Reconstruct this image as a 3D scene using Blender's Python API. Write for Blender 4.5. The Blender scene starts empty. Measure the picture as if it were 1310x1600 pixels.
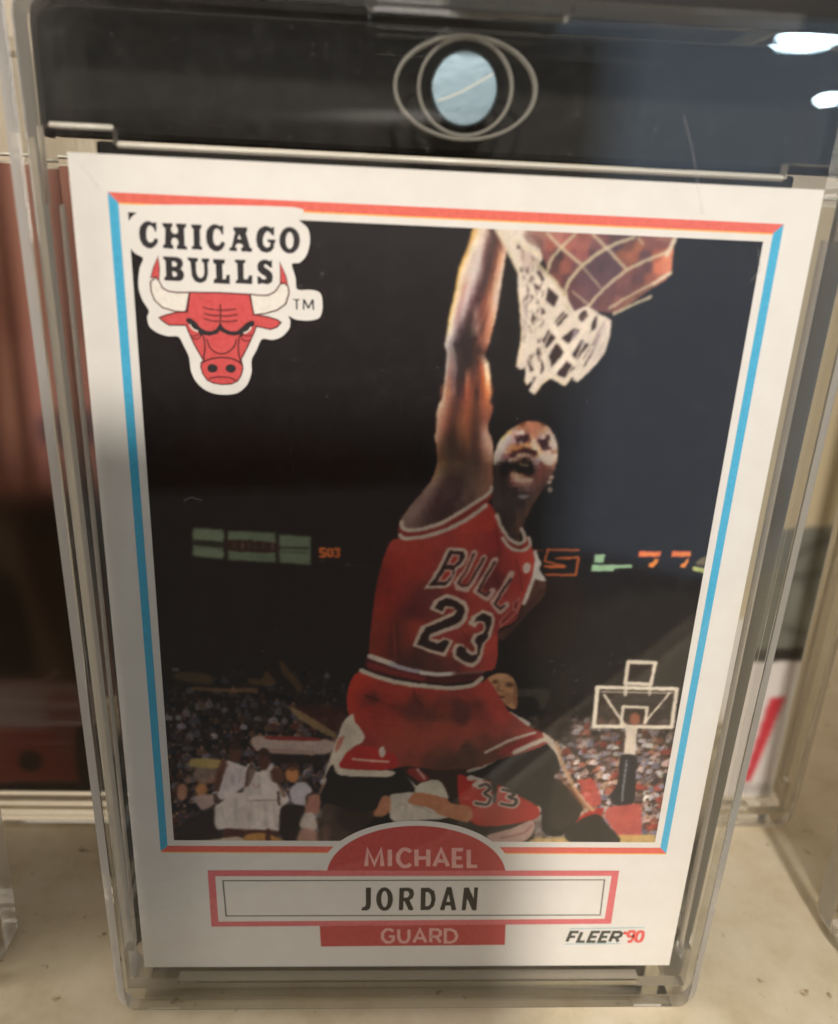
import bpy, bmesh, math, random
import numpy as np
from mathutils import Matrix, Vector
# units: metres; the helpers below take millimetres. X right, Y away from the viewer, Z up from the counter top.
MM = 0.001
BASE = 3.3            # height of the card's lower edge above the counter, mm
sc = bpy.context.scene
C = sc.collection
# ------------------------------------------------------------------ camera
cam = bpy.data.cameras.new('camera'); co = bpy.data.objects.new('camera', cam); C.objects.link(co); sc.camera = co
cam.sensor_fit = 'HORIZONTAL'; cam.sensor_width = 36.0; cam.lens = 35.31
cam.clip_start = 0.002; cam.clip_end = 20
RIGHT = Vector((0.99807779, -0.04306693, 0.04456406)); UP = Vector((-0.0268617, 0.34739687, 0.93733338)); FWD = Vector((0.05584949, 0.9367287, -0.34557225))
CAM = Vector((-6.117, -74.036, 85.827+BASE))
m = Matrix.Identity(4)
for i in range(3): m[i][0], m[i][1], m[i][2], m[i][3] = RIGHT[i], UP[i], -FWD[i], CAM[i]*MM
co.matrix_world = m
cam.dof.use_dof = True; cam.dof.focus_distance = 0.087; cam.dof.aperture_fstop = 27.0; cam.dof.aperture_blades = 0
# ------------------------------------------------------------------ light
world = bpy.data.worlds.new('World'); sc.world = world; world.use_nodes = True
bgn = world.node_tree.nodes['Background']; bgn.inputs[0].default_value = (1.0, .92, .82, 1); bgn.inputs[1].default_value = .10
def area(name, pos, target, sx, sy, power, col, shape='RECTANGLE'):
    l = bpy.data.lights.new(name, 'AREA'); l.shape = shape; l.size = sx*MM; l.size_y = sy*MM; l.energy = power; l.color = col
    o = bpy.data.objects.new(name, l); C.objects.link(o); o.location = Vector(pos)*MM
    o.rotation_euler = (Vector(target)-Vector(pos)).to_track_quat('-Z', 'Y').to_euler(); return o
area('ceiling_lamp', (12, -840, 425), (0, 0, 50), 85, 85, 7.9, (1.0, .935, .875), 'DISK')
area('cool_glint_lamp', (206, -359, 147), (28.8, -4, 98.7), 8, 3.5, .012, (.66, .86, 1.0), 'ELLIPSE')  # added lamp: stands in for the second glint off the acrylic's back face
area('overhead_fill', (0, -260, 1000), (0, 20, 40), 900, 700, 1.6, (1.0, .91, .79))  # added soft fill from above, kept out of the mirror directions
area('side_fill', (-760, -420, 260), (0, 0, 50), 600, 460, 8.6, (1.0, .905, .83))  # added side fill lamp, stands in for light bounced by the room
area('cool_glint_lamp', (192, -365, 172), (26, -4, 102), 28, 7, .07, (.60, .86, 1.0), 'ELLIPSE')
for k in range(5): area('cool_veil_panel', (545+16*k, -900-3*k, 30), (20, 0, 50), 680, 820, .16, (.52, .72, 1.0))  # added cool panels for the bluish veil; staggered so its edge is soft
sc.view_settings.view_transform = 'Standard'; sc.view_settings.look = 'None'; sc.view_settings.exposure = 0; sc.view_settings.gamma = 1
sc.render.engine = 'CYCLES'
cy = sc.cycles
cy.max_bounces = 16; cy.transmission_bounces = 14; cy.glossy_bounces = 8; cy.transparent_max_bounces = 24; cy.diffuse_bounces = 4
cy.caustics_refractive = True; cy.caustics_reflective = True; cy.blur_glossy = 0.3
cy.sample_clamp_indirect = 4.0

BASE_INK = (22, 16, 16)
# ---- the printed photograph: soft-edged ink shapes laid down in card millimetres
PX0,PX1,PY0,PY1 = -27.2,27.2,18.9,84.5
class Ink:
    """A sheet of print in card millimetres; shapes are laid one over another."""
    def __init__(s,x0,x1,y0,y1,res,base):
        s.x0,s.y1,s.res=x0,y1,res
        s.w=int(round((x1-x0)*res)); s.h=int(round((y1-y0)*res))
        s.im=np.empty((s.h,s.w,3),np.float32); s.im[:]=base
    def _xy(s,pts):
        a=np.asarray(pts,np.float64)/100.
        return (a[:,0]-s.x0)*s.res,(s.y1-a[:,1])*s.res
    @staticmethod
    def curve(pts,closed,n=5):
        p=np.asarray(pts,np.float64); m=len(p)
        if m<3: return p
        out=[]; rng=range(m) if closed else range(m-1)
        for i in rng:
            if closed: a,b,c,d=p[i-1],p[i],p[(i+1)%m],p[(i+2)%m]
            else: a,b,c,d=p[max(i-1,0)],p[i],p[i+1],p[min(i+2,m-1)]
            for k in range(n):
                t=k/n
                out.append(.5*((2*b)+(c-a)*t*.9+(2*a-5*b+4*c-d)*t*t*.9+(3*b-a-3*c+d)*t**3*.9+(b*0)) if False else
                  b*(2*t**3-3*t*t+1)+c*(-2*t**3+3*t*t)+(c-a)*.42*(t**3-2*t*t+t)+(d-b)*.42*(t**3-t*t))
        if not closed: out.append(p[-1])
        return np.array(out)
    @staticmethod
    def soft(m,r):
        r=int(round(r))
        if r<1: return m
        for ax in (0,1):
            for _ in range(2):
                q=np.pad(m,[(r+1,r) if k==ax else (0,0) for k in (0,1)],mode='edge')
                c=np.cumsum(q,axis=ax,dtype=np.float64)
                n=m.shape[ax]
                m=((c[2*r+1:2*r+1+n]-c[:n]) if ax==0 else (c[:,2*r+1:2*r+1+n]-c[:,:n])).astype(np.float32)/(2*r+1)
        return m
    def _lay(s,mask,X0,Y0,col,a):
        h,w=mask.shape; x0,y0=max(X0,0),max(Y0,0); x1,y1=min(X0+w,s.w),min(Y0+h,s.h)
        if x1<=x0 or y1<=y0: return
        m=(mask[y0-Y0:y1-Y0,x0-X0:x1-X0]*a)[:,:,None]
        v=s.im[y0:y1,x0:x1]; v+= (np.asarray(col,np.float32)-v)*m
    def poly(s,col,a,b,sm,pts):
        if sm: pts=s.curve(pts,True)
        x,y=s._xy(pts); r=b/100.*s.res*.55; pad=int(4*r+3)
        X0,Y0=int(x.min())-pad,int(y.min())-pad; X1,Y1=int(x.max())+pad+1,int(y.max())+pad+1
        m=np.zeros((Y1-Y0,X1-X0),bool); xx=np.arange(X0,X1)+.5; n=len(x)
        for i in range(n):
            xa,ya,xb,yb=x[i],y[i],x[(i+1)%n],y[(i+1)%n]
            if ya==yb: continue
            if ya>yb: xa,ya,xb,yb=xb,yb,xa,ya
            j0=max(int(math.ceil(ya-.5)),Y0); j1=min(int(math.ceil(yb-.5)),Y1)
            if j1<=j0: continue
            yy=np.arange(j0,j1)+.5; xc=xa+(yy-ya)*(xb-xa)/(yb-ya)
            m[j0-Y0:j1-Y0]^= xx[None,:]>xc[:,None]
        s._lay(s.soft(m.astype(np.float32),r),X0,Y0,col,a)
    def line(s,col,a,b,w,sm,pts):
        if sm and len(pts)>2: pts=s.curve(pts,False)
        x,y=s._xy(pts); hw=w/100.*s.res/2; r=b/100.*s.res*.55; pad=int(4*r+hw+3)
        X0,Y0=int(x.min())-pad,int(y.min())-pad; X1,Y1=int(x.max())+pad+1,int(y.max())+pad+1
        gx,gy=np.meshgrid(np.arange(X0,X1)+.5,np.arange(Y0,Y1)+.5); d=np.full(gx.shape,1e9)
        for i in range(len(x)-1):
            dx,dy=x[i+1]-x[i],y[i+1]-y[i]; L=dx*dx+dy*dy+1e-9
            t=np.clip(((gx-x[i])*dx+(gy-y[i])*dy)/L,0,1)
            d=np.minimum(d,np.hypot(gx-x[i]-t*dx,gy-y[i]-t*dy))
        s._lay(s.soft(np.clip(hw-d+.5,0,1).astype(np.float32),r),X0,Y0,col,a)
    def field(s,a,b,sig,pts,samples):
        """a shape whose tone runs smoothly between sampled inks"""
        pts=s.curve(pts,True); x,y=s._xy(pts); r=b/100.*s.res*.55; pad=int(4*r+3)
        X0,Y0=max(int(x.min())-pad,0),max(int(y.min())-pad,0); X1,Y1=min(int(x.max())+pad+1,s.w),min(int(y.max())+pad+1,s.h)
        q=np.asarray(samples,np.float32); sx,sy=s._xy(q[:,:2]); sg=sig/100.*s.res
        gx=np.arange(X0,X1)+.5; gy=np.arange(Y0,Y1)+.5; num=np.zeros((Y1-Y0,X1-X0,3),np.float32); den=np.zeros((Y1-Y0,X1-X0),np.float32)
        for k in range(len(q)):
            d2=(gx[None,:]-sx[k])**2+(gy[:,None]-sy[k])**2; w=(np.exp(-d2/(2*sg*sg))+2e-4/(1+d2/(sg*sg))**2).astype(np.float32)
            num+=w[:,:,None]*q[k,2:]; den+=w
        tone=num/den[:,:,None]
        keep=s.im.copy(); s.poly((255,0,255),1,b,0,pts)      # mask through a marker ink
        m=np.abs(s.im-keep).sum(2); full=np.abs(np.asarray((255,0,255),np.float32)-keep).sum(2)+1e-6; m=np.clip(m/full,0,1)[Y0:Y1,X0:X1,None]*a
        s.im=keep; v=s.im[Y0:Y1,X0:X1]; v+=(tone-v)*m
    def blob(s,col,a,x,y,rx,ry,rot,b):
        k=[i*math.pi/5 for i in range(10)]; c,q=math.cos(rot),math.sin(rot)
        s.poly(col,a,b,0,[((x+rx*math.cos(t)*c-ry*math.sin(t)*q)*100,(y+rx*math.cos(t)*q+ry*math.sin(t)*c)*100) for t in k])
def crowd(ink,side):
    r=random.Random(5 if side=='crowdL' else 9)
    def person(x,y,s,shirt,skin,f,a):
        sh=[v*f for v in shirt]; k=[v*f for v in skin]
        w=s*r.uniform(.45,.7); hgt=s*r.uniform(.5,.8); lean=r.uniform(-.15,.15)*s
        ink.poly(sh,a,r.uniform(5,9),1,[(int((x+px)*100),int((y+py)*100)) for px,py in ((-w,-hgt),(w,-hgt),(w*.95,hgt*.2),(w*.4+lean,hgt*.55),(-w*.4+lean,hgt*.55),(-w*.95,hgt*.2))])
        if r.random()<.5: ink.blob([v*.6 for v in sh],a*.5,x+w*.4,y-hgt*.3,w*.3,hgt*.6,0,7)
        ink.blob(k,a,x+lean,y+hgt*.85,s*.22,s*.28,0,5)
        ink.blob([v*.35 for v in k],a*.8,x+lean,y+hgt*1.02,s*.22,s*.14,0,5)
    skins=[(196,140,108),(170,112,84),(120,78,58),(206,156,124)]
    if side=='crowdL':
        ink.poly((26,20,20),.9,200,0,[(-2720,4050),(-600,4250),(-500,1800),(-2720,1800)])
        pal=[(118,110,128),(164,154,164),(84,66,66),(60,44,40),(40,34,46),(30,26,32),(110,50,42),(190,184,190),(70,62,80),(100,88,98),(60,44,38),(120,84,64)]
        y=40.5
        while y>19.5:
            n=int(26+(40-y)*.3)
            for k in range(n):
                x=-27.2+(k+r.uniform(0,1))*19.5/n
                if y>37 and r.random()<(y-36.5)/5: continue
                f=(.45+.5*min(1,(41-y)/9))*r.uniform(.6,1.15)
                person(x,y+r.uniform(-.35,.35),r.uniform(.5,.72)+(40-y)*.012,r.choice(pal),r.choice(skins),f,r.uniform(.7,1))
            y-=.95
    else:
        ink.poly((70,54,48),.9,120,0,[(900,3350),(1300,3480),(2720,3500),(2720,1900),(1300,1900)])
        pal=[(222,196,190),(206,168,160),(232,222,222),(196,120,100),(150,140,156),(226,214,220),(120,96,96),(190,84,74),(70,58,60),(214,176,150),(236,226,216),(176,170,190)]
        y=35.2
        while y>19.4:
            n=30
            for k in range(n):
                x=9.5+(k+r.uniform(0,1))*17.8/n
                if x<13 and y<26: continue
                f=(.5+.5*min(1,(36-y)/6))*r.uniform(.75,1.1)
                person(x,y+r.uniform(-.3,.3),r.uniform(.45,.66)+(35-y)*.012,r.choice(pal),r.choice(skins),f,r.uniform(.75,1))
            y-=.78
        for _ in range(80):
            x=r.uniform(10,27); y=r.uniform(34.5,43.5); ink.blob(r.choice([(120,110,104),(150,140,130),(96,70,64)]),r.uniform(.3,.8)*(1-(y-34.5)/14),x,y,r.uniform(.1,.3),r.uniform(.08,.2),0,r.uniform(5,10))
        for x,y in ((24.5,22.5),(25,20.6)): ink.blob((96,92,124),.5,x,y,.9,.7,0,30)
def paint_photo(ops):
    ink=Ink(PX0,PX1,PY0,PY1,22,BASE_INK)
    for o in ops:
        if o[0]=='X': crowd(ink,o[1])
        elif o[0]=='P': ink.poly(*o[1:])
        elif o[0]=='G': ink.field(*o[1:])
        else: ink.line(*o[1:])
    # dust specks and hairline scuffs in the print
    r=random.Random(21)
    for _ in range(60):
        x=r.uniform(-26,26); y=r.uniform(30,84); ink.blob((150,140,140),r.uniform(.15,.5),x,y,r.uniform(.02,.06),r.uniform(.02,.05),0,4)
    for _ in range(14):
        x=r.uniform(-26,26); y=r.uniform(30,82); a=r.uniform(0,3); l=r.uniform(.3,1.4)
        ink.line((120,112,112),r.uniform(.12,.3),4,5,0,[(x*100,y*100),((x+l*math.cos(a))*100,(y+l*math.sin(a))*100)])
    # the screen of the press: edges wander a little
    rng=np.random.default_rng(31)
    def wob(cell):
        n=rng.normal(0,1,(ink.h//cell+3,ink.w//cell+3)).astype(np.float32); yy=np.arange(ink.h)/cell; xx=np.arange(ink.w)/cell
        iy=yy.astype(int); ix=xx.astype(int); fy=(yy-iy)[:,None]; fx=(xx-ix)[None,:]; fy=fy*fy*(3-2*fy); fx=fx*fx*(3-2*fx)
        g=lambda a,b:n[np.ix_(iy+a,ix+b)]
        return (g(0,0)*(1-fx)+g(0,1)*fx)*(1-fy)+(g(1,0)*(1-fx)+g(1,1)*fx)*fy
    Y,X=np.mgrid[0:ink.h,0:ink.w]
    dx=wob(9)*.45+wob(4)*.4; dy=wob(9)*.45+wob(4)*.4
    ink.im=ink.im[np.clip(Y+dy.round().astype(int),0,ink.h-1),np.clip(X+dx.round().astype(int),0,ink.w-1)]
    ink.im=np.stack([Ink.soft(ink.im[:,:,k],1) for k in range(3)],2)
    # uneven ink: broad mottling of the tones
    rng=np.random.default_rng(8); mot=np.zeros(ink.im.shape[:2],np.float32)
    for cells,amp in ((40,.03),(110,.022),(260,.012)):
        n=rng.normal(0,1,(cells+2,cells+2)).astype(np.float32)
        yy=np.linspace(0,cells,ink.h); xx=np.linspace(0,cells,ink.w); iy=yy.astype(int); ix=xx.astype(int); fy=(yy-iy)[:,None]; fx=(xx-ix)[None,:]
        g=lambda a,b:n[np.ix_(iy+a,ix+b)]
        mot+=amp*((g(0,0)*(1-fx)+g(0,1)*fx)*(1-fy)+(g(1,0)*(1-fx)+g(1,1)*fx)*fy)
    ink.im*=(1+mot)[:,:,None]
    im=ink.im[:ink.h//2*2,:ink.w//2*2]; im=im.reshape(im.shape[0]//2,2,im.shape[1]//2,2,3).mean((1,3))
    rng=np.random.default_rng(3); g=rng.normal(0,1,im.shape[:2]+(1,)); c=rng.normal(0,1,im.shape)
    im=im+(g*2.2+c*1.4)*(.6+im.mean(2,keepdims=True)/160.)
    return np.clip(im,0,255)/255.

# printed shapes, hundredths of a millimetre on the card face: (P)olygon / (L)ine, colour, cover, softness, ...
PHOTO_OPS = [
('P',(34,19,13),0.8,260,1,[(-2713,6407),(-296,6482),(-208,4382),(-723,3997),(-2813,3962)]),
('P',(27,21,22),0.8,300,1,[(-2732,8454),(2754,8429),(2994,6585),(-2803,6765)]),
('P',(26,24,28),0.8,200,1,[(843,8350),(2708,8374),(2723,5242),(1164,5205)]),
('P',(48,44,38),0.55,150,1,[(1142,4776),(2693,5027),(2742,3898),(1163,3873)]),
('P',(52,30,20),0.5,120,1,[(650,5193),(1422,5211),(1386,4337),(780,4401)]),
('P',(112,126,100),0.95,14,1,[(-2327,5617),(-2308,5634),(-2057,5624),(-2038,5604),(-2048,5326),(-2065,5312),(-2322,5330),(-2340,5347)]),
('P',(112,126,100),0.95,14,1,[(-1998,5591),(-1978,5609),(-1564,5603),(-1545,5582),(-1549,5303),(-1566,5289),(-1989,5303),(-2007,5320)]),
('P',(112,126,100),0.95,14,1,[(-1511,5566),(-1491,5584),(-1227,5573),(-1208,5553),(-1208,5287),(-1224,5272),(-1495,5290),(-1514,5308)]),
('P',(136,146,118),0.6,20,1,[(-2309,5607),(-2054,5600),(-2058,5510),(-2313,5518)]),
('P',(136,150,122),0.6,20,1,[(-2318,5410),(-2062,5399),(-2064,5333),(-2321,5347)]),
('P',(40,32,26),0.85,12,1,[(-2327,5497),(-2187,5507),(-2046,5483),(-2048,5435),(-2190,5441),(-2329,5455)]),
('P',(56,28,22),0.95,10,1,[(-1997,5515),(-1547,5496),(-1548,5398),(-2001,5408)]),
('P',(104,84,62),0.35,10,1,[(-1951,5489),(-1928,5490),(-1930,5424),(-1953,5423)]),
('P',(104,84,62),0.75,10,1,[(-1871,5491),(-1849,5492),(-1851,5426),(-1873,5425)]),
('P',(104,84,62),0.35,10,1,[(-1808,5493),(-1785,5493),(-1787,5427),(-1809,5427)]),
('P',(104,84,62),0.35,10,1,[(-1752,5494),(-1730,5495),(-1731,5429),(-1754,5428)]),
('P',(104,84,62),0.35,10,1,[(-1672,5496),(-1650,5497),(-1651,5431),(-1674,5430)]),
('P',(104,84,62),0.75,10,1,[(-1585,5498),(-1563,5499),(-1564,5433),(-1586,5432)]),
('P',(54,50,40),0.85,10,1,[(-1483,5459),(-1243,5458),(-1243,5437),(-1484,5438)]),
('P',(54,50,40),0.6,10,1,[(-1474,5414),(-1250,5413),(-1250,5395),(-1474,5397)]),
('L',(236,118,52),0.9,9,27,0,[(-1067,5449),(-1112,5448),(-1115,5409),(-1069,5403),(-1072,5364),(-1114,5363)]),
('L',(236,118,52),0.9,9,27,0,[(-1021,5446),(-996,5437),(-995,5380),(-1021,5366),(-1040,5379),(-1041,5436),(-1021,5446)]),
('L',(236,118,52),0.9,9,27,0,[(-973,5451),(-931,5449),(-950,5413),(-931,5393),(-940,5368),(-972,5367)]),
('L',(90,90,92),0.8,14,23,1,[(-861,5288),(-829,5285)]),
('L',(66,50,44),0.6,16,16,1,[(-812,5279),(-592,5270)]),
('L',(80,80,86),0.6,12,16,1,[(-1111,5314),(-1072,5311)]),
('L',(70,60,60),0.5,12,13,1,[(-1040,5312),(-933,5308)]),
('L',(206,104,56),0.9,8,25,0,[(1422,5499),(1113,5495),(1096,5372),(1307,5320),(1101,5315)]),
('L',(206,104,56),0.9,8,25,0,[(1326,5415),(1429,5418),(1423,5230),(1125,5226)]),
('L',(206,104,56),0.9,8,25,0,[(1210,5406),(1341,5409)]),
('L',(206,104,56),0.9,8,25,0,[(1117,5309),(1296,5313)]),
('L',(150,70,40),0.7,10,17,0,[(968,5488),(1070,5484)]),
('P',(150,186,150),1,8,0,[(1591,5460),(1694,5459),(1685,5367),(1585,5368)]),
('P',(150,186,150),1,8,0,[(1572,5348),(1776,5353),(1977,5358),(1985,5320),(1811,5309),(1797,5277),(1573,5272)]),
('P',(232,112,70),1,8,0,[(2027,5508),(2251,5511),(2252,5448),(2025,5439)]),
('L',(250,170,80),0.7,12,21,1,[(2055,5474),(2218,5475)]),
('P',(240,140,66),1,8,0,[(2192,5430),(2243,5425),(2230,5377),(2196,5325),(2144,5333),(2143,5378),(2180,5389)]),
('P',(232,112,70),1,8,0,[(2357,5517),(2553,5518),(2554,5455),(2356,5447)]),
('L',(250,170,80),0.7,12,21,1,[(2386,5483),(2550,5483)]),
('P',(240,140,66),1,8,0,[(2515,5438),(2546,5433),(2542,5385),(2514,5333),(2465,5341),(2476,5386),(2513,5397)]),
('P',(128,116,88),0.9,14,1,[(2618,5393),(2655,5442),(2718,5467),(2727,5372),(2637,5369)]),
('P',(186,196,122),1,8,0,[(2594,5357),(2733,5335),(2728,5277),(2597,5306)]),
('X','crowdL'),
('X','crowdR'),
('P',(88,66,40),0.8,25,1,[(-2574,4033),(-2423,4051),(-2224,4010),(-2228,3907),(-2578,3946)]),
('P',(120,86,52),0.8,18,1,[(-2406,3875),(-2078,3858),(-1777,3878),(-1779,3811),(-2080,3814),(-2408,3831)]),
('P',(92,66,36),0.8,18,1,[(-1829,3988),(-1716,3975),(-1663,4078),(-1564,3918),(-1717,3901),(-1844,3914)]),
('P',(90,64,34),0.8,18,1,[(-1523,4197),(-1448,4126),(-1297,3908),(-1323,3803),(-1399,3921),(-1499,4052)]),
('P',(66,26,18),0.8,30,1,[(-1362,3652),(-857,3629),(-932,3335),(-1194,3456)]),
('P',(160,130,90),0.8,18,1,[(-1427,3636),(-1311,3592),(-958,3335),(-971,3272),(-1142,3364),(-1363,3530)]),
('P',(204,178,166),0.9,14,1,[(-1782,3281),(-983,3231),(-1008,3083),(-1194,3052),(-1642,3066),(-1792,3105)]),
('P',(130,40,34),0.9,12,1,[(-1651,3283),(-1141,3270),(-1141,3229),(-1652,3239)]),
('P',(150,110,104),0.5,16,1,[(-1615,3123),(-1194,3096),(-1194,3062),(-1615,3076)]),
('P',(40,28,24),0.9,20,1,[(-1642,3041),(-1088,3034),(-1087,2954),(-1617,2948)]),
('P',(196,170,100),0.9,16,1,[(-2462,2987),(-2162,2971),(-2179,2863),(-2481,2875)]),
('P',(170,140,120),0.7,25,1,[(-2442,2860),(-2219,2846),(-2225,2685),(-2437,2683)]),
('P',(206,144,92),0.9,16,0,[(-2325,2586),(-2333,2546),(-2352,2514),(-2378,2496),(-2407,2495),(-2432,2513),(-2448,2545),(-2452,2585),(-2444,2624),(-2425,2656),(-2399,2674),(-2371,2674),(-2346,2657),(-2330,2625)]),
('P',(196,140,110),0.9,18,0,[(-2540,2551),(-2548,2501),(-2566,2461),(-2589,2439),(-2614,2438),(-2636,2460),(-2649,2500),(-2652,2550),(-2643,2600),(-2626,2640),(-2602,2662),(-2578,2662),(-2557,2640),(-2543,2601)]),
('P',(150,110,90),0.8,16,0,[(-2489,2698),(-2494,2680),(-2506,2665),(-2522,2657),(-2540,2657),(-2555,2665),(-2565,2679),(-2568,2698),(-2564,2716),(-2552,2731),(-2536,2739),(-2518,2739),(-2503,2731),(-2492,2717)]),
('P',(198,168,158),0.95,18,1,[(-2460,2486),(-2338,2520),(-2219,2505),(-2264,2388),(-2362,2288),(-2438,2370)]),
('P',(44,34,32),0.95,30,1,[(-2457,2253),(-2238,2355),(-2250,2052),(-2146,1915),(-2679,1878),(-2599,2118)]),
('P',(110,66,52),0.9,18,1,[(-2162,2959),(-2097,2959),(-2141,2815),(-2201,2620),(-2253,2652)]),
('P',(224,208,206),1,14,1,[(-2096,2966),(-1980,2919),(-1889,2866),(-1894,2671),(-2045,2522),(-2201,2439),(-2220,2488),(-2134,2831)]),
('P',(92,56,42),1,16,0,[(-1942,3072),(-1950,3016),(-1970,2970),(-1997,2945),(-2026,2944),(-2052,2969),(-2069,3014),(-2073,3071),(-2065,3127),(-2045,3172),(-2018,3197),(-1989,3197),(-1964,3173),(-1947,3128)]),
('P',(222,208,198),1,14,1,[(-2237,2397),(-2059,2506),(-1808,2541),(-1818,2063),(-2031,2087),(-2250,2060)]),
('P',(90,70,60),0.8,14,1,[(-2175,2255),(-2052,2290),(-1972,2273),(-2008,2189),(-2122,2222)]),
('L',(100,80,76),0.9,12,19,1,[(-2195,2430),(-2045,2506),(-1908,2622)]),
('L',(150,120,140),0.5,16,29,1,[(-2050,2767),(-2053,2670)]),
('P',(226,210,202),1,14,1,[(-1882,2930),(-1779,2818),(-1618,2932),(-1607,2755),(-1502,2593),(-1443,2444),(-1532,2327),(-1563,2030),(-1782,2037),(-2148,2086),(-2132,2538),(-1945,2556),(-1911,2817)]),
('P',(86,50,38),1,14,0,[(-1643,2980),(-1651,2920),(-1669,2872),(-1695,2845),(-1723,2845),(-1748,2871),(-1765,2919),(-1770,2979),(-1762,3038),(-1744,3086),(-1718,3112),(-1690,3113),(-1665,3087),(-1649,3039)]),
('P',(100,64,50),1,16,0,[(-1491,2781),(-1500,2737),(-1523,2702),(-1556,2682),(-1593,2681),(-1626,2701),(-1649,2736),(-1656,2779),(-1647,2823),(-1624,2858),(-1590,2877),(-1554,2878),(-1521,2859),(-1499,2824)]),
('P',(214,140,86),1,14,0,[(-1335,2790),(-1343,2745),(-1363,2709),(-1394,2688),(-1427,2688),(-1457,2708),(-1477,2744),(-1484,2789),(-1476,2834),(-1455,2870),(-1425,2890),(-1392,2891),(-1363,2871),(-1342,2835)]),
('L',(70,50,40),0.8,12,30,1,[(-1563,2559),(-1552,2394)]),
('L',(170,150,140),0.6,8,11,1,[(-1868,2441),(-1585,2452)]),
('P',(206,196,200),1,14,1,[(-1435,2593),(-1341,2693),(-1247,2677),(-1193,2563),(-1261,2512),(-1274,2371),(-1410,2411)]),
('P',(44,34,30),1,14,1,[(-1505,2377),(-1261,2362),(-1316,2091),(-1372,1858),(-1490,1857),(-1556,2038),(-1547,2259)]),
('P',(190,130,110),0.95,20,1,[(-1220,2529),(-1098,2497),(-1138,2279),(-1275,2278),(-1247,2429)]),
('P',(224,206,194),0.95,20,1,[(-1288,2261),(-1179,2279),(-1138,2092),(-1193,2023),(-1330,2091)]),
('P',(196,150,130),0.95,22,1,[(-1316,2057),(-1165,2040),(-1082,1859),(-1358,1858)]),
('P',(84,46,38),0.9,14,1,[(-2149,2052),(-1782,2046),(-1563,2021),(-1648,1857),(-1731,1856),(-1756,1951),(-2154,1915)]),
('P',(206,150,80),0.9,14,1,[(-1934,1968),(-1714,2003),(-1497,1857),(-1937,1855)]),
('L',(84,46,38),0.9,12,55,1,[(-1680,2038),(-1689,1865)]),
('P',(220,200,180),0.9,16,1,[(-2255,1914),(-2008,1950),(-1984,1846),(-2695,1843)]),
('L',(150,140,144),0.35,14,21,1,[(-2085,2912),(-2118,2734),(-2179,2505)]),
('L',(150,140,144),0.4,14,24,1,[(-1955,2865),(-1980,2687)]),
('L',(150,140,144),0.35,14,19,1,[(-2032,2912),(-1996,2816)]),
('L',(150,140,144),0.3,14,22,1,[(-2184,2356),(-2140,2103)]),
('L',(150,140,144),0.35,14,22,1,[(-2020,2457),(-2036,2104)]),
('L',(150,140,144),0.3,14,22,1,[(-1898,2507),(-1895,2088)]),
('L',(150,140,138),0.35,14,24,1,[(-1858,2818),(-1877,2590)]),
('L',(150,140,138),0.3,14,30,1,[(-1766,2770),(-1758,2525)]),
('L',(150,140,138),0.35,14,24,1,[(-1659,2836),(-1636,2625)]),
('L',(150,140,138),0.3,14,25,1,[(-1855,2425),(-1876,2088)]),
('L',(150,140,138),0.35,14,27,1,[(-1707,2409),(-1699,2072)]),
('L',(150,140,138),0.3,14,22,1,[(-1612,2410),(-1590,2089)]),
('L',(160,60,60),0.4,12,19,1,[(-1835,2672),(-1810,2607),(-1769,2656)]),
('L',(150,120,120),0.6,8,13,1,[(-1894,2441),(-1571,2450)]),
('L',(96,60,46),0.7,14,45,1,[(-1606,2820),(-1542,2658),(-1503,2510)]),
('L',(96,58,44),0.8,14,40,1,[(-2111,2911),(-2184,2734),(-2229,2587)]),
('L',(200,150,120),0.3,12,21,1,[(-2019,3118),(-1994,3087)]),
('L',(180,130,100),0.4,12,18,1,[(-1721,3043),(-1689,3011)]),
('P',(60,36,28),0.8,12,0,[(-1647,3075),(-1653,3048),(-1670,3026),(-1693,3013),(-1719,3013),(-1742,3025),(-1757,3047),(-1763,3074),(-1756,3102),(-1740,3124),(-1716,3136),(-1691,3136),(-1668,3125),(-1652,3103)]),
('P',(50,32,26),0.8,12,0,[(-1945,3159),(-1952,3131),(-1969,3109),(-1994,3097),(-2020,3096),(-2044,3108),(-2060,3130),(-2065,3157),(-2058,3184),(-2041,3206),(-2016,3219),(-1990,3219),(-1966,3207),(-1950,3186)]),
('P',(60,40,32),0.6,14,0,[(-1345,2879),(-1351,2861),(-1368,2846),(-1393,2838),(-1420,2838),(-1445,2845),(-1461,2860),(-1467,2878),(-1461,2896),(-1444,2911),(-1420,2919),(-1392,2919),(-1368,2912),(-1351,2897)]),
('P',(84,56,46),0.9,12,1,[(-1886,2858),(-1835,2914),(-1808,2818),(-1868,2655),(-1922,2630)]),
('P',(70,48,40),0.8,12,1,[(-2258,2537),(-2181,2439),(-2210,2397),(-2256,2422)]),
('P',(206,190,188),0.5,30,1,[(-2085,2912),(-2007,2880),(-2040,2686),(-2152,2505),(-2117,2750)]),
('P',(204,190,184),0.4,30,1,[(-1857,2866),(-1780,2770),(-1798,2541),(-1892,2524)]),
('P',(240,228,220),0.5,26,1,[(-1740,2786),(-1646,2820),(-1624,2559),(-1718,2542)]),
('P',(196,182,174),0.4,36,1,[(-2032,2323),(-1870,2358),(-1850,2071),(-2040,2087)]),
('P',(70,66,52),0.7,25,1,[(953,3896),(1302,3901),(1288,3709),(1227,3650),(1145,3803),(960,3820)]),
('P',(40,33,27),0.8,40,1,[(1321,4034),(1483,4075),(1567,3616),(1573,3259),(1436,3258),(1107,3492),(1264,3612)]),
('P',(46,34,32),0.8,8,0,[(2093,4241),(2359,4233),(2346,4020),(2100,4021)]),
('P',(78,58,50),0.45,12,0,[(1800,3935),(2641,3923),(2655,3468),(1834,3470)]),
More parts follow.
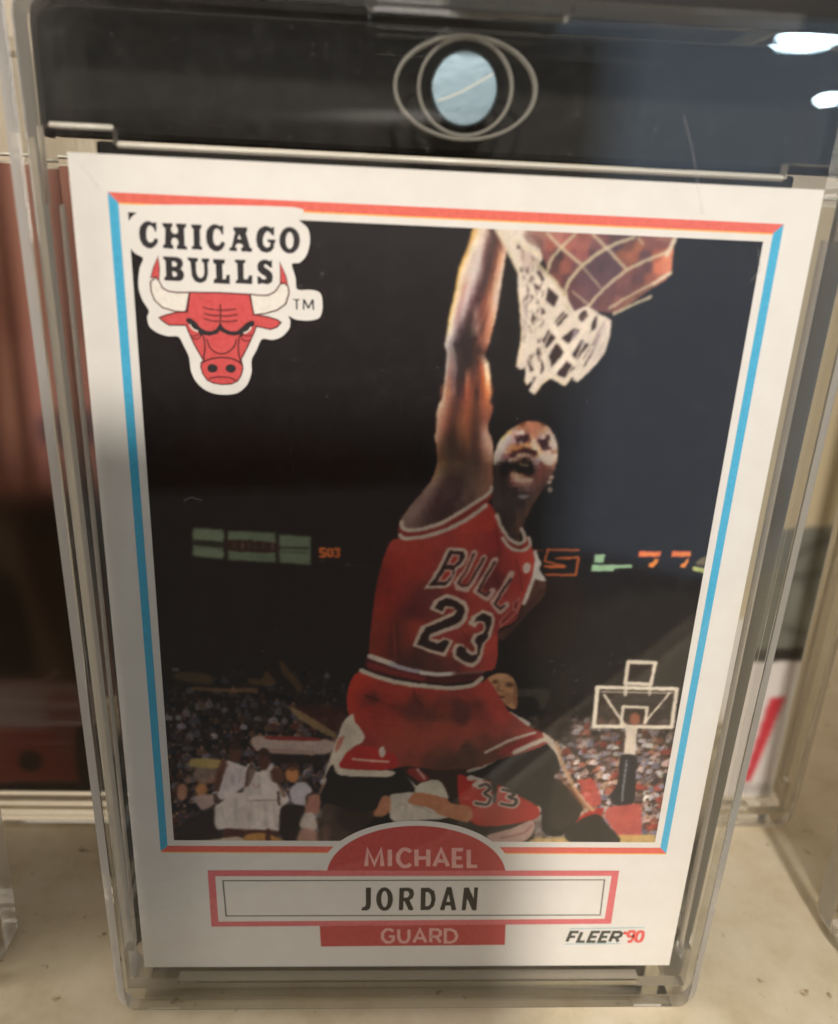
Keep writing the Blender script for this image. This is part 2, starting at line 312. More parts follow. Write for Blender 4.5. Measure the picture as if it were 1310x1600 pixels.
('L',(230,216,196),1,7,45,0,[(2087,4251),(2375,4246),(2364,3985),(2090,3995),(2087,4251)]),
('L',(230,216,196),1,7,48,0,[(1799,3940),(2655,3933),(2670,3455),(1818,3454),(1799,3940)]),
('L',(230,216,196),0.8,7,18,0,[(1851,3885),(2613,3882)]),
('L',(230,216,196),0.95,7,30,0,[(1882,3847),(2174,3443)]),
('L',(230,216,196),0.95,7,27,0,[(2582,3881),(2373,3517)]),
('L',(230,216,196),0.95,7,38,0,[(2115,3474),(2103,3704),(2370,3697),(2371,3504)]),
('L',(230,216,196),0.8,8,40,0,[(2099,3996),(2110,3851)]),
('L',(230,216,196),0.7,8,29,0,[(2361,3990),(2370,3855)]),
('L',(60,56,60),0.5,14,45,1,[(2176,3793),(2516,3777)]),
('P',(190,110,80),0.7,14,0,[(2313,3556),(2312,3521),(2300,3494),(2278,3478),(2252,3478),(2226,3493),(2206,3520),(2195,3554),(2196,3588),(2209,3616),(2230,3631),(2257,3631),(2282,3617),(2302,3590)]),
('P',(224,206,188),1,8,1,[(2148,3501),(2230,3436),(2312,3464),(2298,3371),(2322,3069),(2197,3068),(2181,3342)]),
('P',(44,42,46),1,9,1,[(2164,3073),(2340,3069),(2357,2883),(2389,2448),(2180,2417),(2111,2545),(2172,2714)]),
('L',(176,176,180),0.8,8,21,1,[(2236,3019),(2240,2882),(2243,2687),(2257,2475)]),
('L',(44,42,46),0.8,6,14,0,[(2212,2991),(2263,2992)]),
('L',(44,42,46),0.8,6,14,0,[(2221,2920),(2272,2921)]),
('L',(44,42,46),0.8,6,14,0,[(2231,2848),(2282,2849)]),
('L',(44,42,46),0.8,6,14,0,[(2241,2776),(2292,2777)]),
('L',(44,42,46),0.8,6,14,0,[(2250,2704),(2302,2704)]),
('L',(44,42,46),0.8,6,14,0,[(2260,2631),(2312,2631)]),
('L',(44,42,46),0.8,6,14,0,[(2270,2558),(2322,2558)]),
('P',(196,92,84),0.95,14,1,[(2109,2380),(2293,2418),(2457,2434),(2510,2261),(2528,1968),(2306,1967),(2104,2230)]),
('P',(206,86,76),0.8,18,1,[(1772,2739),(1896,2768),(2028,2459),(1917,2401),(1780,2570)]),
('P',(176,44,40),0.9,14,1,[(1751,2199),(1924,2344),(2062,2374),(2013,2200),(1805,2141)]),
('P',(212,176,108),0.85,12,1,[(1349,1948),(1942,1995),(2688,1999),(2705,1880),(1356,1874)]),
('P',(120,110,104),0.7,30,1,[(1297,2212),(1576,2258),(1697,1973),(1320,1971)]),
('P',(48,30,24),0.9,25,1,[(-335,2963),(262,3075),(310,2240),(-40,2553)]),
('P',(54,32,26),0.95,20,1,[(127,3000),(802,3089),(825,2802),(412,2798),(436,2421),(140,2754)]),
('P',(78,60,50),0.9,40,1,[(-1056,2420),(-801,2359),(-518,2314),(-540,2187),(-858,1879),(-1130,1861)]),
('P',(44,32,26),0.7,40,1,[(-928,2327),(-647,2345),(-542,2234),(-692,2041),(-873,2073)]),
('P',(150,110,92),0.5,40,0,[(-989,1991),(-993,1935),(-1007,1890),(-1028,1865),(-1051,1865),(-1072,1890),(-1086,1935),(-1092,1991),(-1087,2047),(-1073,2092),(-1053,2116),(-1030,2117),(-1009,2092),(-994,2047)]),
('P',(212,200,186),1,10,1,[(-336,2550),(-92,2568),(229,2335),(311,2224),(-23,2190),(-313,2188)]),
('L',(150,140,130),0.6,10,15,1,[(-239,2410),(-161,2395),(-171,2316)]),
('L',(150,140,130),0.6,10,13,1,[(-83,2380),(7,2365),(128,2287)]),
('P',(200,134,100),0.95,14,1,[(-422,2526),(-344,2504),(-332,2331),(-413,2235),(-516,2251),(-488,2393)]),
('P',(214,204,186),1,10,1,[(-79,2568),(-21,2692),(155,2740),(250,2649),(298,2462),(65,2507)]),
('P',(150,44,38),0.9,14,1,[(-180,2859),(-80,2891),(91,2755),(-9,2708),(-100,2768)]),
('L',(214,204,190),0.9,10,38,1,[(-241,2813),(-69,2646)]),
('L',(220,190,180),0.7,12,33,1,[(-54,2876),(27,2754)]),
('P',(188,46,40),1,10,1,[(391,2798),(517,2775),(798,2709),(1128,2512),(1307,2385),(1339,2288),(1262,2201),(880,2112),(612,2143),(437,2400)]),
('P',(196,128,92),1,10,1,[(-127,2490),(-40,2568),(297,2477),(310,2240),(124,2350),(-124,2419)]),
('P',(196,128,92),1,12,1,[(155,2462),(366,2421),(552,2380),(587,2251),(523,2164),(272,2249),(163,2313)]),
('L',(214,200,186),0.95,8,80,1,[(637,2659),(713,2685),(756,2623),(701,2563),(773,2496),(734,2411),(613,2431)]),
('L',(214,200,186),0.95,8,80,1,[(896,2615),(991,2595),(1034,2545),(970,2515),(1061,2477),(1033,2400),(897,2425)]),
('L',(214,200,186),0.95,8,79,1,[(531,2766),(623,2784),(638,2722),(596,2676)]),
('L',(44,26,24),0.95,7,33,1,[(637,2659),(713,2685),(756,2623),(701,2563),(773,2496),(734,2411),(613,2431)]),
('L',(44,26,24),0.95,7,33,1,[(896,2615),(991,2595),(1034,2545),(970,2515),(1061,2477),(1033,2400),(897,2425)]),
('P',(30,25,24),0.9,10,1,[(763,2708),(832,2719),(835,2594),(832,2446),(805,2441),(786,2593)]),
('P',(206,168,156),0.95,12,1,[(766,1980),(1025,2080),(1262,2201),(1300,2081),(1234,1927),(1043,1859),(863,1870)]),
('L',(150,80,76),0.6,12,21,1,[(929,1947),(1173,2015),(1270,2125)]),
('P',(206,150,106),1,9,1,[(622,4019),(723,4088),(839,4079),(926,3981),(960,3820),(960,3666),(907,3661),(845,3703),(782,3769),(717,3854)]),
('P',(110,66,46),0.6,20,1,[(879,3989),(950,3934),(964,3666),(917,3742),(912,3895)]),
('P',(84,50,38),0.85,16,0,[(748,3987),(745,3977),(737,3969),(724,3965),(709,3964),(695,3969),(686,3976),(682,3986),(684,3996),(693,4004),(706,4009),(720,4009),(734,4005),(743,3997)]),
('P',(76,46,36),0.8,18,0,[(899,3952),(896,3939),(886,3928),(871,3922),(853,3922),(837,3927),(825,3938),(820,3951),(823,3964),(833,3974),(848,3981),(866,3981),(882,3975),(894,3965)]),
('L',(128,78,58),0.7,18,26,1,[(751,3949),(742,3892),(800,3871)]),
('P',(100,48,40),0.85,12,0,[(832,3806),(828,3798),(818,3791),(802,3787),(785,3787),(768,3790),(757,3797),(752,3805),(755,3813),(766,3820),(782,3824),(799,3824),(816,3821),(827,3814)]),
('P',(226,178,134),0.6,22,1,[(692,4061),(789,4078),(843,4026),(762,4006)]),
('P',(150,98,70),0.5,26,1,[(808,3855),(909,3838),(902,3723),(835,3722)]),
('L',(214,202,190),0.95,10,74,1,[(897,3587),(968,3539),(1092,3468)]),
('P',(34,28,25),1,12,1,[(-996,2896),(-914,2791),(-656,2771),(-360,2781),(-256,2874),(-80,2607),(-339,2543),(-434,2503),(-493,2346),(-671,2289),(-838,2335),(-992,2405),(-1107,2451),(-1045,2698)]),
('L',(210,170,140),0.6,14,20,1,[(-1058,2759),(-1088,2606),(-1132,2528)]),
('P',(30,25,24),1,12,1,[(798,3038),(1073,3122),(1339,3206),(1433,3127),(1507,2913),(1450,2788),(1641,2643),(1814,2432),(1771,2194),(1606,1984),(1403,2038),(1342,2385),(1128,2512),(924,2647),(744,2729),(487,2840),(695,2925)]),
('P',(70,62,54),0.6,45,1,[(1470,2767),(1643,2622),(1817,2410),(1777,2215),(1600,2039),(1443,2170),(1446,2493)]),
('L',(214,168,126),0.85,16,45,1,[(1430,3238),(1494,3036),(1594,2831),(1778,2517),(1940,2347)]),
('L',(150,96,70),0.6,20,53,1,[(1518,2809),(1661,2622),(1846,2389)]),
('P',(46,41,38),1,10,1,[(1982,2293),(2125,2152),(2306,1898),(1770,1885),(1656,2017),(1797,2194)]),
('L',(208,200,188),0.8,12,45,1,[(503,2857),(645,2914),(775,3007)]),
('P',(178,52,40),1,9,1,[(-712,4073),(-458,4001),(80,3887),(559,3972),(623,4019),(783,3781),(893,3616),(1115,3435),(1290,3348),(1344,3234),(1097,3107),(824,3013),(587,2910),(204,2872),(-147,2919),(-368,2883),(-873,2878),(-936,2910),(-843,3126),(-763,3289),(-831,3686),(-802,3942)]),
('G',1.0,8,55,[(-712,4073),(-458,4001),(80,3887),(559,3972),(623,4019),(783,3781),(893,3616),(1115,3435),(1290,3348),(1344,3234),(1097,3107),(824,3013),(587,2910),(204,2872),(-147,2919),(-368,2883),(-873,2878),(-936,2910),(-843,3126),(-763,3289),(-831,3686),(-802,3942)],[(-731,3983,201,60,40),(-611,3985,187,56,40),(-466,3988,160,53,40),(-226,3992,167,56,42),(16,3996,174,61,48),(-789,3871,194,56,34),(-644,3873,174,50,37),(-463,3876,167,53,40),(-270,3879,174,60,46),(-100,3882,167,58,45),(143,3886,174,64,50),(-787,3759,187,53,34),(-678,3760,154,48,37),(-569,3762,88,34,29),(-435,3764,160,53,40),(-265,3767,174,58,45),(-107,3769,107,45,37),(27,3771,167,61,48),(174,3774,147,61,53),(-797,3645,180,53,37),(-639,3648,167,50,37),(-456,3650,158,50,37),(-285,3653,115,42,34),(-114,3655,101,45,37),(33,3658,127,53,42),(192,3660,167,64,48),(-673,3547,174,56,42),(-502,3550,158,50,37),(-331,3552,167,56,42),(-147,3555,107,48,37),(38,3557,99,50,42),(186,3559,107,53,42),(-597,3447,167,56,42),(-401,3450,171,61,45),(-204,3453,160,61,45),(-7,3455,144,61,48),(191,3458,158,67,50),(-545,3332,160,56,45),(-348,3334,171,67,48),(-125,3337,167,69,50),(74,3340,158,69,53),(223,3342,163,72,53),(-567,3214,140,48,40),(-418,3216,167,67,50),(-194,3219,163,69,53),(5,3221,158,69,53),(204,3223,150,69,53),(-589,3095,171,67,50),(-315,3099,167,69,53),(-65,3101,158,69,53),(186,3104,140,69,53),(-311,3009,154,67,53),(-111,3011,144,64,48),(65,3013,107,56,42),(229,3015,85,53,42),(-584,2916,174,64,56),(-434,2917,167,61,53),(610,4060,182,65,54),(413,3830,162,59,49),(627,3834,188,67,57),(191,3674,117,44,39),(356,3676,98,44,39),(556,3679,130,54,46),(705,3681,182,67,57),(364,3560,98,44,39),(815,3566,188,72,62),(597,3563,143,57,49),(273,3402,156,67,52),(542,3406,162,70,54),(777,3409,171,75,62),(979,3411,166,78,67),(1148,3414,166,80,70),(284,3224,149,70,54),(622,3228,136,70,57),(876,3231,140,72,62),(224,3082,104,59,49),(496,3085,91,57,46),(700,3088,111,65,54)]),
('L',(74,22,18),0.7,12,17,1,[(-142,3874),(-106,3755),(-42,3692)]),
('L',(60,20,16),0.6,12,29,1,[(-636,3796),(-569,3769),(-508,3749)]),
('L',(90,34,26),0.5,14,15,1,[(-507,3735),(-334,3652),(-136,3584),(199,3545)]),
('L',(212,92,66),0.3,10,10,1,[(-500,3492),(-253,3452),(166,3472)]),
('P',(222,206,186),1,8,1,[(-771,3574),(-742,3474),(-656,3345),(-635,3272),(-666,3213),(-764,3145),(-846,3048),(-878,2897),(-771,2871),(-325,2850),(-351,2774),(-681,2771),(-914,2799),(-978,2927),(-1064,2752),(-1034,2911),(-938,3239),(-865,3473)]),
('P',(186,46,42),1,8,1,[(-757,3123),(-665,3169),(-313,3069),(-319,2873),(-871,2882),(-858,3018)]),
('L',(228,180,160),1,7,30,1,[(-761,3001),(-586,2983),(-373,2969)]),
('P',(222,200,190),1,8,0,[(-409,3097),(-412,3065),(-422,3039),(-436,3024),(-453,3024),(-468,3038),(-479,3064),(-484,3097),(-481,3129),(-472,3155),(-457,3169),(-441,3169),(-425,3155),(-414,3130)]),
('P',(200,110,96),0.8,12,1,[(-926,3239),(-852,3299),(-888,3166),(-948,3076)]),
('L',(170,150,140),0.6,8,12,1,[(-755,3344),(-736,3329)]),
('P',(158,60,56),0.9,12,1,[(794,3089),(1188,3355),(1275,3336),(1199,3235),(972,3101)]),
('L',(222,204,186),0.95,8,37,1,[(673,3104),(924,3261),(1187,3364)]),
('L',(222,206,188),0.95,8,58,1,[(988,3111),(1135,3194),(1297,3276),(1376,3261)]),
('P',(222,204,184),0.9,10,1,[(1272,3366),(1382,3287),(1458,3127),(1496,3015),(1414,3136),(1328,3226)]),
('P',(178,52,40),1,9,1,[(-353,5577),(-443,5517),(-519,5265),(-574,4923),(-601,4572),(-609,4293),(-471,4213),(-242,4125),(20,4073),(313,4078),(572,4102),(684,4141),(708,4252),(699,4508),(704,4607),(864,4709),(910,4904),(953,5044),(1000,5217),(995,5386),(950,5527),(899,5634),(829,5466),(695,5579),(614,5725),(567,5837),(497,5963),(409,5913),(208,5746),(-74,5625)]),
('G',1.0,8,62,[(-353,5577),(-443,5517),(-519,5265),(-574,4923),(-601,4572),(-609,4293),(-471,4213),(-242,4125),(20,4073),(313,4078),(572,4102),(684,4141),(708,4252),(699,4508),(704,4607),(864,4709),(910,4904),(953,5044),(1000,5217),(995,5386),(950,5527),(899,5634),(829,5466),(695,5579),(614,5725),(567,5837),(497,5963),(409,5913),(208,5746),(-74,5625)],[(-412,5530,177,63,49),(-319,5532,170,59,48),(-179,5536,170,59,46),(-38,5540,173,62,51),(150,5544,170,59,51),(-453,5356,163,53,36),(-359,5358,167,51,36),(-218,5362,167,53,39),(-76,5365,173,56,45),(46,5368,159,56,49),(-505,5200,134,35,25),(-420,5202,159,42,28),(-306,5205,163,48,34),(-173,5208,167,51,39),(-78,5210,163,56,48),(-538,5043,130,34,22),(-443,5045,159,42,28),(-319,5048,159,45,34),(-224,5050,142,48,42),(-109,5053,120,45,42),(-563,4905,142,42,28),(-486,4906,159,45,28),(-391,4909,159,42,28),(-275,4911,134,42,36),(-160,4914,110,39,39),(-54,4916,113,48,48),(-579,4776,149,49,31),(-482,4778,163,49,28),(-386,4780,149,42,28),(-290,4782,99,35,34),(-193,4784,85,31,31),(-116,4786,99,35,34),(-19,4788,127,48,42),(-584,4614,153,51,34),(-516,4615,127,42,28),(-448,4616,163,51,31),(-371,4618,113,39,34),(-283,4620,110,48,39),(-205,4621,163,59,42),(-128,4623,167,62,48),(-580,4449,149,53,34),(-521,4450,120,39,25),(-463,4451,159,51,31),(-394,4453,92,34,31),(-336,4454,85,36,34),(-277,4455,134,53,36),(-218,4456,156,56,36),(-557,4316,142,49,31),(-468,4318,134,45,28),(-390,4319,92,35,31),(-311,4321,78,36,34),(-232,4322,120,51,36),(-173,4323,106,42,36),(-114,4325,78,39,34),(24,4327,99,48,42),(172,4330,170,62,51),(-415,4207,113,42,31),(-307,4209,71,39,36),(-218,4210,88,42,36),(-109,4212,63,36,34),(80,4216,85,45,39),(298,5765,191,62,51),(481,5770,184,56,45),(559,5542,156,45,39),(406,5538,173,59,48),(252,5535,173,59,48),(634,5378,134,42,39),(727,5380,177,59,51),(867,5383,198,68,56),(811,5127,170,56,48),(655,5123,113,39,39),(953,5130,184,62,53),(766,4918,184,68,59),(450,4911,170,62,51),(261,4907,156,53,45),(370,4681,177,65,53),(657,4686,156,53,48),(817,4690,156,56,51),(663,4417,198,71,59),(388,4411,142,51,42),(228,4408,156,56,48),(662,4215,184,65,56),(240,4207,113,51,45),(-3,4203,106,48,42),(434,4211,156,59,51),(-67,4529,170,62,48),(156,4533,159,56,48)]),
('P',(178,52,40),0.8,14,1,[(447,5896),(480,5961),(577,5883),(598,5803),(550,5737)]),
('L',(70,18,15),0.5,10,16,1,[(-343,4666),(-306,4197)]),
('L',(70,18,15),0.45,10,14,1,[(-410,4558),(-382,4196)]),
('L',(206,80,58),0.4,8,11,1,[(-370,4630),(-342,4215)]),
('L',(74,20,17),0.4,22,25,1,[(575,5740),(637,5445),(619,5174),(746,4970)]),
('L',(80,24,20),0.4,12,16,1,[(805,5382),(870,5180),(898,5043)]),
('L',(84,24,20),0.4,12,16,1,[(295,4608),(382,4502),(453,4413)]),
('P',(84,30,30),1,9,1,[(-616,4247),(-324,4142),(-45,4072),(314,4060),(574,4083),(547,4007),(255,3956),(-40,3970),(-319,4012),(-629,4109)]),
('P',(150,50,48),0.7,10,1,[(-599,4192),(-322,4105),(-44,4035),(-41,3988),(-320,4040),(-614,4137)]),
('L',(222,206,188),1,7,61,1,[(-604,4265),(-487,4222),(-373,4178)]),
('L',(190,180,190),0.95,9,52,1,[(-373,4174),(-242,4125),(-79,4090)]),
('L',(226,214,206),1,8,49,1,[(-62,4081),(118,4064),(264,4078)]),
('L',(140,100,96),0.7,10,39,1,[(264,4074),(572,4102)]),
('L',(214,196,176),1,7,54,1,[(-690,4095),(-530,4027),(-317,3965),(-38,3923),(258,3905),(469,3940),(562,4027)]),
('P',(214,190,172),1,6,0,[(129,5495),(294,5487),(328,5448),(327,5379),(285,5298),(239,5262),(217,5191),(175,5084),(128,5054),(-91,5041),(-51,5097),(60,5327),(105,5454)]),
('P',(52,24,22),1,5,0,[(147,5464),(280,5453),(299,5413),(281,5355),(247,5302),(206,5272),(205,5214),(167,5131),(127,5083),(-45,5077),(16,5151),(92,5316)]),
('P',(204,160,146),1,5,0,[(170,5427),(250,5421),(248,5366),(210,5305),(119,5303)]),
('P',(178,52,40),1,5,0,[(188,5405),(230,5400),(222,5360),(192,5328),(155,5327)]),
('P',(204,160,146),1,5,0,[(116,5261),(196,5261),(185,5190),(135,5122),(37,5120)]),
('P',(178,52,40),1,5,0,[(123,5236),(166,5234),(158,5196),(118,5148),(75,5149)]),
('L',(210,172,156),1,6,69,0,[(392,5439),(321,5240),(237,5115),(257,5063),(339,5047),(392,5137),(491,5395)]),
('L',(210,172,156),1,6,69,0,[(600,5369),(532,5210),(437,5031),(557,4951),(599,5035)]),
('L',(210,172,156),1,6,70,0,[(775,5228),(711,5061),(620,4904),(699,4809),(753,4883)]),
('L',(58,24,24),1,5,23,0,[(383,5427),(321,5240),(254,5110),(283,5081),(341,5088),(380,5148),(492,5389)]),
('L',(58,24,24),1,5,23,0,[(602,5346),(532,5204),(462,5032),(544,4980),(568,5022)]),
('L',(58,24,24),1,5,23,0,[(777,5169),(711,5055),(637,4892),(697,4833),(732,4870)]),
('L',(206,110,92),0.8,5,13,0,[(368,5403),(311,5228),(284,5140)]),
('L',(206,110,92),0.8,5,13,0,[(345,5112),(386,5218),(431,5347)]),
('L',(200,130,116),0.9,6,20,0,[(883,4958),(823,4896),(822,4836),(872,4831),(887,4910)]),
('L',(200,130,116),0.8,6,18,0,[(874,4813),(804,4726),(707,4632),(707,4700),(786,4811)]),
('L',(80,30,28),0.8,6,15,0,[(854,4909),(854,4849)]),
('L',(80,30,28),0.7,6,13,0,[(731,4676),(759,4737)]),
('P',(218,192,172),1,6,0,[(137,4991),(241,4967),(342,4910),(378,4826),(362,4693),(296,4612),(168,4560),(-4,4482),(107,4472),(138,4504),(242,4462),(173,4273),(60,4305),(-174,4396),(-139,4511),(-101,4620),(50,4698),(209,4787),(240,4817),(152,4834),(126,4755),(-23,4815),(15,4915)]),
('P',(48,26,24),1,5,0,[(145,4947),(244,4920),(318,4861),(339,4801),(312,4704),(261,4654),(111,4590),(-7,4532),(-12,4464),(87,4422),(156,4479),(205,4453),(148,4323),(25,4352),(-130,4412),(-85,4524),(-49,4608),(95,4675),(233,4751),(257,4806),(211,4847),(134,4855),(111,4794),(31,4829),(72,4910)]),
('P',(218,192,172),1,6,0,[(523,4820),(624,4786),(649,4711),(642,4625),(625,4513),(567,4425),(561,4337),(535,4223),(471,4148),(403,4163),(269,4243),(230,4343),(263,4432),(341,4427),(389,4372),(458,4333),(468,4386),(414,4459),(444,4547),(498,4560),(539,4598),(535,4659),(489,4677),(461,4615),(376,4656),(408,4748)]),
('P',(48,26,24),1,5,0,[(526,4781),(610,4747),(619,4673),(597,4587),(591,4500),(540,4437),(525,4336),(498,4247),(445,4202),(354,4232),(281,4294),(278,4369),(320,4408),(375,4381),(380,4334),(450,4295),(496,4311),(497,4411),(460,4473),(489,4523),(543,4549),(569,4611),(548,4684),(488,4698),(444,4670),(463,4737)]),
('P',(92,56,46),0.95,10,1,[(1000,5217),(1090,5185),(1141,5109),(1111,4969),(976,4791),(856,4610),(739,4473),(707,4571),(866,4682),(930,4895)]),
('L',(60,34,28),0.5,20,48,1,[(1103,5047),(964,4835),(767,4527)]),
('L',(222,206,192),1,7,41,1,[(991,5470),(1028,5337),(1008,5217),(969,5044),(929,4904)]),
('P',(224,212,204),0.95,8,1,[(1004,5420),(1065,5354),(1058,5270),(1139,5160),(1044,5167),(992,5217)]),
('P',(224,196,186),1,7,0,[(962,5280),(954,5255),(939,5238),(920,5232),(902,5237),(889,5253),(881,5277),(882,5304),(891,5328),(906,5345),(924,5351),(942,5346),(956,5330),(963,5306)]),
('P',(58,34,29),1,9,1,[(189,8465),(146,8322),(77,8117),(48,7910),(12,7698),(-6,7495),(-12,7447),(12,7393),(8,7252),(-3,7003),(-26,6748),(-49,6539),(203,6428),(485,6437),(435,6672),(435,6955),(426,7143),(394,7303),(357,7375),(390,7510),(427,7702),(447,7902),(465,8121),(477,8269),(450,8346),(340,8471)]),
('P',(96,58,46),1,9,1,[(-7,7109),(-16,6877),(-43,6580),(-24,6353),(-81,6165),(-249,5924),(-340,5778),(-353,5705),(-282,5650),(-28,5722),(164,5824),(352,5957),(509,6073),(527,6136),(503,6338),(499,6476),(466,6626),(424,6700),(443,6937),(428,7124)]),
